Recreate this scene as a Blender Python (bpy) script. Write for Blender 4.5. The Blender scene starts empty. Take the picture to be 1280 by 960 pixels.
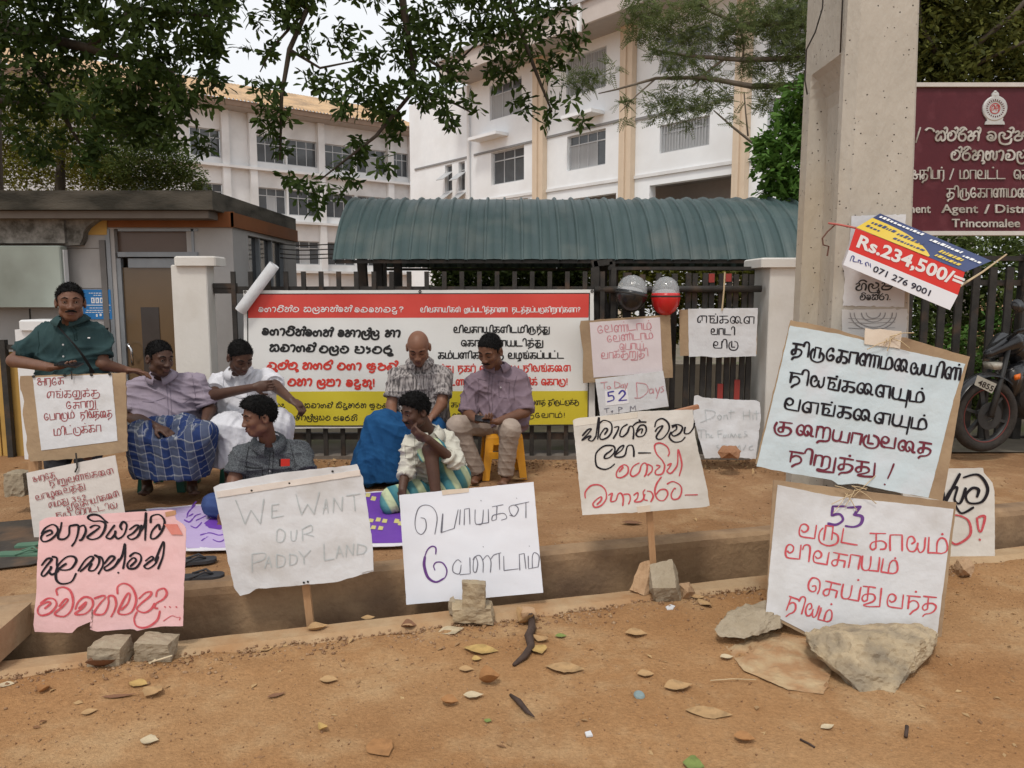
import bpy, bmesh, math, random
import numpy as np
from mathutils import Vector, Matrix, noise
R = math.radians
random.seed(7)
S = bpy.context.scene
COL = S.collection
# ------------------------------------------------------------------ camera
CAMH = 1.45
PITCH = math.atan(115/960)
CAM = Vector((0, 0, CAMH))
cd = bpy.data.cameras.new('camera'); cam = bpy.data.objects.new('camera', cd); COL.objects.link(cam)
cam.location = CAM; cam.rotation_euler = (R(90)-PITCH, 0, 0)
cd.sensor_width = 36; cd.lens = 36*960/1280; cd.clip_end = 2000; cd.clip_start = 0.05
S.camera = cam
# ------------------------------------------------------------------ light: bright overcast
SUN_EL, SUN_AZ = R(60), R(200)
w = bpy.data.worlds.new('World'); S.world = w; w.use_nodes = True
nt = w.node_tree; nt.nodes.clear()
out = nt.nodes.new('ShaderNodeOutputWorld'); bg = nt.nodes.new('ShaderNodeBackground')
sky = nt.nodes.new('ShaderNodeTexSky'); sky.sky_type = 'NISHITA'; sky.sun_disc = False
sky.sun_elevation = SUN_EL; sky.sun_rotation = SUN_AZ; sky.dust_density = 6; sky.air_density = 1.5
# cloud layer: overcast grey-white, very soft variation
tc = nt.nodes.new('ShaderNodeTexCoord'); nz = nt.nodes.new('ShaderNodeTexNoise')
nz.inputs['Scale'].default_value = 1.6; nz.inputs['Detail'].default_value = 4
cr = nt.nodes.new('ShaderNodeValToRGB')
cr.color_ramp.elements[0].position = .3; cr.color_ramp.elements[0].color = (7.6, 7.8, 8.1, 1)
cr.color_ramp.elements[1].position = .75; cr.color_ramp.elements[1].color = (9.0, 9.05, 9.1, 1)
mx = nt.nodes.new('ShaderNodeMixRGB'); mx.inputs[0].default_value = .86
nt.links.new(tc.outputs['Generated'], nz.inputs['Vector']); nt.links.new(nz.outputs['Fac'], cr.inputs[0])
nt.links.new(sky.outputs[0], mx.inputs[1]); nt.links.new(cr.outputs[0], mx.inputs[2])
nt.links.new(mx.outputs[0], bg.inputs[0]); bg.inputs[1].default_value = 0.11
nt.links.new(bg.outputs[0], out.inputs[0])
sd = bpy.data.lights.new('sun', 'SUN'); sun = bpy.data.objects.new('sun', sd); COL.objects.link(sun)
sd.energy = 1.5; sd.angle = R(10); sd.color = (1, .95, .87)
sun.rotation_euler = (R(90)-SUN_EL, 0, math.pi-SUN_AZ+math.pi)
# sun_rotation measured clockwise from +Y; point the lamp from that direction
sdir = Vector((math.sin(SUN_AZ)*math.cos(SUN_EL), math.cos(SUN_AZ)*math.cos(SUN_EL), math.sin(SUN_EL)))
sun.rotation_euler = sdir.to_track_quat('Z', 'Y').to_euler()
S.view_settings.view_transform = 'Standard'; S.view_settings.look = 'None'
S.view_settings.exposure = 0.18; S.view_settings.gamma = 1
S.cycles.max_bounces = 6; S.cycles.transparent_max_bounces = 12
# ------------------------------------------------------------------ pixel (1280x960 of the photo) -> world
CP, SP = math.cos(PITCH), math.sin(PITCH)
def ray(px, py):
    x = (px-640)/960; y = (480-py)/960
    return Vector((x, CP+SP*y, -SP+CP*y))
def PY(px, py, Y):
    d = ray(px, py); return CAM+d*(Y/d.y)
def PZ(px, py, z=0):
    d = ray(px, py); return CAM+d*((z-CAMH)/d.z)
def PPL(px, py, p, n):
    d = ray(px, py); return CAM+d*((Vector(p)-CAM).dot(n)/d.dot(n))
# ------------------------------------------------------------------ object helpers
def link(o, parent=None):
    COL.objects.link(o)
    if parent is not None:
        o.parent = parent
    return o
def tag(o, label=None, cat=None, group=None, kind=None):
    if label: o['label'] = label
    if cat: o['category'] = cat
    if group: o['group'] = group
    if kind: o['kind'] = kind
    return o
def thing(name, loc, label, cat, group=None):
    o = bpy.data.objects.new(name, None); o.empty_display_size = .1
    COL.objects.link(o); o.location = loc
    return tag(o, label, cat, group)
def wloc(o):
    v = Vector((0, 0, 0))
    while o is not None:
        v += o.location; o = o.parent
    return v
def mkobj(name, verts, faces, m, parent=None, smooth=False, base=None):
    """mesh object from world-space verts; children are stored relative to their (unrotated) parents"""
    off = wloc(parent) if parent is not None else Vector(base if base is not None else (0, 0, 0))
    me = bpy.data.meshes.new(name)
    me.from_pydata([(v[0]-off[0], v[1]-off[1], v[2]-off[2]) for v in verts], [], faces)
    me.materials.append(m)
    if smooth: me.shade_smooth()
    o = bpy.data.objects.new(name, me); link(o, parent)
    if parent is None and base is not None: o.location = base
    return o
class MB:
    def __init__(s): s.v = []; s.f = []; s.mk = []
    def mark(s): s.mk.append((len(s.v), len(s.f)))
    def add(s, vs, fs):
        n = len(s.v); s.v += [tuple(v) for v in vs]; s.f += [tuple(i+n for i in f) for f in fs]; return s
    def box(s, x0, x1, y0, y1, z0, z1, ch=0):
        if ch <= 0:
            return s.add([(x0,y0,z0),(x1,y0,z0),(x1,y1,z0),(x0,y1,z0),(x0,y0,z1),(x1,y0,z1),(x1,y1,z1),(x0,y1,z1)],
                     [(0,3,2,1),(4,5,6,7),(0,1,5,4),(1,2,6,5),(2,3,7,6),(3,0,4,7)])
        c = ch  # chamfer of vertical edges + top
        ring = lambda d, z: [(x0+d+c,y0+d,z),(x1-d-c,y0+d,z),(x1-d,y0+d+c,z),(x1-d,y1-d-c,z),(x1-d-c,y1-d,z),(x0+d+c,y1-d,z),(x0+d,y1-d-c,z),(x0+d,y0+d+c,z)]
        vs = ring(0, z0)+ring(0, z1-c)+ring(c, z1)
        fs = [tuple(range(7,-1,-1)), tuple(range(16,24))]
        for k in (0, 8):
            for i in range(8): fs.append((k+i, k+(i+1)%8, k+8+(i+1)%8, k+8+i))
        return s.add(vs, fs)
    def hexa(s, p):   # 8 points bottom 4 then top 4
        return s.add(p, [(0,3,2,1),(4,5,6,7),(0,1,5,4),(1,2,6,5),(2,3,7,6),(3,0,4,7)])
    def obox(s, c, ax, ay, az):  # centre and half axes
        c, ax, ay, az = map(Vector, (c, ax, ay, az))
        return s.hexa([c-ax-ay-az, c+ax-ay-az, c+ax+ay-az, c-ax+ay-az, c-ax-ay+az, c+ax-ay+az, c+ax+ay+az, c-ax+ay+az])
    def bar(s, a, b, wx, wy=None):
        a, b = Vector(a), Vector(b); d = (b-a); L = d.length; d.normalize()
        up = Vector((0,0,1)) if abs(d.z) < .9 else Vector((0,1,0))
        u = d.cross(up).normalized(); v = u.cross(d)
        return s.obox((a+b)/2, u*wx/2, d*L/2, v*(wy or wx)/2)
    def tube(s, pts, rad, n=6, cap=True):
        pts = [Vector(p) for p in pts]; m = len(pts)
        rr = rad if hasattr(rad, '__len__') else [rad]*m
        base = len(s.v); ref = None
        for i, p in enumerate(pts):
            d = (pts[min(i+1, m-1)]-pts[max(i-1, 0)]).normalized()
            if ref is None: ref = Vector((0,0,1)) if abs(d.z) < .9 else Vector((1,0,0))
            u = d.cross(ref).normalized(); v = u.cross(d).normalized(); ref = v if abs(v.dot(d)) < .9 else ref
            for k in range(n):
                a = 2*math.pi*k/n; q = p+(u*math.cos(a)+v*math.sin(a))*rr[i]; s.v.append(tuple(q))
        for i in range(m-1):
            for k in range(n):
                a = base+i*n+k; b = base+i*n+(k+1)%n; s.f.append((a, b, b+n, a+n))
        if cap:
            s.f.append(tuple(base+k for k in range(n-1, -1, -1))); s.f.append(tuple(base+(m-1)*n+k for k in range(n)))
        return s
    def lathe(s, c, prof, n=16, axis=Vector((0,0,1)), sx=1, sy=1):
        q = Vector((0,0,1)).rotation_difference(Vector(axis)); base = len(s.v)
        for r, z in prof:
            for k in range(n):
                a = 2*math.pi*k/n; s.v.append(tuple(Vector(c)+q @ Vector((r*math.cos(a)*sx, r*math.sin(a)*sy, z))))
        for i in range(len(prof)-1):
            for k in range(n):
                a = base+i*n+k; b = base+i*n+(k+1)%n; s.f.append((a, b, b+n, a+n))
        return s
    def prism(s, poly, d):  # polygon (world pts) extruded by d
        n = len(poly); d = Vector(d); vs = [Vector(p) for p in poly]; vs = vs+[p+d for p in vs]
        fs = [tuple(range(n-1, -1, -1)), tuple(range(n, 2*n))]+[(i, (i+1) % n, (i+1) % n+n, i+n) for i in range(n)]
        return s.add(vs, fs)
    def go(s, name, m, parent=None, smooth=False, base=None):
        if len(s.mk) > 1 and parent is not None:   # one object per written line
            mk = [q for q in s.mk]+[(len(s.v), len(s.f))]; mk[0] = (0, 0); o = None
            for (v0, f0), (v1, f1) in zip(mk, mk[1:]):
                if v1 > v0: o = mkobj(name, s.v[v0:v1], [tuple(i-v0 for i in f) for f in s.f[f0:f1]], m, parent, smooth)
            return o
        return mkobj(name, s.v, s.f, m, parent, smooth, base)
# ------------------------------------------------------------------ materials
def _nn(nt, t, **k):
    n = nt.nodes.new(t)
    for a, b in k.items(): setattr(n, a, b)
    return n
MATS = {}
def mat(name, c, c2=None, sc=8, rough=.8, bump=0, bsc=None, c3=None, sc3=1.5, f3=.5, metal=0, spec=.3, trans=0, detail=6, sheen=0, stretch=None, contrast=.25, alpha=1):
    if name in MATS: return MATS[name]
    m = bpy.data.materials.new(name); m.use_nodes = True; nt = m.node_tree
    b = nt.nodes['Principled BSDF']; b.inputs['Roughness'].default_value = rough
    b.inputs['Metallic'].default_value = metal; b.inputs['Specular IOR Level'].default_value = spec
    b.inputs['Base Color'].default_value = (*c, 1)
    if trans: b.inputs['Transmission Weight'].default_value = trans
    if alpha < 1: b.inputs['Alpha'].default_value = alpha
    tc = _nn(nt, 'ShaderNodeTexCoord'); src = tc.outputs['Object']
    if stretch:
        mp = _nn(nt, 'ShaderNodeMapping'); mp.inputs['Scale'].default_value = stretch
        nt.links.new(src, mp.inputs[0]); src = mp.outputs[0]
    if c2 is not None:
        nz = _nn(nt, 'ShaderNodeTexNoise'); nz.inputs['Scale'].default_value = sc; nz.inputs['Detail'].default_value = detail; nz.inputs['Roughness'].default_value = .65
        nt.links.new(src, nz.inputs['Vector'])
        r = _nn(nt, 'ShaderNodeValToRGB'); r.color_ramp.elements[0].position = .5-contrast; r.color_ramp.elements[1].position = .5+contrast
        r.color_ramp.elements[0].color = (*c, 1); r.color_ramp.elements[1].color = (*c2, 1)
        nt.links.new(nz.outputs['Fac'], r.inputs[0]); o = r.outputs[0]
        if c3 is not None:
            n3 = _nn(nt, 'ShaderNodeTexNoise'); n3.inputs['Scale'].default_value = sc3; n3.inputs['Detail'].default_value = 5
            nt.links.new(src, n3.inputs['Vector'])
            r3 = _nn(nt, 'ShaderNodeValToRGB'); r3.color_ramp.elements[0].position = 1-f3-.12; r3.color_ramp.elements[1].position = min(1, 1-f3+.12)
            r3.color_ramp.elements[0].color = (0,0,0,1); r3.color_ramp.elements[1].color = (1,1,1,1)
            nt.links.new(n3.outputs['Fac'], r3.inputs[0])
            m3 = _nn(nt, 'ShaderNodeMixRGB'); m3.inputs[2].default_value = (*c3, 1)
            nt.links.new(r3.outputs[0], m3.inputs[0]); nt.links.new(o, m3.inputs[1]); o = m3.outputs[0]
        nt.links.new(o, b.inputs['Base Color'])
    if bump:
        bz = _nn(nt, 'ShaderNodeTexNoise'); bz.inputs['Scale'].default_value = bsc or sc*2; bz.inputs['Detail'].default_value = 7
        nt.links.new(src, bz.inputs['Vector'])
        bp = _nn(nt, 'ShaderNodeBump'); bp.inputs['Strength'].default_value = min(1, bump); bp.inputs['Distance'].default_value = .01*max(1, bump)
        nt.links.new(bz.outputs['Fac'], bp.inputs['Height']); nt.links.new(bp.outputs[0], b.inputs['Normal'])
    MATS[name] = m; return m
# ================================================================== SETTING: ground, kerb, drain
def dirt_mat(name, base, dark, pale):
    m = bpy.data.materials.new(name); m.use_nodes = True; nt = m.node_tree; b = nt.nodes['Principled BSDF']
    b.inputs['Roughness'].default_value = .95; b.inputs['Specular IOR Level'].default_value = .1
    tc = _nn(nt, 'ShaderNodeTexCoord'); V = tc.outputs['Object']
    def N(sc, det=8, rough=.65):
        n = _nn(nt, 'ShaderNodeTexNoise'); n.inputs['Scale'].default_value = sc; n.inputs['Detail'].default_value = det; n.inputs['Roughness'].default_value = rough
        nt.links.new(V, n.inputs['Vector']); return n.outputs['Fac']
    def ramp(src, p0, p1, a, c):
        r = _nn(nt, 'ShaderNodeValToRGB'); r.color_ramp.elements[0].position = p0; r.color_ramp.elements[1].position = p1
        r.color_ramp.elements[0].color = a; r.color_ramp.elements[1].color = c; nt.links.new(src, r.inputs[0]); return r.outputs[0]
    def mix(f, a, c, mode='MIX'):
        x = _nn(nt, 'ShaderNodeMixRGB'); x.blend_type = mode
        for s_, i in ((f, 0), (a, 1), (c, 2)):
            if isinstance(s_, (int, float)): x.inputs[i].default_value = s_
            elif isinstance(s_, tuple): x.inputs[i].default_value = s_
            else: nt.links.new(s_, x.inputs[i])
        return x.outputs[0]
    c = ramp(N(1.3, 6), .35, .68, (*base, 1), (*pale, 1))
    c = mix(ramp(N(.7, 5), .5, .72, (0,0,0,1), (.75,.75,.75,1)), c, (*dark, 1))
    c = mix(ramp(N(2.6, 4), .52, .68, (0,0,0,1), (.6,.6,.6,1)), c, (.50,.34,.19,1))
    g = ramp(N(55, 4, .8), .3, .75, (.74,.72,.70,1), (1.18,1.16,1.13,1)); c = mix(1.0, c, g, 'MULTIPLY')
    v = _nn(nt, 'ShaderNodeTexVoronoi'); v.inputs['Scale'].default_value = 60; nt.links.new(V, v.inputs['Vector'])
    peb = ramp(v.outputs['Distance'], .10, .16, (1,1,1,1), (0,0,0,1))
    sel = ramp(v.outputs['Color'], .80, .84, (0,0,0,1), (1,1,1,1))
    pm = mix(1.0, peb, sel, 'MULTIPLY'); c = mix(pm, c, (.42,.29,.18,1))
    nt.links.new(c, b.inputs['Base Color'])
    h = mix(.35, mix(.5, N(18, 8, .75), N(5, 6, .7)), N(90, 3, .7)); 
    bp = _nn(nt, 'ShaderNodeBump'); bp.inputs['Strength'].default_value = .9; bp.inputs['Distance'].default_value = .035
    nt.links.new(h, bp.inputs['Height'])
    bp2 = _nn(nt, 'ShaderNodeBump'); bp2.inputs['Strength'].default_value = .6; bp2.inputs['Distance'].default_value = .008
    nt.links.new(pm, bp2.inputs['Height']); nt.links.new(bp.outputs[0], bp2.inputs['Normal']); nt.links.new(bp2.outputs[0], b.inputs['Normal'])
    return m
M_dirt = dirt_mat('red_dirt', (.37,.198,.088), (.265,.13,.055), (.45,.275,.14))
M_dirt2 = dirt_mat('terrace_dirt', (.33,.185,.09), (.22,.115,.06), (.41,.25,.14))
M_conc = mat('kerb_concrete', (.26,.165,.095), (.37,.25,.145), 9, .95, .7, 30, c3=(.15,.095,.06), sc3=2.2, f3=.45)
M_lip = mat('dusty_concrete', (.36,.24,.135), (.44,.31,.185), 12, .95, .6, 40, c3=(.34,.19,.09), sc3=4, f3=.45)
KA = PZ(230, 737, 0); KB = PZ(960, 667, 0)
kdir = (KB-KA).normalized(); kn = Vector((kdir.y, -kdir.x, 0))  # towards camera
NZ = -0.18                                                       # level of the near ground
def kp(s, off, z): p = KA+kdir*s+kn*off; return Vector((p.x, p.y, z))
def gh(x, y):   # near ground relief
    n = noise.noise(Vector((x*.9, y*.9, 0)))*.016+noise.noise(Vector((x*3.1, y*3.1, 4)))*.011+noise.noise(Vector((x*9, y*9, 9)))*.006
    return NZ+n
def sheet(name, xs, ys, fz, m, keep=None):
    vs = []; fs = []; W = len(xs)
    for j, y in enumerate(ys):
        for i, x in enumerate(xs): vs.append(fz(x, y))
    for j in range(len(ys)-1):
        for i in range(W-1): fs.append((j*W+i, j*W+i+1, (j+1)*W+i+1, (j+1)*W+i))
    o = mkobj(name, vs, fs, m, smooth=True); o['kind'] = 'structure'; return o
def fr(a, b, n): return [a+(b-a)*i/n for i in range(n+1)]
# near ground in kerb-aligned coordinates (s along the kerb, t towards the camera)
LIP0, LIP1 = .20, .34
def nearv(s, t):
    p = KA+kdir*s+kn*t; return (p.x, p.y, gh(p.x, p.y)-(.012 if t < LIP1+.05 else 0)+ (0.02 if .36<t<.6 else 0)*abs(noise.noise(Vector((p.x*4,p.y*4,2)))))
ss = [-400,-60,-12]+fr(-5, 7, 280)+[14, 60, 400]
tt = [LIP1-.02]+fr(LIP1+.06, 4.4, 110)+[6, 9, 20, 80, 400]
sheet('ground', ss, tt, nearv, M_dirt)
def terr(x, y, e=0): return noise.noise(Vector((x*.8, y*.8, 20)))*.012+noise.noise(Vector((x*4, y*4, 20)))*.006-.006
def terv(s, t):
    p = KA+kdir*s+kn*t; z = terr(p.x, p.y) if t < -.12 else -.004
    return (p.x, p.y, z)
sheet('terrace', [-400,-60,-12]+fr(-5, 8, 110)+[14, 60, 400], [400-800, -120, -40, -12, -7]+fr(-5.5, -.35, 50)+[-.25, -.17, -.10], terv, M_dirt2)
# kerb wall of the drain, uneven top edge
def kerb_strip(name, s0, s1, n, prof, m, amp=.006):
    vs = []; fs = []; k = len(prof)
    for i in range(n+1):
        s = s0+(s1-s0)*i/n
        for j, (o, z) in enumerate(prof):
            a = amp*noise.noise(Vector((s*3, j*3.3, 1)))+amp*.7*noise.noise(Vector((s*13, j*3.3, 5)))
            vs.append(tuple(kp(s, o+a, z+a*.8)))
    for i in range(n):
        for j in range(k-1): a = i*k+j; fs.append((a, a+1, a+k+1, a+k))
    o = mkobj(name, vs, fs, m, smooth=False); o['kind'] = 'structure'; return o
S_END = (PZ(45, 748, 0)-KA).dot(kdir)
kerb_strip('kerb', -40, 60, 900, [(-.13,-.012),(-.125,.008),(-.03,.010),(0,-.004),(.006,-.04),(.004,-.16),(.01,-.42)], M_conc, .008)
kerb_strip('drain_edge', -40, 60, 900, [(LIP0,-.42),(LIP0+.002,NZ-.03),(LIP0+.012,NZ+.012),(LIP1-.02,NZ+.016),(LIP1+.03,NZ-.005),(LIP1+.06,NZ-.05)], M_lip, .008)
kerb_strip('drain_floor', -40, 60, 100, [(0,-.27),(.1,-.275),(LIP0,-.27)], mat('drain_mud', (.06,.04,.025), (.1,.07,.045), 10, .9, .5), .004)
# slab crossing the drain at the left
q = [PZ(45, 749, 0), PZ(-10, 796, 0), PZ(-400, 830, 0), PZ(-500, 745, 0)]
mb = MB(); mb.prism([(p.x, p.y, .003) for p in q], (0, 0, -.14)); 
o = mb.go('drain_slab', mat('slab_concrete', (.30,.19,.11), (.40,.28,.17), 7, .95, .7, 30, c3=(.2,.14,.09), sc3=3, f3=.4)); o['kind'] = 'structure'

# ================================================================== BUILDINGS
M_white = mat('white_paint', (.80,.83,.86), (.86,.885,.91), 3, .85, .15, 30, c3=(.74,.75,.76), sc3=.35, f3=.40)
M_white2 = mat('aged_white_paint', (.66,.665,.67), (.76,.765,.77), 1.2, .85, .15, 30, c3=(.54,.54,.535), sc3=.5, f3=.38)
M_beige = mat('beige_paint', (.62,.50,.38), (.68,.56,.43), 3, .85, .1, 20)
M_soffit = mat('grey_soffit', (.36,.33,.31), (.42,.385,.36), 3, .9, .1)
M_frame = mat('aluminium_frame', (.45,.46,.47), (.52,.53,.54), 6, .5, metal=.3)
M_pane = mat('dark_pane', (.045,.05,.055), (.09,.10,.11), 1.1, .12, spec=.6)
M_curt = mat('pale_curtain', (.30,.31,.32), (.42,.43,.44), 1, .8, stretch=(14,14,.3))
M_band = mat('floor_groove', (.25,.25,.25))
M_tile = None
def tile_mat():
    m = mat('terracotta_tiles', (.46,.30,.17), (.58,.42,.26), 1.4, .85, c3=(.30,.22,.15), sc3=.9, f3=.42)
    return m
M_tile = tile_mat()
class Wall:
    """a vertical facade through pixel px0 at distance Y0 whose horizontals vanish at pixel vx"""
    def __init__(s, px0, Y0, vx, sgn):
        s.o = PY(px0, 365, Y0); s.o.z = 0
        s.d = Vector(((vx-640)/960, 1, 0)).normalized()*sgn
        s.n = Vector((s.d.y, -s.d.x, 0))
        if s.n.dot(CAM-s.o) < 0: s.n = -s.n
    def sz(s, px, py):
        p = PPL(px, py, s.o, s.n); return (p-s.o).dot(s.d), p.z
    def P(s, a, z, off=0): p = s.o+s.d*a+s.n*off; return Vector((p.x, p.y, z))
    def box(s, mb, a0, a1, z0, z1, o0, o1):
        P = s.P
        mb.hexa([P(a0,z0,o1), P(a1,z0,o1), P(a1,z0,o0), P(a0,z0,o0), P(a0,z1,o1), P(a1,z1,o1), P(a1,z1,o0), P(a0,z1,o0)]); return mb
def facade(W, name, m, parent, a0, a1, z0, z1, holes, thick=.35):
    """wall with window openings: rectangular grid minus the holes, given depth"""
    A = sorted({a0, a1, *[h[0] for h in holes], *[h[1] for h in holes]}); Z = sorted({z0, z1, *[h[2] for h in holes], *[h[3] for h in holes]})
    mb = MB()
    for i in range(len(A)-1):
        for j in range(len(Z)-1):
            ca = (A[i]+A[i+1])/2; cz = (Z[j]+Z[j+1])/2
            if any(h[0] < ca < h[1] and h[2] < cz < h[3] for h in holes): continue
            n = len(mb.v); mb.v += [tuple(W.P(A[i],Z[j])), tuple(W.P(A[i+1],Z[j])), tuple(W.P(A[i+1],Z[j+1])), tuple(W.P(A[i],Z[j+1]))]; mb.f.append((n, n+1, n+2, n+3))
    for h in holes:
        for (p, q_) in (((h[0],h[2]),(h[1],h[2])), ((h[1],h[2]),(h[1],h[3])), ((h[1],h[3]),(h[0],h[3])), ((h[0],h[3]),(h[0],h[2]))):
            n = len(mb.v); mb.v += [tuple(W.P(*p)), tuple(W.P(*q_)), tuple(W.P(*q_, -thick)), tuple(W.P(*p, -thick))]; mb.f.append((n, n+1, n+2, n+3))
    return mb.go(name, m, parent)
def window(W, parent, h, cols, trans=.28, curtains=0, dark=(), slats=False):
    a0, a1, z0, z1 = h; d = -.16
    mb = MB(); t = .06
    W.box(mb, a0, a1, z0, z0+t, d-.04, d+.03); W.box(mb, a0, a1, z1-t, z1, d-.04, d+.03)
    W.box(mb, a0, a0+t, z0+t, z1-t, d-.04, d+.03); W.box(mb, a1-t, a1, z0+t, z1-t, d-.04, d+.03)
    fr_ = mb.go('window', M_frame, parent)
    zt = z1-(z1-z0)*trans
    m2 = MB(); W.box(m2, a0+t, a1-t, zt-.025, zt+.025, d-.035, d+.025); m2.go('transom', M_frame, fr_)
    for k in range(cols):
        x0 = a0+t+(a1-a0-2*t)*k/cols; x1 = a0+t+(a1-a0-2*t)*(k+1)/cols
        if k: W.box(MB(), 0,0,0,0,0,0); m3 = W.box(MB(), x0-.02, x0+.02, z0+t, z1-t, d-.033, d+.022); m3.go('mullion', M_frame, fr_)
        isd = (k in dark)
        mm = M_pane if (isd or not curtains) else M_curt
        W.box(MB(), x0+.025, x1-.025, z0+t, zt-.025, d-.012, d-.004).go('pane', mm, fr_)
        W.box(MB(), x0+.025, x1-.025, zt+.025, z1-t, d-.012, d-.004).go('pane', M_curt if curtains > 1 else M_pane, fr_)
    if slats:
        m4 = MB()
        n = 16
        for k in range(n+1):
            x = a0+t+(a1-a0-2*t)*k/n; W.box(m4, x-.012, x+.012, z0+t, z1-t, -.06, -.035)
        m4.go('window_grille', M_frame, fr_)
    return fr_
# ---- right wing
RW = Wall(733, 33, -130, -1)      # d runs towards the right / the camera
BR = thing('office_building', RW.P(0, 0), 'large white multi-storey office block with beige pilasters, right of the tiled wing', 'building')
def rect(W, xl, ytl, ybl, xr): a0, z1 = W.sz(xl, ytl); _, z0 = W.sz(xl, ybl); a1, _ = W.sz(xr, ytl); return [a0, a1, z0, z1]
r_holes = [(rect(RW, 612, 108, 151, 652), 3, 1, ()), (rect(RW, 614, 191, 232, 655), 3, 0, ()), (rect(RW, 708, 74, 122, 758), 3, 2, ()),
           (rect(RW, 709, 171, 214, 757), 4, 1, (3,)), (rect(RW, 825, 157, 192, 887), 3, 2, ()), (rect(RW, 826, 46, 92, 890), 4, 1, ()),
           (rect(RW, 960, 10, 70, 1030), 4, 1, ()), (rect(RW, 960, 125, 170, 1030), 4, 2, ()),
           (rect(RW, 556, 207, 240, 565), 1, 0, ()), (rect(RW, 573, 203, 239, 581), 1, 0, ())]
for h, *_ in r_holes: h[0], h[1] = min(h[0], h[1]), max(h[0], h[1])
aL = RW.sz(514, 300)[0]; aR = RW.sz(1180, 300)[0]
zE = RW.sz(735, 52)[1]; zG = RW.sz(860, 226)[1]
gf = [rect(RW, 812, 232, 300, 920), rect(RW, 560, 262, 330, 660), rect(RW, 690, 252, 330, 770)]
facade(RW, 'wall', M_white, BR, aL, aR, 0, zE, [h for h, *_ in r_holes]+gf)
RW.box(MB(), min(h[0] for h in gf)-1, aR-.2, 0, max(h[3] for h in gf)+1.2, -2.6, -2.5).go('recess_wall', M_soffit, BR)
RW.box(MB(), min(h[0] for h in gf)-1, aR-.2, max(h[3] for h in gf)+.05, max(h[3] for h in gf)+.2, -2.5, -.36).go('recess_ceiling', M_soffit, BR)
for h, cols, cu, dk in r_holes: window(RW, BR, h, cols, curtains=cu, dark=dk, slats=(cu == 2))
end = MB(); end.add([RW.P(aL,0), RW.P(aL,0,-14), RW.P(aL,zE,-14), RW.P(aL,zE)], [(0,1,2,3)]); end.go('end_wall', M_white2, BR)
for (xa, xb) in ((671, 684), (779, 794), (921, 937), (1080, 1098)):
    a0, _ = RW.sz(xa, 200); a1, _ = RW.sz(xb, 200)
    RW.box(MB(), a0, a1, 0, zE-.02, .01, .28).go('pilaster', M_beige, BR)
    RW.box(MB(), (a0+a1)/2-.05, (a0+a1)/2+.05, 0, zE-.02, .285, .36).go('downpipe', M_beige, BR)
a_, _ = RW.sz(588, 200); MB().tube([RW.P(a_, 0, .12), RW.P(a_, zE-.1, .12)], .08, 8).go('downpipe', M_white2, BR)
for (xa, ya, xb) in ((519, 212, 585), (593, 194, 671), (684, 172, 779), (794, 150, 921)):
    a0, z = RW.sz(xa, ya); a1, _ = RW.sz(xb, ya)
    RW.box(MB(), a0, a1, z-.05, z+.05, .005, .05).go('string_course', M_band, BR)
a0, z = RW.sz(600, 236); a1, _ = RW.sz(1180, 236); z = RW.sz(800, 221)[1]
RW.box(MB(), a0, a1, z-.06, z+.06, .005, .07).go('string_course', M_white2, BR)
for (xa, ya, xb) in ((603, 174, 632), (721, 147, 751)):
    a0, z = RW.sz(xa, ya); a1, _ = RW.sz(xb, ya); RW.box(MB(), a0-.2, a1+.2, z-.14, z, .01, .75).go('sunshade', M_white, BR)
for (xc) in (560.5, 577):   # open awning sashes of the two narrow windows
    a, z = RW.sz(xc, 216)
    for dz in (0, -1.0):
        mb = MB(); mb.hexa([RW.P(a-.35,z+dz,-.02), RW.P(a+.35,z+dz,-.02), RW.P(a+.35,z+dz-.42,.55), RW.P(a-.35,z+dz-.42,.55), RW.P(a-.35,z+dz+.04,-.02), RW.P(a+.35,z+dz+.04,-.02), RW.P(a+.35,z+dz-.38,.55), RW.P(a-.35,z+dz-.38,.55)])
        mb.go('awning_sash', M_frame, BR)
# eaves
aE = RW.sz(585, 90)[0]
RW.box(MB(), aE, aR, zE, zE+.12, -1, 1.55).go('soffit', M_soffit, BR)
RW.box(MB(), aE-.05, aR, zE-.05, zE+.75, 1.55, 1.68).go('fascia', mat('fascia_paint', (.50,.45,.42), (.58,.53,.5), 2, .8), BR)
RW.box(MB(), aE-.05, aR, zE+.75, zE+.95, 1.45, 1.82).go('gutter', mat('gutter_grey', (.40,.40,.42), (.5,.5,.52), 2, .6), BR)
mb = MB(); mb.add([RW.P(aE,zE+.9,1.7), RW.P(aR,zE+.9,1.7), RW.P(aR,zE+3.2,-6), RW.P(aE,zE+3.2,-6)], [(0,1,2,3)]); mb.go('roof', M_tile, BR)
RW.box(MB(), RW.sz(764,20)[0]-.08, RW.sz(764,20)[0]+.08, zE-.3, zE+.8, 1.69, 1.8).go('fascia_pipe', M_white, BR)
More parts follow.
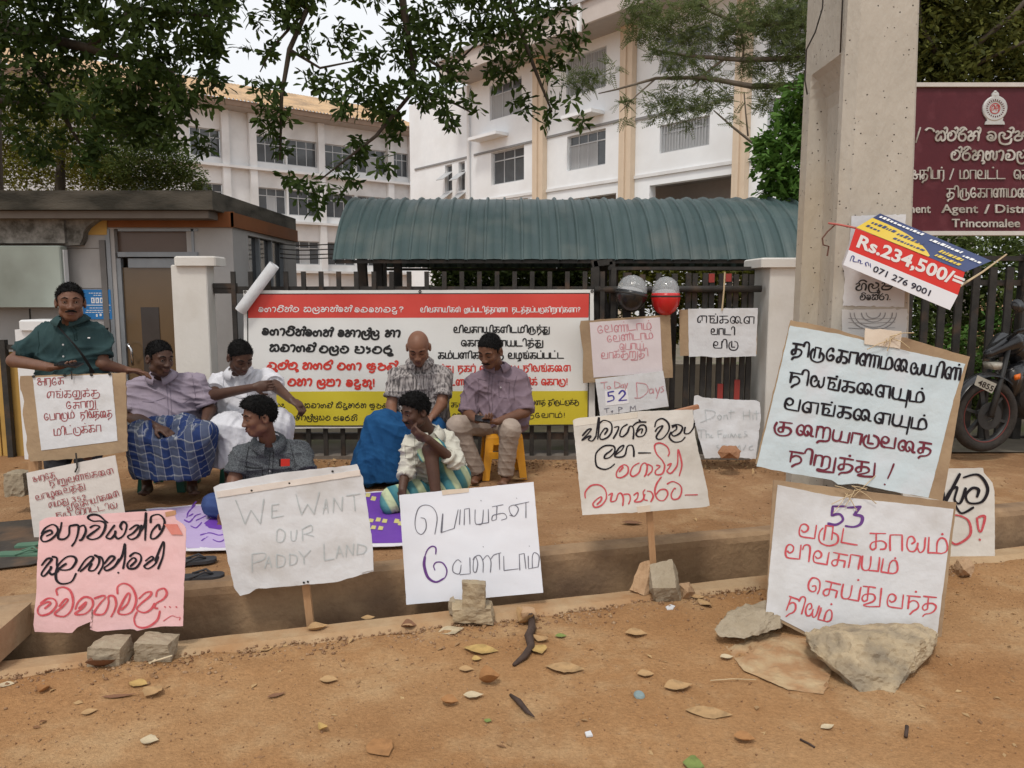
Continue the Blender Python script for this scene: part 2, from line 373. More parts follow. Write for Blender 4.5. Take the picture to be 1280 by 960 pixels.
# ---- left wing
LW = Wall(510, 55, 1838, 1)       # d runs away to the right
LW.d = -LW.d
BL = thing('office_wing', LW.P(0, 0), 'white office wing with orange tiled roof and rows of dark windows behind the hut', 'building')
zL = LW.sz(505, 170)[1]
bays = [(150, 200), (238, 278), (320, 357), (359, 397), (404, 442), (446, 483), (489, 511)]
rows = []
for (yt, yb) in ((172, 205), (236, 268), (300, 330)):
    rows.append((LW.sz(350, yt)[1], LW.sz(350, yb)[1]))
lh = []
for xa, xb in bays:
    for k, (z1, z0) in enumerate(rows):
        a0, a1 = LW.sz(xa, 200)[0], LW.sz(xb, 200)[0]; lh.append([min(a0, a1), max(a0, a1), z0, z1])
b0, b1 = LW.sz(516, 200)[0], LW.sz(-80, 200)[0]
facade(LW, 'wall', M_white2, BL, min(b0, b1), max(b0, b1), 0, zL, lh)
for i, h in enumerate(lh): window(LW, BL, h, 3, .3, curtains=(i % 4 == 3), dark=(0, 2))
for xp in (281, 400, 486, 513, 203, 315):
    a, _ = LW.sz(xp, 200); LW.box(MB(), a-.22, a+.22, 0, zL-.02, .01, .3).go('pier', M_white2, BL)
for (z1, z0) in rows:
    LW.box(MB(), min(b0,b1), max(b0,b1), z0-.55, z0-.4, .005, .42).go('ledge', M_white2, BL)
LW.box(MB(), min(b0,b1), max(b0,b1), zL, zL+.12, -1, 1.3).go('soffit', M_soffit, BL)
LW.box(MB(), min(b0,b1), max(b0,b1), zL+.02, zL+.35, 1.3, 1.4).go('fascia', mat('timber_fascia', (.2,.14,.1), (.28,.2,.15), 3), BL)
mb = MB()   # tiled roof, corrugated in rows running up the slope
na = 240; A0, A1 = min(b0,b1), max(b0,b1)
for i in range(na+1):
    a = A0+(A1-A0)*i/na; h = .10*(i % 2)
    for j in range(9):
        t = j/8; mb.v.append(tuple(LW.P(a, zL+.3+2.9*t+h+.05*(j % 2), 1.5-8*t)))
for i in range(na):
    for j in range(8): q0 = i*9+j; mb.f.append((q0, q0+9, q0+10, q0+1))
mb.go('roof', M_tile, BL)
for i in range(14):  # ridge tiles, one by one
    pass
# ================================================================== GUARD HUT
def bx(px0, px1, py0, py1, Y, dep, mb=None, ch=0):
    """box whose front face at distance Y covers the photo rectangle, dep metres deep"""
    a = PY((px0+px1)/2, py0, Y); b = PY((px0+px1)/2, py1, Y); m_ = (py0+py1)/2
    x0 = PY(px0, m_, Y).x; x1 = PY(px1, m_, Y).x
    mb = mb or MB(); mb.box(x0, x1, Y, Y+dep, b.z, a.z, ch); return mb
M_hut = mat('hut_grey_white', (.33,.32,.315), (.40,.39,.385), 3, .85, .15, 40, c3=(.30,.29,.275), sc3=1.2, f3=.42)
M_roofc = mat('mossy_concrete', (.075,.068,.055), (.15,.135,.11), 5, .95, .7, 25, c3=(.035,.033,.026), sc3=2.5, f3=.5, stretch=(1,1,3))
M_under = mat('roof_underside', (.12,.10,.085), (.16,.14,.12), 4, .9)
M_orange = mat('orange_brown_paint', (.17,.062,.022), (.22,.08,.028), 4, .8, c3=(.11,.045,.02), sc3=2, f3=.4)
M_ochre = mat('ochre_paint', (.45,.27,.07), (.52,.33,.1), 3, .8, .2, 20, c3=(.3,.18,.06), sc3=2, f3=.4)
M_doorf = mat('grey_door_frame', (.20,.22,.24), (.27,.29,.31), 5, .5, metal=.3)
M_doorg = mat('brown_door_glass', (.10,.065,.035), (.15,.10,.055), .8, .15, spec=.6)
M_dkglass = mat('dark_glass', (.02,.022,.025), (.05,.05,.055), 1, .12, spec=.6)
M_panel = mat('pale_green_panel', (.33,.38,.34), (.40,.45,.41), 2, .5, c3=(.20,.22,.19), sc3=1.0, f3=.45)
M_mould = mat('mouldy_panel', (.07,.065,.055), (.24,.23,.21), 7, .95, .4, 30, contrast=.12)
M_dark = mat('black_iron', (.018,.017,.016), (.05,.045,.04), 9, .6, .2, 50, c3=(.09,.055,.035), sc3=6, f3=.35)
HY = 7.25
H = thing('guard_hut', PY(140, 560, HY), 'guard hut', 'hut')
H['label'] = 'low grey guard hut with mouldy flat concrete roof, orange band and brown glass door'
xR = PY(293, 350, HY).x; zR0 = PY(200, 262, 6.95).z; zR1 = PY(200, 238, 6.95).z
YB = 9.35
mb = MB(); x1 = PY(265, 240, 6.95).x
mb.box(-9.5, x1, 6.95, YB+.25, zR0, zR1); mb.go('roof', M_roofc, H)
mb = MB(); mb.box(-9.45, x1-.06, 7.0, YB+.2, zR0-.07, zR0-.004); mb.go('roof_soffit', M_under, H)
bx(-700, 293, 268, 640, HY, .02)
mb = MB(); zt = zR0-.075
holes_f = []
def fxz(px, py, Y=HY): p = PY(px, py, Y); return p.x, p.z
xa, z1_ = fxz(142, 286); xb, z0_ = fxz(250, 640)
# front wall in pieces round the door opening
mb = MB(); mb.box(-9.4, xa, HY, HY+.15, -.05, zt); mb.box(xb, xR, HY, HY+.15, -.05, zt); mb.box(xa, xb, HY, HY+.15, z1_, zt); mb.go('wall', M_hut, H)
mb = MB(); ywin0, ywin1 = HY+.42, YB-.45
zs = fxz(300, 300, 7.6)[1]
mb.box(xR-.15, xR, HY+.15, ywin0, -.05, zt); mb.box(xR-.15, xR, ywin1, YB, -.05, zt); mb.box(xR-.15, xR, ywin0, ywin1, -.05, 1.0); mb.box(xR-.15, xR, ywin0, ywin1, zs+.05, zt); mb.go('wall', M_hut, H)
MB().box(xR-.1, xR-.06, ywin0, ywin1, 1.0, zs+.05).go('side_window', M_dkglass, H)
for k in range(4):
    y = ywin0+(ywin1-ywin0)*(k)/3; MB().box(xR-.12, xR-.02, y-.02, y+.02, 1.0, zs+.05).go('window_mullion', M_doorf, H)
MB().box(-9.4, xR-.15, YB-.15, YB, -.05, zt).go('wall', M_hut, H)
bx(134, 292, 264.5, 284, HY-.03, .03).go('painted_band', M_orange, H)
MB().box(xR, xR+.03, HY-.03, YB, fxz(293, 284)[1], fxz(293, 266)[1]).go('painted_band', M_orange, H)
mb = MB(); mb.prism([PY(x, y, HY-.012) for x, y in ((107,293.5),(111,285),(120,276),(130,269),(133.5,267),(133.5,293.5))], (0,.01,0)); mb.go('painted_corner', M_ochre, H)
# door set
D = None
dr = bx(142, 147, 286, 640, HY-.01, .1).go('door_frame', M_doorf, H)
bx(247, 250, 286, 640, HY-.01, .1).go('door_frame', M_doorf, H)
bx(147, 247, 286, 289, HY-.01, .1).go('door_frame', M_doorf, H)
bx(147, 247, 315, 321, HY-.015, .1).go('door_frame', M_doorf, H)
bx(147, 247, 289, 315, HY+.06, .01).go('transom_pane', mat('brown_film', (.09,.055,.04), (.12,.08,.06), 2, .3, spec=.5), H)
dl = bx(149, 160, 323, 640, HY+.01, .05).go('door', M_doorf, H)
bx(226, 238, 323, 640, HY+.01, .05).go('door_stile', M_doorf, dl)
bx(160, 226, 323, 334.5, HY+.012, .05).go('door_rail', M_doorf, dl)
bx(160, 226, 334.5, 640, HY+.035, .01).go('door_pane', M_doorg, dl)
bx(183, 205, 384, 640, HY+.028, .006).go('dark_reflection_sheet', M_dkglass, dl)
h0 = [PY(159, 431, HY-.01), PY(160, 430, HY-.07), PY(164, 437, HY-.08), PY(165, 447, HY-.08), PY(166, 456, HY-.01)]
MB().tube(h0, .012, 8).go('handle', mat('chrome', (.6,.6,.62), rough=.2, metal=1), dl, True)
bx(238, 247, 321, 640, HY+.02, .05).go('door_stile', M_doorf, dl)
# left panel boards on the wall
bx(-60, 80, 266, 304, HY-.14, .13).go('mouldy_box', M_mould, H)
mb = MB(); mb.prism([PY(x, y, HY-.10) for x, y in ((81,266),(133,266),(126,272),(117,277),(108,284),(104,290),(103,298),(99,306),(81,307))], (0,.09,0)); mb.go('mouldy_box', M_mould, H)
bx(-80, 77, 307, 384, HY-.2, .12, ch=.01).go('green_panel', M_panel, H)
bx(77.5, 81, 312, 360, HY-.16, .06).go('grey_pipe', M_white2, H)
for (a, b, c, d) in ((38.6, 40, 386, 460),): bx(a, b, c, d, HY-.008, .007).go('wall_joint', M_dark, H)
for yy in (310, 360, 410): bx(82, 134, yy, yy+.7, HY-.004, .003).go('tile_joint', M_under, H)
bx(134, 141, 300, 640, HY-.02, .02).go('door_reveal', mat('grey_reveal', (.13,.125,.12), (.18,.17,.165), 4), H)
# things behind the standing man: capped white post, ochre boards, low wall
P0 = thing('gate_post', PY(38, 600, 6.6), 'short white capped gate post behind the man in the green polo shirt', 'post')
bx(26, 66, 412, 610, 6.6, .25).go('shaft', M_white2, P0); bx(23, 69, 400, 413, 6.57, .3, ch=.012).go('cap', M_white2, P0)
OB = thing('ochre_gate', PY(20, 600, 6.7), 'ochre sheet gate with black posts at the far left of the picture', 'gate')
for i, (a, b) in enumerate(((-80,-42),(-40,-2),(0,37),(39.5,74))): bx(a, b, 440, 592, 6.75, .03).go('board', M_ochre, OB)
for a in (5, 40, -45): bx(a, a+7, 425, 600, 6.68, .05).go('post', M_dark, OB)
bx(-80, 75, 431, 437, 6.7, .04).go('rail', M_dark, OB)
LWL = bx(-90, 170, 586, 640, 6.9, .3).go('low_wall', M_conc, base=PY(60, 620, 6.9)); tag(LWL, 'low dirty concrete wall under the ochre gate', 'wall')
# notices
M_blue = mat('poster_blue', (.02,.16,.42), (.03,.2,.5), 6, .5)
PB = thing('notice', PY(121, 400, HY-.02), 'bright blue notice with white lines stuck on the hut wall beside the door', 'notice')
bx(103.5, 139, 362, 399, HY-.013, .009).go('sheet', M_blue, PB)
M_ink_w = mat('white_print', (.75,.75,.75), rough=.6)
mb = MB()
random.seed(3)
for (y, x0, x1) in ((366,111,132),(368.7,117,127),(381,104,138),(384.5,112,136),(387.5,108,138),(390,107,137)):
    x = x0
    while x < x1:
        l = 1.2+random.random()*2.5 if y != 381 else 34; bx(x, min(x+l, x1), y, y+.9, HY-.0145, .001, mb); x += l+.8
for x in (114, 119.5, 125): bx(x, x+4.3, 372, 379, HY-.0145, .001, mb)
bx(120, 122, 392.5, 396, HY-.0145, .001, mb); bx(124.5, 127, 392, 395, HY-.0145, .001, mb)
mb.go('printed_lines', M_ink_w, PB)
mb = MB()
for x in (115.3, 120.8, 126.3): bx(x, x+1.2, 373.5, 377.5, HY-.0155, .001, mb)
mb.go('printed_digits', M_blue, PB)
mb = MB(); mb.prism([PY(x, y, HY-.02) for x, y in ((119,412),(136,409.5),(133,417),(129,427),(122,429),(123,419),(119,418))], (0,.012,0))
tag(mb.go('torn_poster', mat('pink_paper', (.50,.22,.20), (.6,.3,.27), 9, .9), base=PY(128, 420, HY-.02)), 'torn pink scrap of poster on the hut wall right of the green polo shirt', 'poster')

# ================================================================== GATE PILLARS, FENCE
M_pillar = mat('pillar_white', (.60,.58,.54), (.70,.68,.64), 2.2, .85, .2, 30, c3=(.50,.46,.40), sc3=1.6, f3=.38)
def pillar(px0, px1, cap, py, Y, label, dep=.42):
    T = thing('gate_pillar', PY((px0+px1)/2, 590, Y), label, 'pillar')
    bx(px0, px1, py+11, 640, Y, dep, ch=.008).go('shaft', M_pillar, T); bx(px0-cap, px1+cap, py, py+12, Y-.04, dep+.08, ch=.012).go('cap', M_pillar, T)
pillar(221, 265, 4, 320, 6.5, 'white square gate pillar between the hut door and the red banner', .17)
pillar(957, 1012, 5, 322, 6.5, 'white square gate pillar half hidden behind the concrete pole')
FY = 6.63
def zz(py, Y=FY): return PY(640, py, Y).z
F1 = thing('iron_fence', PY(500, 575, FY), 'black iron railing the red and yellow banner hangs on', 'fence')
def xx(px, py=450, Y=FY): return PY(px, py, Y).x
MB().box(xx(272), xx(760), FY-.02, FY+.03, zz(367), zz(358)).go('rail', M_dark, F1)
MB().box(xx(272), xx(760), FY-.02, FY+.03, zz(549), zz(541)).go('rail', M_dark, F1)
n = 0; px = 297.6
while px < 760:
    xp = xx(px); z1 = zz(339.5)
    MB().box(xp-.019, xp+.019, FY-.045, FY-.022, .02, z1).go('picket', M_dark, F1); px += 21.6
MB().box(xx(272), xx(300), FY-.03, FY+.02, zz(360), zz(354)).go('rail', M_dark, F1)
M_plinth = mat('fence_plinth', (.12,.1,.085), (.22,.19,.16), 6, .95, .6, 25)
o = MB().box(xx(272), xx(940), FY-.05, FY+.2, -.05, .03).go('fence_plinth', M_plinth, base=(xx(500), FY, 0)); tag(o, 'low concrete plinth under the iron railings and gate', 'plinth')
o = MB().box(-6, 6, 9.5, 9.6, -.05, .55).go('garden_wall', mat('garden_wall_tan', (.36,.28,.2), (.44,.36,.27), 4, .9, .3), base=(0, 9.5, 0)); tag(o, 'low tan garden wall seen between the fence bars', 'wall')
# sliding gate right of the banner
G1 = thing('iron_gate', PY(850, 575, FY), 'black iron gate with close vertical bars behind the two helmets', 'gate')
MB().tube([(xx(742), FY-.02, zz(362)), (xx(947), FY-.02, zz(361))], .03, 10).go('rail', M_dark, G1, True)
MB().box(xx(760), xx(938), FY+.07, FY+.1, zz(337), zz(333)).go('rail', M_dark, G1)
MB().box(xx(760), xx(938), FY+.07, FY+.1, zz(570), zz(562)).go('rail', M_dark, G1)
for px in (743, 766, 783, 802, 822, 842, 859, 867, 880, 888, 900, 910, 918, 929, 937):
    top = 340 if px > 766 else 334; wd = .022 if px not in (743, 783) else .035
    MB().box(xx(px)-wd, xx(px)+wd, FY+.02, FY+.05, .02, zz(top+random.random()*3)).go('bar', M_dark, G1)
M_redt = mat('red_band', (.25,.035,.03), (.33,.05,.04), 5, .6)
for (px, a, b) in ((887, 342, 353), (908, 342, 352), (902, 480, 500), (923, 475, 502)): MB().box(xx(px)-.024, xx(px)+.024, FY+.012, FY+.055, zz(b), zz(a)).go('red_tape', M_redt, G1)
for pts in (((742,325),(760,395)), ((742,330),(765,327)), ((765,327),(766,420))): MB().bar(PY(*pts[0], FY+.12), PY(*pts[1], FY+.12), .05).go('brace', M_dark, G1)
MB().bar(PY(760, 395, FY+.12), PY(775, 440, FY+.12), .05).go('brace', M_dark, G1)
# right-hand fence behind the pole and the motorcycle
FR = 7.5
F2 = thing('iron_fence', PY(1200, 570, FR), 'black iron railing with leaves behind it, right of the concrete pole', 'fence')
def xr(px): return PY(px, 450, FR).x
for (a, b) in ((320, 326), (350, 357), (545, 552)): MB().box(xr(1090), xr(1700), FR-.02, FR+.03, zz(b, FR), zz(a, FR)).go('rail', M_dark, F2)
px = 1109
while px < 1640:
    thick = .034; MB().box(xr(px)-thick, xr(px)+thick, FR-.05, FR-.021, 0, zz(334, FR)).go('picket', M_dark, F2); px += 20.3
MB().box(xr(1268), xr(1278), FR-.06, FR+.05, 0, zz(318, FR)).go('post', M_dark, F2)

# ================================================================== GREEN BARREL ROOF
M_green = mat('green_roof_sheet', (.056,.094,.096), (.082,.125,.125), 3, .5, .1, 40, c3=(.13,.155,.145), sc3=2.5, f3=.36, spec=.4)
C0 = thing('walkway_canopy', (0.7, 8.7, 0), 'green ribbed barrel roof on dark posts behind the fence', 'canopy')
yE, yA = 7.5, 8.8; zE_ = PY(640, 325, yE).z; zA = PY(640, 251, yA).z; hw = yA-yE; rise = zA-zE_
Rr = (hw*hw+rise*rise)/(2*rise); th0 = math.asin(hw/Rr); zc = zA-Rr
def arc(t, e=0): th = -th0+2*th0*t; return yA+(Rr+e)*math.sin(th), zc+(Rr+e)*math.cos(th)
xl = PY(418, 325, yE).x; pitch_ = .1815; NP = 28
for i in range(NP):
    x0 = xl+i*pitch_; x1 = x0+pitch_; mb = MB()
    prof = [(0, 0), (.004, .0), (.5*pitch_-.004, .004), (.5*pitch_, .012), (.5*pitch_+.004, .004), (pitch_-.012, 0)]
    n = 18; dz = .004*random.uniform(-1, 1)
    for k in range(n+1):
        for (dx, e) in prof:
            # two overlapping sheet laps along the arc
            lap = .012*(1-(k % 6)/6)*(1 if (k//6) % 3 != 1 else .3); y, z = arc(k/n, e+lap+dz); mb.v.append((x0+dx, y, z))
    W = len(prof)
    for k in range(n):
        for j in range(W-1): q0 = k*W+j; mb.f.append((q0, q0+1, q0+W+1, q0+W))
    mb.go('roof_sheet', M_green, C0, True)
    mb = MB()
    for k in range(n+1):
        for (dx, e) in ((-.018, 0), (-.014, .026), (-.002, .032), (.010, .026), (.014, 0)):
            y, z = arc(k/n, e); mb.v.append((x0+dx, y-.004*(k == 0), z-.012*(k == 0)))
    for k in range(n):
        for j in range(4): q0 = k*5+j; mb.f.append((q0, q0+1, q0+6, q0+5))
    mb.go('seam', M_green, C0, True)
xe = xl+NP*pitch_
for t in (1/6, 2/6, .5, 4/6, 5/6):
    y, z = arc(t, -.03); MB().box(xl+.05, xe-.05, y-.02, y+.02, z-.03, z+.01).go('purlin', M_dark, C0)
for t in (0.004, .996): y, z = arc(t, -.02); MB().box(xl, xe, y-.015, y+.015, z-.03, z+.002).go('edge_beam', M_dark, C0)
for px in (456, 478, 770): 
    x = PY(px, 400, 8.2).x
    MB().bar((x+(.06 if px < 470 else -.02), 8.2, 0), (x-.04, 8.2, arc(.27)[1]), .09).go('post', M_dark, C0)
    MB().bar((x, 9.4, 0), (x, 9.4, arc(.7)[1]), .09).go('post', M_dark, C0)
# thin wires left of the canopy
for i, yy in enumerate((305, 311, 317, 322)):
    pts = [PY(350+12*k, yy+1.2*math.sin(k*.8)+k*.3, 8.6) for k in range(8)]
    o = MB().tube(pts, .006, 4).go('wire', M_dark, base=pts[0]); tag(o, ('highest','second','third','lowest')[i]+' of four thin wires between the hut and the green canopy', 'wire', 'wires between hut and canopy')

# ================================================================== CONCRETE POLE
M_pole = mat('pole_concrete', (.38,.35,.30), (.50,.465,.405), 5, .9, .5, 40, c3=(.46,.36,.23), sc3=1.1, f3=.42, stretch=(1,1,.45))
_nt = M_pole.node_tree; _b = _nt.nodes['Principled BSDF']   # air holes in the cast face
_tc = _nn(_nt, 'ShaderNodeTexCoord'); _v = _nn(_nt, 'ShaderNodeTexVoronoi'); _v.inputs['Scale'].default_value = 38
_nt.links.new(_tc.outputs['Object'], _v.inputs['Vector'])
_r = _nn(_nt, 'ShaderNodeValToRGB'); _r.color_ramp.elements[0].position = .10; _r.color_ramp.elements[1].position = .15
_r.color_ramp.elements[0].color = (1,1,1,1); _r.color_ramp.elements[1].color = (0,0,0,1)
_s = _nn(_nt, 'ShaderNodeValToRGB'); _s.color_ramp.elements[0].position = .45; _s.color_ramp.elements[1].position = .5
_nt.links.new(_v.outputs['Distance'], _r.inputs[0]); _nt.links.new(_v.outputs['Color'], _s.inputs[0])
_m = _nn(_nt, 'ShaderNodeMixRGB', blend_type='MULTIPLY'); _m.inputs[0].default_value = 1; _nt.links.new(_r.outputs[0], _m.inputs[1]); _nt.links.new(_s.outputs[0], _m.inputs[2])
_old = _b.inputs['Base Color'].links[0].from_socket
_mm = _nn(_nt, 'ShaderNodeMixRGB'); _mm.inputs[2].default_value = (.10,.085,.07,1); _nt.links.new(_m.outputs[0], _mm.inputs[0]); _nt.links.new(_old, _mm.inputs[1]); _nt.links.new(_mm.outputs[0], _b.inputs['Base Color'])
_bp = _nn(_nt, 'ShaderNodeBump', invert=True); _bp.inputs['Distance'].default_value = .01; _nt.links.new(_m.outputs[0], _bp.inputs['Height'])
_nt.links.new(_b.inputs['Normal'].links[0].from_socket, _bp.inputs['Normal']); _nt.links.new(_bp.outputs[0], _b.inputs['Normal'])
PYF = 3.74
PX0 = PY(1044, 400, PYF).x; PX1 = PY(1138, 400, PYF).x; PYB = PYF+.56
def xo(z): return -.006*(z-1.3)   # taper
def ring(z, inset):
    t = .028*(z-1.3); c = .045
    a0, a1 = PX0+t*.1, PX1-t
    f0, f1 = PYF+.10, PYB-.10
    i = inset
    return [(a0+c, PYF, z), (a1-.015, PYF, z), (a1, PYF+.015, z), (a1, PYB, z), (a0, PYB, z), (a0, f1+.01, z), (a0+i, f1-.015 if i > .01 else f1, z), (a0+i, f0+.015 if i > .01 else f0, z), (a0, f0-.01, z), (a0, PYF+c, z)]
zs_top = PY(1020, 92, 4.1).z
levels = [(-.5, .09), (.3, .09), (1.2, .09), (zs_top-.16, .09), (zs_top-.1, .075), (zs_top-.05, .05), (zs_top-.01, .025), (zs_top+.02, .001), (3.5, .001), (5.5, .001), (8, .001)]
vs = []; fs = []
for z, i in levels: vs += ring(z, i)
for k in range(len(levels)-1):
    for j in range(10): fs.append((k*10+j, k*10+(j+1) % 10, k*10+10+(j+1) % 10, k*10+10+j))
fs.append(tuple(range((len(levels)-1)*10, len(levels)*10)))
T = thing('concrete_pole', ((PX0+PX1)/2, PYF+.2, NZ), 'massive square concrete utility pole with a recessed left face and peeling posters', 'pole')
mkobj('shaft', vs, fs, M_pole, T)
wpts = [PY(1030, -40, 3.85), PY(1028, 10, 3.85), PY(1019, 40, 3.88), PY(1008, 62, 3.93), PY(1006, 100, 3.95), PY(1009, 118, 3.93)]
for i, p in enumerate(wpts): p.x = min(p.x, PX0-.006)
MB().tube(wpts, .004, 5).go('cable', M_dark, T, True)
MB().tube([(PX0-.006, PYF+.08, 4), (PX0-.007, PYF+.082, 2.9), (PX0-.006, PYF+.08, zs_top+.02)], .004, 5).go('cable', M_dark, T, True)

TP_ = MB(); TP_.prism([PZ(x, y, .006) for x, y in ((-80,660),(60,648),(190,636),(206,650),(150,676),(40,706),(-80,720))], (0,0,.004))
tag(TP_.go('dark_patch', mat('dark_sheet', (.035,.03,.028), (.08,.065,.05), 6, .8, .6, 12, c3=(.16,.09,.05), sc3=3, f3=.38), base=PZ(60, 680, .006)), 'thin dark grey patch lying on the terrace behind the pink placard', 'sheet')  # thin flat piece that makes this area of the terrace dark grey

YD = sheet('yard', [xx(276)]+fr(-2, 12, 20), [FY+.21]+fr(7.2, 40, 30), lambda x, y: (x, y, .012+.01*noise.noise(Vector((x, y, 3)))), mat('yard_ground', (.13,.11,.085), (.20,.17,.13), 3, .95, .5, 20, c3=(.09,.10,.04), sc3=1.2, f3=.4))
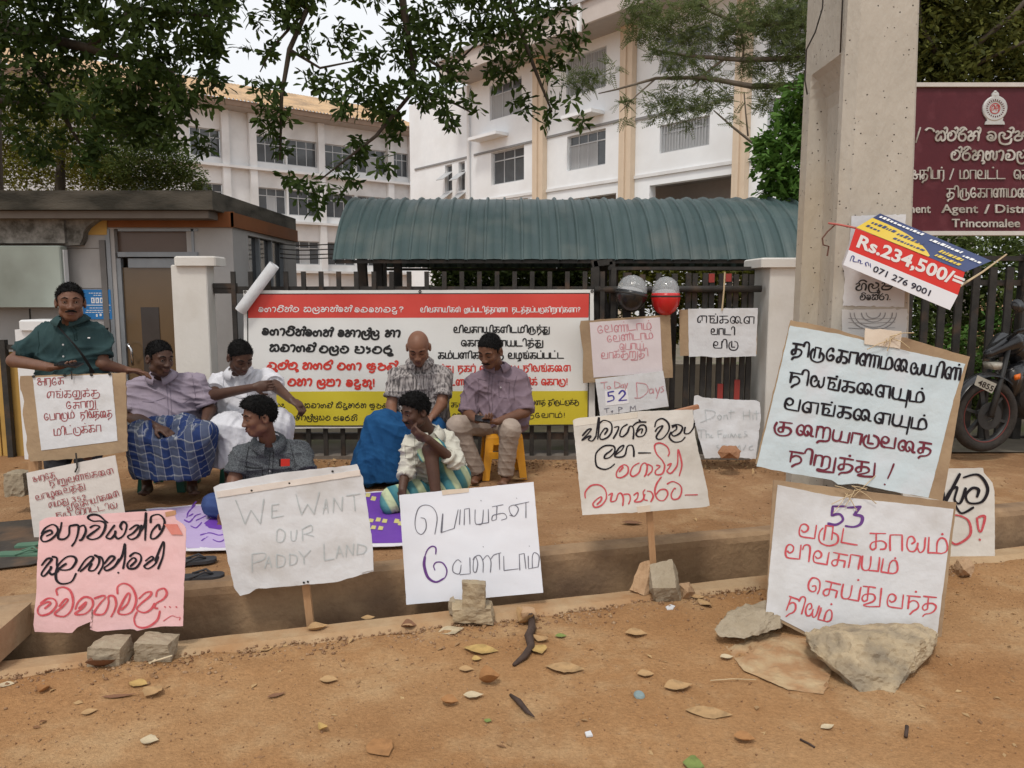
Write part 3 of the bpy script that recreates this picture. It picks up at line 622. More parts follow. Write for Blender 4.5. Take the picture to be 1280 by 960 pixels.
# ================================================================== LETTERING (pen strokes as thin ribbons lying on their sheet)
_T = """
ப|9|-0,10 0,0 9,0 9,10
ம|11|-0,10 0,0 8,0;8,0 10.5,1.5 11,5 9.5,9.3 7,10 5.3,7.5 5,4 5,0
ய|12|0,10 0,3 1.5,.2 4.5,.2 6,3 6,10;-5.2,0 12,0 12,10
ட|10|-0,10 0,0 10,0
ர|7|-0,0 0,10 7,10 7,0 5,-3
ா|7|-0,0 0,10 7,10 7,0
க|9.5|-0,10 9,10;-3.5,10 3.5,1;3.5,1 1.5,-.3 0,1.5 1,4 3.5,5 7,5.2 9.3,3.5 8.8,.5 6,0
த|9.5|-0,10 9,10;-3.5,10 3.5,1;3.5,1 1.5,-.3 0,1.5 1,4 3.5,5 7,5.2 9.2,3.5 8.5,.3 6,-2 2.5,-3 1,-5
ச|10|-0,10 10,10;-4,10 4,1;4,1 2,-.3 .3,1.5 1.2,4 4,5 9,5;-9,5 9,0
வ|11|3.4,0 1.2,.8 .2,4 .9,8.4 3,9.9 5.3,8.2 5.2,5.2 3.2,3.8 1.6,5;-3.2,0 10.5,0 10.5,10
ல|10.5|3,5 4.7,7 3,10 .6,8.5 .3,3.5 2,.2 4.6,.2 6,3 6.3,6;6.3,3 7.5,.3 9,.2 10.3,3 10.5,10
ள|11|3,4 5,3 5,.6 2.5,0 .3,2.5 .5,7 3,10 5.5,9 6,5 6,0;-5,10 11,10 11,0
ன|14|2.8,4 4.6,3 4.4,.6 2.3,0 .3,2.5 .5,7 3,10 5.2,8 5.6,0;5.6,5 7,9.5 9,10 10,8 10,0;-9,10 14,10 14,0
ண|18|2.8,4 4.6,3 4.4,.6 2.3,0 .3,2.5 .5,7 3,10 5.2,8 5.6,0;5.6,5 7,9.5 9,10 10,8 10,0;10,5 11,9.5 13,10 14,8 14,0;-13,10 18,10 18,0
ந|9|-0,10 9,10;-1.5,10 1.5,0;1.5,4 4,6.5 7,6 8.5,3 7.5,0 5,-2 3,-4.5
ங|10.5|-0,10 7,10;-2,10 2,0 10,0 10,10;2,5 5,6.5 6.5,4 5.5,2
அ|13|3,6 4.5,7.5 3.5,9.8 1,9 1,6.5 4,4.5 7.5,2.5 6,0 2.5,0 .5,2 3,4.8 12,5;-12.5,10 12.5,-1
எ|10|3,3 3,.5 1,.3 .3,3 .6,7 3,10 5,8 5,3;-3,10 10,10 10,0
இ|12|4,4 6,6 4,8.5 1,7 .3,3 2,0 6,0 8,3 7.5,7 9,9.5 11.5,8 11.5,3 9,-1.5 4,-3 0,-2
உ|12|2,8.5 4,7 5.5,9 4,10.3 2,10 1,7 2,2 4,0 6,1;-4,0 12,0
ழ|9|-0,10 0,0 6,0;6,0 9,1 9.5,5 8,9.5 6,9.5 5,7 5,2 5,-1 8,-3 3,-5
ற|10|-0,0 0,10;0,6 1,9.5 3.5,10 5,8 5,0;5,6 6,9.5 8.5,10 10,8 10,0 8,-2.5 3,-3 1,-5
ெ|8|3,4 5,4.5 5.5,1.5 3.5,0 1,1.5 .3,5.5 2,9.8 5,10 7.2,8 7.8,3 7,-1
ே|8|5.5,8.5 5,10.8 2.5,10.5 .4,7 .4,3 2.5,0 5.5,.3 7,3 5,5 3,3.5
ை|13|2.8,4 4.6,3 4.4,.6 2.3,0 .3,2.5 .5,7 3,10 5.2,8 5.6,3 7.5,0 9.2,2 8,4.5;5.6,4 6.5,9 9,10 11,7 11,1 13,0
ி|4|-1.5,9 -.8,12.5 1.5,13.5 3.5,11 3.8,0
்|0|-5.5,13 -5.2,13.6 -5,13
கு|12|-0,10 8,10;-3.5,10 3.5,1;3.5,1 1.5,-.3 0,1.5 1,4 3.5,5 7,5.2 9.5,6.5 11.5,4 11.5,0 8,-3.5 2,-3
து|12|-0,10 8,10;-3.5,10 3.5,1;3.5,1 1.5,-.3 0,1.5 1,4 3.5,5 7,5.2 8.5,3 7.5,.5 4,-1.5 1.5,-3 5,-3.5 11.8,-2.5;-12,-2.5 12,10
டு|11|-3.5,10 3.5,1.5 7.5,1.5;7,10 10.5,8 11.5,2 9,-2.5 3.5,-2.8 .3,1 .3,6 1.8,9
ரு|12|-3.2,0 3.2,10 8,10 8,1;8,6 11.5,4 11.5,-1 7,-3.5 2,-2.5 0,1 0,5 1.5,8
று|14|-0,0 0,10;0,6 1,9.5 3.5,10 5,8 5,0;5,6 6,9.5 8.5,10 10,8 10,0;10,0 7,-3 3,-3 4,-4.5 13,-3.8;-13.5,-3.8 13.5,10
ளு|13|3,4 5,3 5,.6 2.5,0 .3,2.5 .5,7 3,10 5.5,9 6,5 6,0;-5,10 10,10;10,10 10,2 8,-2 3,-3 5,-4 12,-3;-12.5,-3 12.5,10
யு|12|0,10 0,3 1.5,.2 4.5,.2 6,3 6,10;-5.2,0 12,0 12,10;-12,0 12,-6
மு|12|-0,10 0,0 6,0;6,0 9,1 9.5,6 7.5,9.8 5.5,8 5,3 6,-2 9,-3.5 12,-1 12,6
சூ|13|-2,10 11,10;-5,10 5,1;5,1 3,0 1.5,2 2.5,4.5 5,5 9,5 11,2 9,-2 4,-3.5 0,-1.5 -1.5,4 0,9
ரோ|22|5.5,8.5 5,10.8 2.5,10.5 .4,7 .4,3 2.5,0 5.5,.3 7,3 5,5 3,3.5;-8,0 8,10 14,10 14,0 12,-3;-16,0 16,10 22,10 22,0
ග|10|3.5,5.5 2.5,7.5 .8,6 .3,3 1.5,.3 3.8,.3 5,2.5 5.2,6 6.8,8.7 8.8,7.5 9.6,4.5 9.2,0
ව|9.5|2.5,5 3.5,6.3 2.2,7.2 .8,5.5 .5,2.5 3,0 7,.3 9.3,3.5 8.8,7.5 6,9.8 2.5,9.3
න|10|.5,8.5 3,10 4,7.5 1,4.5 .8,1.2 3.5,0 5.8,2 5.8,6 7.5,9.5 9.8,8 10,4 9,0
ට|9|2.5,9.5 6,9.8 9,7 9,3 6,0 2.5,.2 .5,3 1.2,6 3.5,6.5 4.5,5
ස|11|.5,8.5 2.5,10 4,8 2,6 .5,3 1,.5 3,0 5,2 6,4.5;6,4 6.5,.5 8.5,0 10.5,2 10.5,6 9,9.5 6.5,9.8 6,8
ල|10|3,5 4.8,6.5 3,8.5 .8,7 .3,2 1.5,-2.5 5,-4 9,-2.5 10,2;3.5,4 5,2 7.5,3 9.5,5 9.5,8.5 7,10
ක|12|.5,8.5 3,10 4,7.5 1,4 .5,1 3,0 6,2 6,6 8,9.5 10.5,9.5 12,6.5 11.3,0;2,5 5,4.6 8.5,5
හ|10.5|.5,8 2.5,10 3.5,7 1,4 .8,.8 4,0 6,3 6,7 8,10 10,8 10.3,3 9,0
ම|10|2.5,9.8 6.5,10 9.8,6.5 9,1.5 5.5,0 1,.5 .5,4 2.5,6.5 4.5,5 3,2.5
ද|8.5|1,9 4.5,10 5,7 2,5 .8,2.5 2.5,0 6,.5 8,3;7,-.5 7,-3.5 4,-4.5 1.5,-3
ප|10|.8,9.5 3,9.5 1,5 1,1.5 4,0 8,.5 9.8,4 9,8.5 6.5,10;1,5 5,5
ර|8.5|6.5,12 5,10.5 1.5,7.5 .5,3 2.5,0 6.5,.3 8.3,4 6.5,7 3,6.5
ය|10.5|.5,8.5 2.5,10 3.5,8 1,4 1,1 3.5,0 5.5,2 5.5,5;5.5,2 8,0 10,3 9.8,8 7.5,10
ත|9.5|3,5 4.5,7 2.5,8.5 .5,5.5 1,1 4.5,0 8,2 9.3,6 7.5,9.5 4.5,10
ඩ|9|1,9 4,10 5,7.5 2.5,5.5 1,3 2.5,.3 6,0 8.8,2.5 8.5,6.5 6.5,7
ඉ|10|2,6 4,7.5 2.5,9.5 .5,7 1.5,3 5,1 9,2 9.5,5 7,6 5,4;9,9 6.5,10 5.5,8;3,-2.5 6,-4 8.5,-1.5
බ|10.5|.5,8.5 2.5,10 3.5,7.5 1,4.5 1,1 5,0 9,1 10,5 9,9 6,10 4.8,7.5 6.5,6
එ|9|2.5,4.5 4.5,6 3,8.5 .5,6.5 .5,2 4,0 8,1.5 8.5,5 6,6;7.5,8 8.5,10.5
ණ|12|2,6 3.5,7.5 1.5,9 .5,5 1,1 3.5,0 5,3 5,7 7,9.5 8.5,7 8,2 10,0 12,3 12,9
ෂ|11|1,9 3,10 3.5,7 1,4 1.2,.8 4,0 7.5,.5 10.5,4 10,9 7,10;4,5 9,5
ෙ|7|2.5,3 4,2.2 4.3,4.5 2.8,6 .8,4.8 .4,2 2.5,.2 5.5,.8 6.8,4 6,8 3,9.5 .8,8
ා|5|0,8.5 2,10 4.5,9 5,6 4.2,2 3,-.5
ැ|4.5|1,10 .5,7 3,6 4,3 1,0;.5,7 4,7.5
ි|0|-9,11 -7,13.5 -4,13.8 -1.5,11.5
ී|0|-9,11 -7,13.5 -4,13.8 -1.5,12.3 -2.3,11 -3.5,12
්|0|-1.2,8 -.3,12 -1.8,14 -3.2,12.6
ු|0|-4,-1 -2,-1 -1.2,-3 -3,-4
ූ|0|-5,-1 -2,-1 -1,-3 -4,-4 -6,-2.5
/|6|-1,-1 5,11
!|3|-1.5,11 1.5,3.5;-1.5,.6 1.6,0
?|7|1,8.5 2.5,11 5.5,10.5 6,8 3.5,5.5 3.2,3.5;-3.1,.8 3.2,.2
.|2|-.8,.6 1,0
3|8|1,9 4,10.5 6.5,8.5 4,6 6.8,4 6,.8 3,0 .8,1.5
5|8|-6.5,10 1.5,10 1.2,5.8;1.2,5.8 4.5,6.5 7,4 5.5,.8 2.5,0 .5,1
2|8|1,8 3,10.3 6,9.3 6,6.5 1,.5;-1,.3 7.5,.5
1|5|-1,8 3,10 3,0
"""
G = {}
for ln in _T.strip().split('\n'):
    k, wd, st = ln.split('|')
    ks = []
    for q in st.split(';'):
        straight = q.startswith('-') and not q.startswith('-1.5,9') and not (q[1:2].isdigit() and k in 'ிිී්ුූ்')
        if k in ('ி','්','ි','ී','ු','ූ','்'): straight = False
        t = q[1:] if straight else q
        ks.append((straight, [tuple(map(float, p.split(','))) for p in t.split()]))
    G[k] = (float(wd), ks)
SIGNS = set('ாிீுூெேைொோ்ාැෑිීුූෙේොෝ්\u200d')
def tokens(s):
    out = []; i = 0; s = s.replace('\u200d', '')
    while i < len(s):
        c = s[i]; i += 1
        if c == ' ': out.append(' '); continue
        sg = ''
        while i < len(s) and s[i] in SIGNS: sg += s[i]; i += 1
        if c+sg in G: out.append(c+sg); continue
        pre = []; post = []
        for q in sg:
            if q in 'ெேைෙ': pre.append(q)
            elif q == 'ொ': pre.append('ெ'); post.append('ா')
            elif q == 'ோ': pre.append('ே'); post.append('ா')
            elif q == 'ො': pre.append('ෙ'); post.append('ා')
            elif q == 'ේ': pre.append('ෙ'); post.append('්')
            elif q == 'ෝ': pre.append('ෙ'); post += ['ා', '්']
            elif q == 'ෑ': post.append('ැ')
            elif q == 'ீ': post.append('ி')
            else:
                if c+q in G: c = c+q
                else: post.append(q)
        for t in pre+[c]+post:
            if t in G: out.append(t)
            else: print('missing glyph', repr(t), s)
    return out
def catmull(p, n=5):
    if len(p) < 3: return p
    q = [p[0]]+list(p)+[p[-1]]; o = []
    for i in range(1, len(q)-2):
        a, b, c, d = q[i-1], q[i], q[i+1], q[i+2]
        for k in range(n):
            t = k/n
            o.append(tuple(.5*((2*b[j])+(-a[j]+c[j])*t+(2*a[j]-5*b[j]+4*c[j]-d[j])*t*t+(-a[j]+3*b[j]-3*c[j]+d[j])*t**3) for j in (0, 1)))
    o.append(tuple(q[-2])); return o
def dense(p, step):
    o = [p[0]]
    for a, b in zip(p, p[1:]):
        L = math.hypot(b[0]-a[0], b[1]-a[1]); n = max(1, int(L/step))
        for k in range(1, n+1): o.append((a[0]+(b[0]-a[0])*k/n, a[1]+(b[1]-a[1])*k/n))
    return o
class Sheet:
    """flat or gently wrinkled sheet through a photo point, leaning back by lean and turned by yaw degrees"""
    def __init__(s, px, py, Y, lean=6, yaw=0, wr=.004, seed=0, wsc=5):
        s.p = PY(px, py, Y); l, y = R(lean), R(yaw)
        s.n = Vector((math.sin(y)*math.cos(l), -math.cos(y)*math.cos(l), math.sin(l)))
        s.u = Vector((math.cos(y), math.sin(y), 0)); s.v = s.u.cross(s.n)*-1
        s.wr = wr; s.seed = seed; s.wsc = wsc; s.cnt = 0
    def disp(s, a, b):
        if s.wr == 0: return 0
        if getattr(s, 'soft', 0): return s.wr*(noise.noise(Vector((a*s.wsc, b*s.wsc, s.seed*7.3)))+.35*math.sin((a*1.2+b)*7+1.5*math.sin(b*3)))
        q = Vector((a*s.wsc, b*s.wsc, s.seed*7.3))
        return s.wr*(noise.noise(q)*1.2+(abs(noise.noise(q*2.3+Vector((5,1,0))))-.3)*.8)
    def P(s, px, py, off=0):
        w_ = PPL(px, py, s.p, s.n); d = w_-s.p
        return w_+s.n*(off+s.disp(d.dot(s.u), d.dot(s.v)))
    def patch(s, name, m, parent, TL, TR, BR, BL, top=None, bot=None, left=None, right=None, nx=26, ny=20, th=.003, rag=.5, off=0):
        top = [TL]+(top or [])+[TR]; bot = [BL]+(bot or [])+[BR]; left = [TL]+(left or [])+[BL]; right = [TR]+(right or [])+[BR]
        def along(pl, t, k):
            L = [0]
            for a, b in zip(pl, pl[1:]): L.append(L[-1]+math.hypot(b[0]-a[0], b[1]-a[1])+1e-6)
            x = t*L[-1]
            for i in range(len(pl)-1):
                if x <= L[i+1]+1e-6:
                    f = (x-L[i])/(L[i+1]-L[i]); p = (pl[i][0]+(pl[i+1][0]-pl[i][0])*f, pl[i][1]+(pl[i+1][1]-pl[i][1])*f); break
            e = rag*(0 if t in (0, 1) else 1)
            return (p[0]+e*noise.noise(Vector((t*17, k, s.seed))), p[1]+e*noise.noise(Vector((t*17, k+9, s.seed))))
        vs = []; fs = []
        for j in range(ny+1):
            t = j/ny; l = along(left, t, 1); r = along(right, t, 2)
            for i in range(nx+1):
                u = i/nx; tp = along(top, u, 3); bt = along(bot, u, 4)
                q = [(1-t)*tp[k]+t*bt[k]+(1-u)*l[k]+u*r[k]-((1-u)*(1-t)*TL[k]+u*(1-t)*TR[k]+(1-u)*t*BL[k]+u*t*BR[k]) for k in (0, 1)]
                vs.append(s.P(q[0], q[1], off))
        W = nx+1; N = len(vs)
        for j in range(ny):
            for i in range(nx): a = j*W+i; fs.append((a, a+W, a+W+1, a+1)); fs.append((N+a, N+a+1, N+a+W+1, N+a+W))
        vs += [v-s.n*th for v in vs]
        b = [i for i in range(W)]+[j*W+nx for j in range(1, ny+1)]+[ny*W+i for i in range(nx-1, -1, -1)]+[j*W for j in range(ny-1, 0, -1)]
        m_ = len(vs); vs += [vs[a] for a in b]+[vs[a+N] for a in b]; nb = len(b)
        for i in range(nb): c = (i+1) % nb; fs.append((m_+i, m_+c, m_+nb+c, m_+nb+i))
        o = mkobj(name, vs, fs, m, parent)
        k = nx*ny*2; o.data.polygons.foreach_set('use_smooth', [i < k for i in range(len(fs))]); return o
    def ribbon(s, mb, pts, wd, off=.0012, thick=0, mod=.38, closed_caps=True):
        """pts in photo pixels"""
        if len(pts) < 2: return
        pts = dense(pts, max(1.2, wd*.7)) if s.wr else pts
        clean = [pts[0]]
        for p in pts[1:]:
            if math.hypot(p[0]-clean[-1][0], p[1]-clean[-1][1]) > .05: clean.append(p)
        pts = clean; n = len(pts)
        if n < 2: return
        ph = random.random()*6; base = len(mb.v); s.cnt += 1
        for i, p in enumerate(pts):
            a = pts[max(i-1, 0)]; b = pts[min(i+1, n-1)]; dx, dy = b[0]-a[0], b[1]-a[1]; L = math.hypot(dx, dy) or 1; dx /= L; dy /= L
            w_ = wd/2*(1+mod*math.sin(i*.23+ph)*.5+mod*(abs(dx)*-.4+abs(dy)*.3))
            ex, ey = p
            if i == 0: ex -= dx*wd*.3; ey -= dy*wd*.3; w_ *= .75
            if i == n-1: ex += dx*wd*.3; ey += dy*wd*.3; w_ *= .75
            o_ = off+1.5e-6*(s.cnt % 300)+2e-6*i
            mb.v.append(tuple(s.P(ex-dy*w_, ey+dx*w_, o_))); mb.v.append(tuple(s.P(ex+dy*w_, ey-dx*w_, o_)))
        for i in range(n-1): a = base+2*i; mb.f.append((a, a+2, a+3, a+1))
        if thick:
            b2 = len(mb.v)
            for k in range(2*n): v = Vector(mb.v[base+k])-s.n*thick; mb.v.append(tuple(v))
            for i in range(n-1):
                a = base+2*i; c = b2+2*i; mb.f.append((a, c, c+2, a+2)); mb.f.append((a+1, a+3, c+3, c+1))
            mb.f.append((base, base+1, b2+1, b2)); e = base+2*n-2; f = b2+2*n-2; mb.f.append((e, f, f+1, e+1))
    def trace(s, mb, org, sc, data, wd, **k):
        for q in ('@'+data.replace('\n', '@')).split(';'):
            if '@' in q: mb.mark(); q = q.replace('@', ' ')
            q = q.strip()
            if not q: continue
            st = q.startswith('-'); q = q[1:] if st else q
            p = [tuple(map(float, t.split(','))) for t in q.split()]
            if len(p) == 1: p = [p[0], (p[0][0]+3, p[0][1]+2)]
            p = [(org[0]+a/sc, org[1]+b/sc) for a, b in p]
            s.ribbon(mb, p if st else catmull(p, 6), wd, **k)
    def text(s, mb, txt, a, b, h, wd, org=(0, 0), sc=1, jit=.06, gap=2.2, **kw):
        """glyph string from baseline point a to b (zoom px), body height h"""
        mb.mark(); a = (org[0]+a[0]/sc, org[1]+a[1]/sc); b = (org[0]+b[0]/sc, org[1]+b[1]/sc); h = h/sc/10
        tk = tokens(txt); tot = sum((6 if t == ' ' else G[t][0]+(gap if G[t][0] > 0 else 0)) for t in tk)-gap
        L = math.hypot(b[0]-a[0], b[1]-a[1]); ex = ((b[0]-a[0])/L, (b[1]-a[1])/L); ey = (ex[1], -ex[0]); k = L/tot; x = 0
        for t in tk:
            if t == ' ': x += 6; continue
            wg, st = G[t]; r = jit*random.uniform(-1, 1); jy = jit*8*random.uniform(-1, 1); js = 1+jit*random.uniform(-1, 1)*1.2
            for straight, pts in st:
                q = pts if straight else catmull(pts, 4)
                if jit: q = [(u+jit*3*noise.noise(Vector((u*.2+x, v*.2, 1))), v+jit*3*noise.noise(Vector((u*.2+x, v*.2, 8)))) for u, v in (dense(q, 2.5) if straight else q)]
                q = [((u-r*v)*1, (v*js+r*u+jy)) for u, v in q]
                s.ribbon(mb, [(a[0]+ex[0]*(x+u)*k+ey[0]*v*h, a[1]+ex[1]*(x+u)*k+ey[1]*v*h) for u, v in q], wd, **kw)
            x += wg+(gap if wg > 0 else 0)
    def font(s, mb, txt, a, b, h, org=(0, 0), sc=1, off=.0015, bold=0, thick=0):
        """printed Latin text from the built-in font; cap height h px, squeezed to run from a to b"""
        a = (org[0]+a[0]/sc, org[1]+a[1]/sc); b = (org[0]+b[0]/sc, org[1]+b[1]/sc); h = h/sc
        cu = bpy.data.curves.new('lettering', 'FONT'); cu.body = txt; cu.size = 1; cu.offset = bold; cu.resolution_u = 3
        if thick: cu.extrude = .5
        o = bpy.data.objects.new('lettering', cu); COL.objects.link(o); me = bpy.data.meshes.new_from_object(o.evaluated_get(bpy.context.evaluated_depsgraph_get()))
        xs = [v.co.x for v in me.vertices]; x0, x1 = min(xs), max(xs)
        L = math.hypot(b[0]-a[0], b[1]-a[1]); ex = ((b[0]-a[0])/L, (b[1]-a[1])/L); ey = (ex[1], -ex[0]); base = len(mb.v)
        for v in me.vertices:
            u = (v.co.x-x0)/(x1-x0)*L; w_ = v.co.y/.70*h
            mb.v.append(tuple(s.P(a[0]+ex[0]*u+ey[0]*w_, a[1]+ex[1]*u+ey[1]*w_, off+(thick*(v.co.z+.5) if thick else 0))))
        for p in me.polygons: mb.f.append(tuple(base+i for i in p.vertices))
        bpy.data.objects.remove(o); bpy.data.meshes.remove(me); bpy.data.curves.remove(cu)
    def poly(s, mb, pts, off=.001):
        base = len(mb.v); mb.v += [tuple(s.P(*p, off)) for p in pts]; mb.f.append(tuple(range(base, base+len(pts))))
def ink(name, c, c2=None): return mat(name, c, c2 or tuple(min(1, x*1.25+.004) for x in c), 60, .85, detail=2, spec=.1)
I_dark = ink('dark_marker', (.018,.016,.02)); I_mar = ink('maroon_marker', (.14,.03,.045)); I_red = ink('red_marker', (.50,.06,.08), (.6,.14,.15))
I_pink = ink('faded_red_marker', (.50,.16,.2), (.6,.32,.34)); I_blue = ink('blue_marker', (.07,.06,.28)); I_purp = ink('purple_marker', (.12,.05,.2))
I_grey = ink('faint_pencil', (.40,.44,.45), (.50,.53,.54)); I_thin = ink('thin_pen', (.12,.12,.15), (.2,.2,.24)); I_brown = ink('brown_red_marker', (.26,.05,.06), (.36,.1,.1))
I_white = mat('white_print', (.8,.8,.8))
def paper(name, a, b, c3=None): return mat(name, a, b, 3, .85, .9, 9, c3=c3, sc3=3.5, f3=.38)
W_paper = paper('white_paper', (.58,.59,.61), (.66,.67,.69), (.48,.465,.45)); W_cream = paper('cream_paper', (.62,.60,.56), (.70,.68,.64), (.54,.51,.46))
W_blue = paper('pale_blue_paper', (.50,.60,.65), (.58,.66,.70), (.60,.61,.66)); W_pink = paper('pink_paper_sheet', (.70,.44,.45), (.75,.50,.50), (.68,.38,.38))
W_line = mat('lined_paper', (.60,.56,.53), (.66,.62,.58), 2, .85, .3, 30, c3=(.5,.46,.43), sc3=2, f3=.35)
M_card = mat('brown_cardboard', (.30,.21,.13), (.40,.29,.18), 5, .9, .4, 30, c3=(.24,.16,.10), sc3=3, f3=.4)
M_stick = mat('raw_stick', (.36,.2,.1), (.46,.28,.15), 9, .85, .4, 30, stretch=(3,3,.5))
M_tape = mat('peeling_tape', (.62,.52,.42), (.70,.62,.52), 6, .7, .3, 20)
M_rope = mat('straw_string', (.45,.34,.2), (.55,.43,.27), 20, .9)
# ================================================================== SIGNS
def lab(o, l, c, g=None): return tag(o, l, c, g)
random.seed(11)
# ---- banner on the fence
B = thing('banner', PY(520, 540, 6.55), 'wide printed protest banner in red, white and yellow hung along the black fence', 'banner')
sh = Sheet(520, 450, 6.55, 0, 0, .012, 3, 1.7); sh.soft = True
sh.patch('white_border', mat('banner_white', (.70,.70,.68), (.76,.76,.74), 2, .5, .1, 6), B, (304,363), (742,362), (744,530), (307,537), nx=60, ny=24, rag=.3, th=.004)
def bquad(name, m, TL, TR, BR, BL, off): return sh.patch(name, m, B, TL, TR, BR, BL, nx=60, ny=8, rag=0, th=.0008, off=off)
for q4_ in (((308.5,367),(737.5,366),(737.5,367.2),(308.5,368.2)), ((311.5,532.3),(735.5,530.8),(735.5,532),(311.5,533.5)), ((308.5,367),(309.8,367),(312.8,533),(311.5,533.5)), ((736.2,366),(737.5,366),(735.5,532),(734.2,532))): bquad('black_outline', M_dark, *q4_, .0035)
bquad('white_field', mat('banner_white', (.7,.7,.7)), (310,396), (736,396), (735,490), (311.5,490), 0.0024)
bquad('red_band', mat('banner_red', (.58,.05,.04), (.66,.09,.07), 2, .5, .1, 6), (309.5,368), (736.5,367), (735.5,397), (310,397.5), .0030)
bquad('yellow_band', mat('banner_yellow', (.58,.48,.03), (.64,.54,.05), 2, .5, .1, 6), (311.5,489.5), (734.5,488.5), (734.2,530.5), (312,532), .0030)
Z2 = dict(org=(300, 360), sc=5.332, jit=0, off=.0052, mod=.15); Z3 = dict(org=(520, 360), sc=5.335, jit=0, off=.0052, mod=.15)
mb = MB(); 
for t, a, b, y in (('ගොවීන්ට',125,390,158), ('සලකන්නේ',425,740,158), ('මෙහෙමද?',765,1090,160)): sh.text(mb, t, (a,y), (b,y), 30, 1.15, **Z2)
for t, a, b, y in (('விவசாயிகள்',30,295,160), ('இப்படித்தானா',322,608,160), ('நடத்தப்படுகிறார்களா?',640,1095,160)): sh.text(mb, t, (a,y), (b,y), 28, 1.0, **Z3)
mb.go('white_lettering', I_white, B)
mb = MB(); W1 = 2.6
for t, a, b, y, y2 in (('ගොවීන්ගෙන්',150,610,310,322), ('කොල්ල',655,925,322,326), ('කා',970,1065,324,324), ('සමාගම්',200,495,420,424), ('වලට',530,720,428,430), ('පැවරූ',765,1010,432,434)): sh.text(mb, t, (a,y), (b,y2), 42, W1, **Z2)
for t, a, b, y in (('விவசாயிகளிடமிருந்து',252,888,296), ('கொள்ளையடித்து',302,845,386), ('கம்பனிகளுக்கு வழங்கப்பட்ட',150,985,468)): sh.text(mb, t, (a,y), (b,y), 36, 1.6, **Z3)
mb.go('black_lettering', mat('banner_black', (.02,.02,.02), rough=.5), B)
mb = MB()
for t, a, b, y in (('මුත්තු',185,380,540), ('නගර්',418,606,540), ('වගා',650,806,542), ('ඉඩම්',848,1040,545), ('වහා',322,476,648), ('ලබා',515,666,652), ('දෙනු!',710,900,654)): sh.text(mb, t, (a,y), (b,y), 42, W1, **Z2)
for t, a, b, y in (('முத்து நகர் விவசாய நிலங்களை',100,1028,553), ('உடனடியாக திருப்பிக் கொடு!',170,1012,643)): sh.text(mb, t, (a,y+4), (b,y), 36, 1.6, **Z3)
mb.go('red_lettering', mat('banner_red_ink', (.60,.05,.035), rough=.5), B)
mb = MB()
for t, a, b, y in (('මද',240,300,800), ('සමාගම්',430,612,798), ('සිදුකරන',640,838,798), ('ඉඩම්',862,985,800), ('කර',1000,1075,800), ('කොල්ලයට',340,600,880), ('එරෙහි',625,780,882)): sh.text(mb, t, (a,y), (b,y), 28, 1.1, **Z2)
for t, a, b, y in (('கம்பனிகளின்',235,700,793), ('வனத் திருட்டுக்கு',765,1085,778), ('மாட்டோம் அடங்குவோம்!',225,995,866)): sh.text(mb, t, (a,y), (b,y-4), 27, .95, **Z3)
mb.go('black_lettering', mat('banner_black', (.02,.02,.02), rough=.5), B)
for (x, y) in ((306.5,365),(525,364.5),(740,364),(741,529),(309,535.5)): 
    p = sh.P(x, y, .003); MB().lathe(p, [(.006,0),(.013,0),(.013,.003),(.006,.003)], 10, Vector((0,-1,0))).go('eyelet', M_dark, B)
# rolled paper above the banner's left corner
rp = MB(); a = PY(300, 389, 6.5); b_ = PY(343, 331, 6.5); d = (b_-a); rp.lathe(a, [(.045,0),(.048,.02),(.046,d.length),(.040,d.length),(.038,d.length-.02),(.035,0)], 14, d.normalized())
lab(rp.go('rolled_paper', W_paper, base=a, smooth=True), 'rolled sheet of white paper stuck behind the upper left corner of the banner', 'paper roll')

def stake(T, a, b, w=.03, name='stick'): return MB().bar(a, b, w, w*.6).go(name, M_stick, T)
# ---- pink sign
T = thing('pink_placard', PY(140, 790, 3.36), 'pink paper placard lettered in black and red, standing on grey bricks at the left', 'placard')
sh = Sheet(140, 715, 3.36, 8, 0, .006, 11)
sh.patch('sheet', W_pink, T, (49,652), (233,662), (228,783), (43,790), top=[(58,647),(110,643.5),(150,641),(200,638),(217,637),(221,650),(231,656)], bot=[(90,791),(97,784),(116,776),(112,787),(120,790),(166,786),(172,788),(200,783)], left=[(46,735),(41,782)], nx=44, ny=30, rag=.8)
sh.patch('brown_tape', mat('brown_tape', (.42,.22,.12), (.5,.28,.16), 6, .6), T, (207,640), (220,637.5), (221,643), (208,646), nx=3, ny=2, off=.002)
sh.patch('red_scrap', mat('red_scrap', (.6,.16,.12), (.68,.3,.26), 9, .8), T, (206,655), (222,655), (229,668), (215,668), nx=4, ny=3, off=.006)
sh.patch('folded_flap', W_pink, T, (58,648), (206,640), (207,648), (58,659), nx=20, ny=3, off=.0013, th=.0006)
O1 = ((30, 630), 5.648)
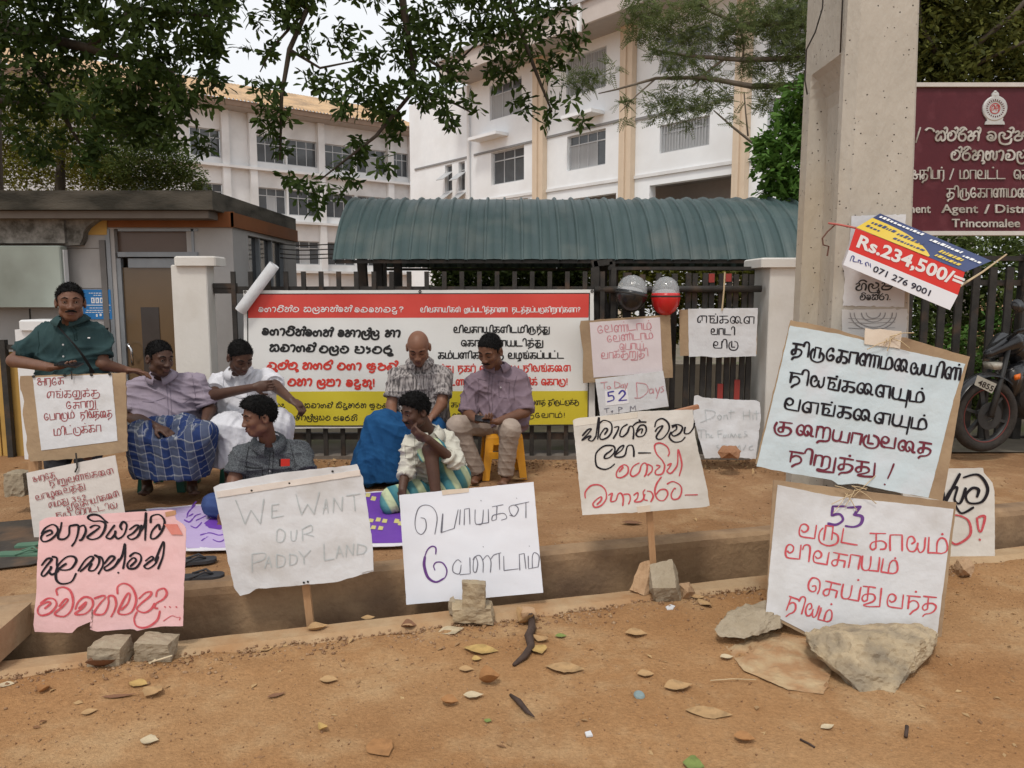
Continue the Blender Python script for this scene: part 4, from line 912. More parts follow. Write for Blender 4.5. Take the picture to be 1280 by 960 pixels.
mb = MB(); sh.trace(mb, *O1, """160,225 200,205 185,185 140,205 120,240 140,265 190,250 240,200 235,160 200,145 150,170 125,210;270,130 260,180 245,220 250,245 290,245 320,215 325,160 345,150 385,150 385,200 365,260 340,295;
385,165 425,150 440,190 415,245 395,255;470,165 500,150 535,160 510,185 470,215 450,235 480,250 530,235 565,190 575,140 540,120 490,120 455,95 480,75 530,80 570,115 590,130;
640,150 590,215 580,235 610,245 640,215 645,190;640,225 665,245 705,215 725,150 700,125 680,155 690,180;745,180 790,150 810,160 770,205 730,230 760,250 810,220 830,150;800,225 850,150 865,60 860,150 855,255;
895,130 905,85 960,75 995,120 975,190 930,240 895,240 905,190 950,145 960,180;
130,430 170,385 200,390 160,440 130,490 150,505 190,460 195,440;185,480 205,495 245,470 235,430 235,380 205,370;300,420 270,440 255,460 300,465 340,450 370,400 350,370 300,375 245,430 230,490 240,540 280,562 340,545 370,490;
385,470 430,400 470,370 490,385 440,440 400,475;480,420 460,465 500,465 530,420 530,380 500,360;520,370 550,380 560,430 530,490;570,420 610,370 640,380 600,425 570,450 590,468 640,440 670,390;640,440 690,370 710,280 712,370 700,455;665,483;
750,440 790,400 770,380 730,420 740,455 790,450 825,400 820,360 780,345 745,370;860,400 900,370 915,385 870,420 850,440 880,455 930,420 950,370;930,400 985,265 985,360 950,455""", 2.7, off=.0028)
mb.go('black_lettering', I_dark, T)
mb = MB(); sh.trace(mb, *O1, """150,735 190,700 170,690 110,720 100,765 130,785 190,765 235,710 220,670 170,665 120,700;240,640 235,600 280,585 330,610 350,680 335,750 290,790 235,785 225,765 280,720 315,675 295,670 255,720;
390,735 440,690 430,720 400,745 365,770 385,780 440,770 485,720 480,670 430,655 385,690 365,740;500,665 560,645 575,660 540,700 495,765 520,780 570,770 600,700 600,650 640,650 655,700 640,750 615,795;
665,630 665,580 710,560 765,590 795,670 770,750 720,778 670,770 680,730 730,635 750,640 735,700 690,745;815,665 860,625 900,620 890,650 830,700 800,740 850,765 900,740 925,700;800,760 780,810 800,860 870,868 940,820 960,755;
935,650 945,610 990,595 1010,630 985,670 935,700 925,730 945,735;995,725;1030,725;1075,725""", 2.5, off=.0028)
sh.trace(mb, *O1, "985,825 1040,790 1075,800 1100,800 1095,820", 1, off=.0028)
mb.go('red_lettering', I_red, T)
# ---- WE WANT OUR PADDY LAND
T = thing('white_placard', PY(388, 800, 3.95), 'dirty white placard with faint pencil words about paddy land, on a wooden stick', 'placard')
sh = Sheet(370, 665, 3.62, 4, 0, .006, 5)
stake(T, PY(392, 812, 3.66), PY(372, 640, 3.66), .036)
sh.patch('sheet', W_paper, T, (267,609), (446,580), (467,714), (300,745), top=[(275,605),(350,591),(440,581.5)], bot=[(312,742),(320,736),(420,728)], left=[(276,653),(285,700),(293,736)], right=[(453,596),(463,660),(466,686)], nx=40, ny=30, rag=.9)
sh.patch('folded_top', mat('brown_stained_paper', (.62,.55,.50), (.70,.65,.60), 4, .85, .5, 12), T, (271,614), (450,587), (451,594), (272,622), nx=24, ny=2, rag=.6, off=.004)
sh.patch('torn_corner', W_paper, T, (456,692), (466,687), (467,712), (452,716), nx=4, ny=4, off=.005)
mb = MB(); O = ((260, 570), 4.0)
sh.trace(mb, *O, "-140,220 185,340 215,270 262,340 280,215;-320,245 318,310 378,300;-320,245 355,240;-320,275 345,272;-440,190 468,295 498,240 530,290 557,180;-575,290 590,215 600,285;-575,262 598,260;-625,285 628,210 668,278 672,205;-690,200 760,190;-728,195 735,275;\n345,375 345,425 375,425 385,385 360,365 345,375;415,375 418,418 438,418 445,370;-475,420 472,365;475,365 515,345 520,375 480,390;-490,390 530,400;\n-222,580 222,490;222,490 285,485 280,515 225,535;-285,560 305,500 320,555;-290,535 315,532;-345,555 345,490;345,490 385,505 380,545 345,555;-410,545 410,488;410,488 445,500 440,535 410,545;-455,475 480,505 515,470;-480,505 482,540;-580,440 582,522 630,515;-640,510 655,450 675,505;-645,488 668,485;-690,505 692,445 725,498 728,440;-745,495 748,440;748,440 790,455 780,485 745,492", 1.3, off=.0025)
mb.go('faint_lettering', I_grey, T)
for (x, y) in ((362,604),(385,727),(380,728),(315,613),(416,589)): MB().lathe(sh.P(x, y, .004), [(.0, .003),(.006,0)], 8, Vector((0,-1,0))).go('nail', M_dark, T)
# ---- poykal vendam
T = thing('white_placard', PY(590, 770, 3.84), 'clean white placard with two lines of thin Tamil pen letters behind stacked stones', 'placard')
sh = Sheet(590, 680, 3.84, 7, 0, .004, 8)
sh.patch('sheet', mat('bright_paper', (.70,.73,.80), (.76,.78,.84), 2, .8, .4, 6), T, (499,619), (667,602.5), (679,741), (508,756), nx=34, ny=28, rag=.4)
sh.patch('tan_tape', M_tape, T, (552,613), (586,610), (586,615), (553,619), nx=5, ny=2, off=.003)
mb = MB(); O = ((490, 590), 4.57)
sh.trace(mb, *O, "165,260 190,270 195,320 170,355 140,335 132,280 150,210 190,188 235,205 258,260 245,355;-290,240 282,345 355,322 378,215;-385,300 390,215;-412,302 414,212 442,207 445,298;475,215 475,285 490,298 515,290 522,215;-480,299 552,288 550,212;507,162;-572,197 635,186;-600,192 596,270;596,270 572,276 575,250 600,240 640,236 655,262 625,274;690,250 675,232 670,200 700,188 722,212 702,250 672,246;-700,188 782,170;-765,172 765,262;710,148", 1.0, off=.0022)
sh.trace(mb, *O, "-290,240 282,345", 1.8, off=.0024)
sh.trace(mb, *O, "395,515 375,500 350,530 350,570 385,580 395,530;-388,586 447,580 445,488;462,500 476,482 490,520 480,570 464,558 470,492 500,475 520,510 520,572;520,500 545,475 565,510 562,572;562,500 580,474 600,466;-590,468 622,460;-612,462 615,556;520,425;-638,480 640,562 722,552;-730,560 727,470 755,465 765,552;-778,480 780,552 835,542;835,542 840,482 815,460 802,482 802,548;783,422", 1.0, off=.0022)
mb.go('thin_lettering', I_thin, T)
mb = MB(); sh.trace(mb, *O, "250,468 250,432 225,425 197,455 182,530 205,600 250,627 300,605 313,560 290,520 255,515 238,535 245,560", 1.6, off=.0022)
sh.trace(mb, *O, "188,485 184,535 205,600 250,628 295,608", 3.0, off=.0024); mb.go('heavy_letter', I_purp, T)
# ---- samagam walata
T = thing('cream_placard', PY(817, 755, 4.3), 'cream placard with black and red curling Sinhala letters, on a stick wedged in stones', 'placard')
sh = Sheet(800, 578, 4.02, 3, 0, .005, 13)
stake(T, PY(819, 742, 4.05), PY(806, 560, 4.05), .034)
MB().bar(PY(795, 527, 4.06), PY(873, 508, 4.06), .035, .02).go('crossbar', mat('reddish_stick', (.30,.13,.07), (.42,.22,.13), 8, .85, .4), T)
sh.patch('sheet', W_cream, T, (716,526), (866,512), (887,632), (728,644), top=[(720,523),(760,519),(800,514)], right=[(869,545),(884,610)], bot=[(800,640),(880,634)], nx=36, ny=28, rag=.8)
sh.patch('folded_top', mat('folded_cream', (.62,.58,.51), (.72,.68,.61), 4, .85, .4, 12), T, (717,524.5), (797,515), (797,522), (718,533), nx=14, ny=3, off=.0013, th=.0006)
sh.patch('tape', M_tape, T, (796,633), (812,631), (813,639), (797,641), nx=3, ny=2, off=.004)
O = ((720, 510), 6.856)
mb = MB(); sh.trace(mb, *O, """55,235 100,185 130,180 100,220 50,275 110,240 125,245 105,270 140,280 170,240;170,240 195,80 195,170 185,265;200,130 240,105 300,130 305,200 270,250 215,268 205,235 245,175 270,185 245,225;330,165 365,160 355,200 320,260;
440,140 395,170 375,230 400,245 440,210 460,160 485,160 495,200 490,265;520,195 550,150 590,150 602,190 580,235 535,245 515,220 545,185 570,180 560,215;490,150 530,122 600,120;540,100 555,120;675,160 690,110 740,90 790,130 795,190 750,255 705,268 690,240 735,170 740,150 700,170 680,200;
825,165 855,150 860,180 820,215 840,240 890,215 912,165 870,140 820,150;815,205 800,250 840,290 900,285 935,250;935,165 930,215 970,215 1005,170 1015,130;
165,440 175,380 240,325 320,325 330,370 290,420 245,430 250,400 290,370 310,350;165,440 180,500 240,525 290,512 330,480;330,400 370,340 410,320 390,360 330,410 380,420 420,400 440,330 480,320 495,360 495,415;-535,385 640,385""", 2.0, off=.0025)
mb.go('black_lettering', I_dark, T)
mb = MB(); sh.trace(mb, *O, """370,545 400,510 385,500 350,545 350,590 390,595 440,560 445,505 410,485 370,510;540,470 490,500 465,560 490,585 540,550 560,490 590,470 610,500 600,560 585,585;610,480 650,500 650,540 615,575;
690,490 720,500 680,540 690,570 740,560 760,500 740,450 690,390 675,320 720,300 780,330 800,380 790,410;785,490 815,475 800,510 780,540 810,560 850,520 870,470 875,355 900,440 905,500 885,580;
80,770 80,720 130,665 200,660 250,700 260,770 220,830 165,850 145,820 180,780 215,760 215,790 180,825;280,745 310,730 300,770 300,800 340,790 360,740 385,730 405,770 400,835;410,740 455,740 465,780 450,820;
495,745 530,725 525,770 500,800 550,800 580,770 575,720 590,700;590,740 580,780 610,790;610,710 645,720 660,760 640,800;730,590 690,650 675,720 700,780 750,790 785,740 770,700 720,700 685,740;780,650 830,630 890,660 905,710 880,770 830,780 815,740 840,690 852,690;-935,745 1040,742""", 1.9, off=.0025)
mb.go('red_lettering', I_red, T)
# ---- big blue sign
T = thing('blue_placard', PY(1070, 620, 3.60), 'big pale blue sheet on cardboard with five lines of Tamil, tied to the pole', 'placard')
sh = Sheet(1070, 510, 3.60, 3, 0, .006, 21, 4)
sh.patch('cardboard', M_card, T, (989,400), (1213,446), (1178,626), (945,580), top=[(1040,410),(1085,424),(1130,421),(1180,437)], right=[(1204,480),(1190,560)], nx=30, ny=24, rag=1.2, th=.006)
sh.patch('sheet', W_blue, T, (988,407), (1207,455), (1160,622), (946,583), top=[(1050,418),(1100,431)], bot=[(990,592),(1040,600),(1048,606),(1070,604),(1110,613)], right=[(1192,500)], nx=44, ny=36, rag=.8, off=.003)
Z5 = dict(org=(940, 400), sc=4.174, jit=.05, off=.0052)
mb = MB(); 
for t, a, b, h in (('திருகோணமலையின்',(205,178),(1082,314),58), ('நிலங்களையும்',(188,325),(890,432),55), ('வளங்களையும்',(165,462),(905,575),56)): sh.text(mb, t, a, b, h, 2.8, **Z5)
mb.go('black_lettering', I_dark, T)
mb = MB(); 
for t, a, b, h in (('சூறையாடுவதை',(125,580),(928,700),54), ('நிறுத்து',(188,735),(632,805),56)): sh.text(mb, t, a, b, h, 2.8, **Z5)
sh.trace(mb, (940,400), 4.174, "-738,750 722,790 705,825;687,855", 2.4, off=.0052)
mb.go('maroon_lettering', I_mar, T)
for k in range(6):   # straw tie at the top edge
    a = sh.P(1112+random.uniform(-6,6), 424+random.uniform(-5,5), .012); b_ = sh.P(1112+random.uniform(-38,36), 424+random.uniform(-16,16), .018)
    MB().tube([a, (a+b_)/2+Vector((0,-.012,.008)), b_], .0022, 4).go('straw_tie', M_rope, T)
sh.patch('tape', M_tape, T, (1080,410), (1126,414), (1124,436), (1079,430), nx=5, ny=3, off=.009, rag=2)
# ---- 53 sign
T = thing('white_placard', PY(1075, 800, 3.7), 'white sheet on cardboard numbered 53 in purple over red Tamil lines, held by a rock', 'placard')
sh = Sheet(1075, 700, 3.54, 7, 0, .004, 31)
sh.patch('cardboard', M_card, T, (967,600), (1195,628), (1176,806), (957,768), bot=[(1010,796),(1100,800)], nx=26, ny=22, rag=1, th=.006)
sh.patch('sheet', W_paper, T, (972,606), (1191,636), (1171,796), (957,764), top=[(1040,620)], bot=[(1009,791),(1100,794)], nx=36, ny=28, rag=.6, off=.003)
O = ((950, 600), 3.427); Z6 = dict(org=O[0], sc=O[1], jit=.07, off=.005)
mb = MB(); sh.trace(mb, *O, "-365,112 310,112 306,150;306,150 340,146 353,170 325,190 290,186;-375,118 430,114;430,114 402,148;402,148 436,157 430,187 400,200 365,196", 3.6, off=.005); mb.go('purple_number', I_purp, T)
mb = MB()
for t, a, b, h in (('வருட',(162,240),(412,278),58), ('காலம்',(470,292),(798,318),68), ('விவசாயம்',(105,335),(585,402),56), ('செய்து',(200,475),(512,530),62), ('வந்த',(540,540),(752,558),58), ('நிலம்',(105,552),(300,608),55)): sh.text(mb, t, a, b, h, 2.1, **Z6)
mb.go('red_lettering', I_red, T)
for k in range(9):
    a = sh.P(1062+random.uniform(-8,8), 613+random.uniform(-6,8), .01); b_ = sh.P(1066+random.uniform(-32,32), 608+random.uniform(-18,34), .016)
    MB().tube([a, (a+b_)/2+Vector((0,-.01,.006)), b_], .002, 4).go('straw_tie', M_rope, T)
# ---- right partial sign
T = thing('white_placard', PY(1180, 706, 4.58), 'white placard with curved black letters and red exclamation mark, at the right edge', 'placard')
sh = Sheet(1190, 650, 4.58, 4, 0, .004, 41)
sh.patch('sheet', W_cream, T, (1110,588), (1229,585), (1244,704), (1105,712), top=[(1178,586)], right=[(1230,592),(1240,602),(1243,615)], nx=24, ny=22, rag=.6)
O = ((1120, 380), 2.825)
mb = MB(); sh.trace(mb, *O, "145,640 165,660 160,700 130,720;225,600 198,650 172,702;172,690 195,655 215,648 205,690 225,702 245,650;238,612 290,603 322,650 303,697 258,702 245,675 268,650 290,655 285,680;205,705 230,738 272,718", 3.4, off=.005); mb.go('black_lettering', I_dark, T)
mb = MB(); sh.trace(mb, *O, "175,750 215,745 255,765 260,815 215,848 190,835;290,752 312,750 300,800 290,795 285,755;293,830", 2.8, off=.005); mb.go('red_lettering', I_red, T)
# ---- engalai vaadi vidu
T = thing('white_notice', PY(900, 446, 6.5), 'small white card with three black Tamil words hanging beside the right gate pillar', 'notice')
sh = Sheet(900, 415, 6.5, 0, 0, .004, 51)
sh.patch('cardboard', M_card, T, (849,387), (947,386), (946,443), (850,445), nx=12, ny=8, rag=.5, th=.005)
sh.patch('sheet', W_paper, T, (860,386), (947,385), (945,445), (861,446), bot=[(880,445),(890,447),(920,446)], nx=16, ny=12, rag=.6, off=.003)
mb = MB(); Z7 = dict(org=(720, 370), sc=4.571, off=.005)
for t, a, b, h in (('எங்களை',(693,152),(1015,156),38), ('வாடி',(770,220),(905,222),34), ('விடு',(785,298),(922,296),38)): sh.text(mb, t, a, b, h, 1.35, jit=.04, **Z7)
mb.go('black_lettering', I_dark, T)
MB().tube([PY(906,340,6.5), PY(905,362,6.49), sh.P(902,388,.01)], .007, 5).go('string', M_rope, T)
# ---- vendam card + today 52
T = thing('cardboard_notice', PY(780, 480, 6.45), 'brown cardboard with white paper and faded red Tamil writing hanging under the helmets', 'notice')
sh = Sheet(780, 440, 6.45, 0, 0, .005, 61)
sh.patch('cardboard', M_card, T, (726,401), (838,393), (841,472), (729,479), left=[(724,410),(729,440),(728,475)], nx=14, ny=10, rag=1, th=.006)
sh.patch('sheet', mat('mauve_paper', (.62,.55,.57), (.68,.62,.63), 3, .85, .4, 8), T, (737,403), (825,396.5), (828,465), (742,472), nx=16, ny=12, rag=.3, off=.003)
mb = MB()
for t, a, b, h in (('வேண்டாம்',(125,212),(430,188),38), ('வேண்டாம்',(180,264),(440,243),34), ('பொய்',(250,305),(385,302),32), ('வாக்குறுதி',(145,357),(412,345),34)): sh.text(mb, t, a, b, h, 1.0, jit=.06, **Z7)
mb.go('red_lettering', I_pink, T)
T = thing('paper_notice', PY(790, 516, 6.42), 'white paper counting 52 days in blue and red pen under the hanging cardboard', 'notice')
sh = Sheet(790, 490, 6.42, 0, 0, .004, 63)
sh.patch('sheet', W_paper, T, (744,474), (829,463.5), (836,508), (750,520), nx=16, ny=10, rag=.5)
sh.patch('pasted_patch', mat('patch_white', (.78,.78,.8)), T, (756,489), (784,486), (786,504), (757,507), nx=3, ny=3, off=.002)
mb = MB(); O = ((720, 370), 4.571)
sh.trace(mb, *O, "-215,545 183,550 185,572;185,572 210,570 215,592 180,604;245,558 265,540 280,560 245,598;-245,598 290,594", 2.0, off=.0035); mb.go('blue_digits', I_blue, T)
mb = MB(); sh.trace(mb, *O, "-140,495 180,490;-160,492 162,530;190,515 178,520 182,530 198,525 190,515;-220,488 222,525;220,488 250,500 245,520 222,525;265,505 255,520 270,522 272,505;-272,505 274,525;-278,500 285,520;-295,498 280,540;-345,495 350,580;345,495 400,505 410,545 370,580 335,582;435,530 420,535 422,555 438,550 440,530;-440,530 444,558;-455,525 465,555;-480,520 460,585;500,515 488,520 500,540 485,550", .9, off=.003); mb.go('red_lettering', I_pink, T)
mb = MB(); sh.trace(mb, *O, "-160,645 190,640;-175,643 176,668;200,660 210,655 205,668;\n-245,665 243,635;243,635 265,640 245,652;\n-310,660 312,628 325,645 338,625 342,655", .8, off=.003); mb.go('pen_lettering', I_thin, T)
# ---- dont hit the farmers stomach
T = thing('paper_notice', PY(910, 575, 6.2), 'crumpled white paper with faint English handwriting leaning at the foot of the gate', 'notice')
sh = Sheet(910, 535, 6.2, 6, 0, .009, 71, 7)
sh.patch('sheet', W_paper, T, (868,495), (950,503), (945,574), (881,573), top=[(872,494),(880,497),(925,500),(944,500)], right=[(951,523)], left=[(866,520),(874,548)], bot=[(915,571)], nx=22, ny=18, rag=1.2)
mb = MB(); sh.trace(mb, *O, "-738,650 745,718;738,650 790,660 785,690 710,722;820,678 808,690 820,705 832,690 820,678;-845,705 846,680;846,685 862,680 868,705;-885,650 885,700;-872,665 905,662;-955,660 958,705;-990,650 995,705;-955,682 992,680;-1010,680 1012,705;-1030,655 1032,705;-1015,670 1048,668;\n-695,765 735,762;-715,765 716,810;-742,765 745,810;742,790 758,788 762,810;775,795 770,805 785,808;-810,770 812,808;-808,770 838,765;-810,788 832,785;845,790 840,805 855,803 856,790;-868,808 868,790;-880,808 885,785 900,808 910,785 918,805;930,800 940,788 928,790 930,806 944,804;-975,772 960,775;962,785 978,795 958,803;\n-815,850 800,855;-802,862 818,868;-830,852 860,850;-845,852 846,880;-905,880 908,852 920,868 935,850 938,878;-970,850 955,880;1010,855 990,862 995,880 1015,876", .8, off=.005); mb.go('faint_lettering', I_grey, T)
# ---- left cardboard sign
T = thing('cardboard_notice', PY(95, 575, 4.55), 'brown cardboard with white paper and red Tamil lines in front of the standing man', 'notice')
sh = Sheet(95, 520, 4.55, 4, 0, .004, 81)
sh.patch('cardboard', M_card, T, (25,470), (157,466), (159,564), (38,577), left=[(24,480),(30,500),(28,520),(34,545),(33,560)], bot=[(100,573),(150,566)], nx=22, ny=20, rag=1.3, th=.008)
sh.patch('sheet', W_paper, T, (41,472), (140,467.5), (147,551), (52,563), nx=24, ny=20, rag=.4, off=.003)
mb = MB(); Y1 = dict(org=(0, 440), sc=4.361, off=.005)
for t, a, b, h in (('அரசே',(205,180),(352,175),34), ('எங்களுக்கு',(258,248),(545,240),34), ('சோறு',(365,308),(525,298),34), ('போடும்',(245,372),(408,360),34), ('நிலத்தை',(440,360),(612,352),32), ('மிட்டுக்கா',(298,455),(552,432),36)): sh.text(mb, t, a, b, h, 1.05, jit=.06, **Y1)
mb.go('red_lettering', I_brown, T)
for x in (42.5, 82, 115, 138): MB().lathe(sh.P(x, 470.5-(x-42)*.03, .006), [(0,.008),(.008,.006),(.009,0)], 8, Vector((0,-1,0))).go('tack', M_dark, T)
MB().tube([sh.P(92,464,.02), sh.P(92,474,.016)], .004, 5).go('tie', M_dark, T)
stake(T, PY(44, 600, 4.58), PY(44, 560, 4.58), .06, 'wooden_leg')
T = thing('paper_notice', PY(95, 680, 4.42), 'ruled paper dense with brown-red Tamil handwriting between cardboard and pink placard', 'notice')
sh = Sheet(95, 620, 4.42, 4, 0, .003, 91)
sh.patch('sheet', W_line, T, (33,591), (144,569), (157,646), (43,676), nx=22, ny=18, rag=.4)
mb = MB()
for t, a, b, h in (('அரசே',(185,708),(305,682),26), ('நிறுவனங்களை',(272,730),(620,662),28), ('வாழவைத்து',(200,808),(465,742),27), ('எமது 352',(270,848),(475,803),26), ('விவசாயிகளை',(372,868),(650,782),26), ('நடு ரோட்டில்',(310,905),(640,848),26)): sh.text(mb, t, a, b, h, .9, jit=.06, **Y1)
mb.go('red_lettering', I_brown, T)
MB().tube([sh.P(96,566,.01), sh.P(98,584,.012), sh.P(95,590,.01)], .005, 5).go('tie', M_dark, T)
# ---- maroon name board
T = thing('office_name_board', PY(1240, 290, 6.0), 'maroon office name board with raised metal letters and a crest beside the pole', 'name board')
YS = 6.0; sh = Sheet(1240, 200, YS, 0, 0, 0)
M_maroon = mat('maroon_board', (.070,.009,.016), (.10,.014,.022), 5, .5, .08, 40, c3=(.13,.03,.04), sc3=7, f3=.33)
bx(1070, 1420, 108, 289, YS, .05).go('board', M_maroon, T)
M_stone = mat('name_board_frame', (.50,.48,.45), (.6,.58,.55), 8, .7)
bx(1066, 1424, 103, 108.2, YS-.02, .08).go('frame', M_stone, T); bx(1066, 1424, 288.8, 294, YS-.02, .08).go('frame', M_stone, T); bx(1066, 1070.5, 108.2, 288.8, YS-.02, .08).go('frame', M_stone, T); bx(1419.5, 1424, 108.2, 288.8, YS-.02, .08).go('frame', M_stone, T)
M_met = mat('letter_metal', (.42,.40,.36), (.60,.58,.54), 18, .45, metal=.2, c3=(.25,.22,.18), sc3=7, f3=.45); Z8 = dict(org=(1030, 90), sc=2.908, jit=0, off=.011, thick=.011, mod=.1)
def mtext(t, a, b, y, h, w_): m_ = MB(); sh.text(m_, t, (a,y), (b,y), h, w_, **Z8); m_.go('raised_lettering', M_met, T)
mtext('/', 328, 352, 252, 44, 1.9); m_ = MB(); sh.trace(m_, (1030,90), 2.908, "368,212 378,205 392,208 398,216", 2.4, off=.011, thick=.011); m_.go('raised_lettering', M_met, T)
mtext('ස්ත්රික්', 403, 560, 250, 34, 2.3); mtext('ලේකම්', 590, 800, 250, 34, 2.3); mtext('ත්රිකුණාමලය', 460, 775, 320, 34, 2.2)
mtext('அதிபர்', 320, 432, 388, 30, 1.7); mtext('/', 452, 472, 388, 32, 1.5); mtext('மாவட்ட', 492, 655, 388, 30, 1.7); mtext('செயலகம்', 688, 900, 388, 30, 1.7)
mtext('திருகோணமலை', 445, 770, 455, 30, 1.7)
for t, a, b, y, h in (('Government', 165, 385, 512, 30), ('Agent', 425, 557, 512, 30), ('/', 580, 600, 514, 32), ('District', 620, 790, 512, 30), ('Secretary', 810, 1010, 512, 30), ('Trincomalee', 462, 710, 564, 30)):
    m_ = MB(); sh.font(m_, t, (a, y), (b, y), h, org=(1030, 90), sc=2.908, off=.001, bold=.012, thick=.011); m_.go('raised_lettering', M_met, T)
# crest: plinth, disc, ring and finial
cc = (1242.6, 136); M_crest = mat('crest_metal', (.42,.43,.42), (.58,.58,.57), 14, .5, metal=.3)
E = MB(); c = sh.P(*cc, 0); E.lathe(c, [(.093,0),(.093,.012),(.085,.016),(.055,.016),(.052,.010),(0,.010)], 28, sh.n); crest = E.go('crest', M_crest, T)
m_ = MB(); m_.prism([sh.P(x, y, .012) for x, y in ((1230,156),(1231,152.5),(1233,151),(1232,148),(1237,146),(1247,146),(1253,148),(1252,151),(1254,152.5),(1255,156))], -sh.n*.011); m_.go('crest_base', M_crest, crest)
m_ = MB(); m_.lathe(sh.P(1243, 119.5, 0), [(.028,0),(.028,.013),(0,.018)], 14, sh.n); m_.lathe(sh.P(1243, 115.5, 0), [(.012,0),(.012,.013),(0,.018)], 10, sh.n); m_.go('crest_finial', M_crest, crest)
m_ = MB()
for k in range(24):
    a = k*math.pi/12; sh.poly(m_, [(cc[0]+11.5*math.cos(a-.06), cc[1]+11.5*math.sin(a-.06)), (cc[0]+11.5*math.cos(a+.06), cc[1]+11.5*math.sin(a+.06)), (cc[0]+9.3*math.cos(a+.05), cc[1]+9.3*math.sin(a+.05)), (cc[0]+9.3*math.cos(a-.05), cc[1]+9.3*math.sin(a-.05))], .0172)
m_.go('crest_petals', M_maroon, crest)
m_ = MB(); m_.lathe(c, [(.040,.0105),(.040,.013),(.034,.013),(.034,.0105)], 24, sh.n); sh.trace(m_, (0,0), 1, "1238.5,139 1239,134 1241.5,132 1242,136 1240,138;1244,139 1244,133 1246.5,132.5 1246,136;-1241,136 1245,136;1246.5,140 1247,134", 1.0, off=.0125); m_.go('crest_emblem', mat('crest_red', (.4,.05,.05), rough=.5), crest)
bx(1100, 1108, 294, 575, YS, .05).go('post', M_dark, T); bx(1400, 1408, 294, 575, YS, .05).go('post', M_dark, T)
# ---- posters and the price banner on the pole
sh = Sheet(1090, 340, PYF, 0, 0, .0015, 5, 9)
T = thing('pasted_poster', sh.P(1095, 385), 'torn white poster with black Sinhala name letters pasted on the concrete pole', 'poster')
sh.patch('sheet', W_paper, T, (1064,270), (1132,268), (1130,384), (1053,382), left=[(1062,300),(1052,330),(1056,345)], nx=20, ny=24, rag=1.6, th=.001, off=.004)
mb = MB(); Zp = dict(org=(960, 240), sc=4, jit=0, off=.0062)
sh.text(mb, 'නිලුෂ', (435,492), (620,488), 36, 1.9, **Zp); sh.text(mb, 'තිසේරා.', (457,540), (610,538), 26, 1.5, **Zp); mb.go('black_lettering', mat('poster_black', (.05,.05,.05)), T)
T = thing('pasted_poster', sh.P(1095, 428), 'older torn poster with a faint printed wheel pasted on the pole above the blue placard', 'poster')
sh.patch('sheet', mat('old_poster', (.55,.54,.53), (.66,.65,.63), 5, .9), T, (1052,387), (1134,386), (1132,440), (1053,436), nx=20, ny=14, rag=2, th=.001, off=.0035)
mb = MB()
for r in (9, 15, 24, 29): sh.ribbon(mb, [(1091+r*1.0*math.cos(a), 391+r*.75*math.sin(a)) for a in [math.pi*k/16 for k in range(17)]], 1.2, off=.0058)
for y in (398, 403, 410): sh.ribbon(mb, [(1060,y),(1085,y+1),(1118,y-.5)], .8, off=.0058)
mb.go('printed_wheel', ink('faded_grey_print', (.25,.24,.24)), T)
T = thing('price_banner', PY(1130, 330, 3.57), 'tilted red, white and blue price banner with a phone number, tied to the pole', 'banner')
sh = Sheet(1120, 325, 3.57, 0, 0, .002, 9, 4); zo = (960, 240); q4 = lambda x, y: (960+x/4, 240+y/4)
sh.patch('red_field', mat('price_red', (.62,.035,.03), (.68,.05,.04), 4, .4), T, q4(440,180), q4(985,400), q4(950,515), q4(405,290), nx=24, ny=8, rag=0)
sh.patch('white_field', mat('price_white', (.72,.74,.80), (.76,.78,.83), 3, .4), T, q4(405,290), q4(950,515), q4(910,590), q4(377,365), nx=24, ny=6, rag=0)
mb = MB(); sh.font(mb, 'Rs.234,500/=', (440,272), (968,478), 62, org=zo, sc=4, off=.002, bold=.03); mb.go('price_lettering', I_white, T)
mb = MB(); sh.font(mb, '071 276 9001', (520,395), (805,520), 30, org=zo, sc=4, off=.002, bold=.018); mb.go('phone_number', mat('print_dark', (.03,.03,.05)), T)
mb = MB(); sh.trace(mb, zo, 4, "410,345 420,320 430,325 425,345 445,350;450,352 452,340 462,345 460,356 472,358;490,370 486,355 498,352 503,368;-510,358 512,376", 1.1, off=.002); mb.go('small_logo', mat('print_navy', (.06,.07,.25)), T)
M_navy = mat('price_navy', (.022,.035,.11), (.03,.05,.15), 4, .4)
def P3(x, y, f): p = q4(x, y); return PY(p[0], p[1], 3.57+.16*f)
flap = MB(); n = 14
def flapP(s_, t, e=0):
    a = (440+(985-440)*s_, 180+(400-180)*s_); b = (560+(1118-560)*s_, 108+(345-108)*s_); x = a[0]+(b[0]-a[0])*t; y = a[1]+(b[1]-a[1])*t
    v = P3(x, y, t); return v+Vector((0, -e*.7, e*.7))
def flap_patch(name, m, s0, s1, t0, t1, e, curve=0):
    mb = MB()
    for j in range(5):
        for i in range(n+1):
            s_ = s0+(s1-s0)*i/n; tt_ = t0+(t1-t0)*j/4*(1-curve*(i/n)**3); mb.v.append(tuple(flapP(s_, tt_, e)))
    for j in range(4):
        for i in range(n): a = j*(n+1)+i; mb.f.append((a, a+1, a+n+2, a+n+1))
    return mb.go(name, m, T)
flap_patch('navy_flap', M_navy, 0, 1, 0, 1, .001)
flap_patch('yellow_patch', mat('price_yellow', (.60,.42,.04), (.68,.5,.06), 4, .4), 0, .66, 0, .68, .0025, .9)
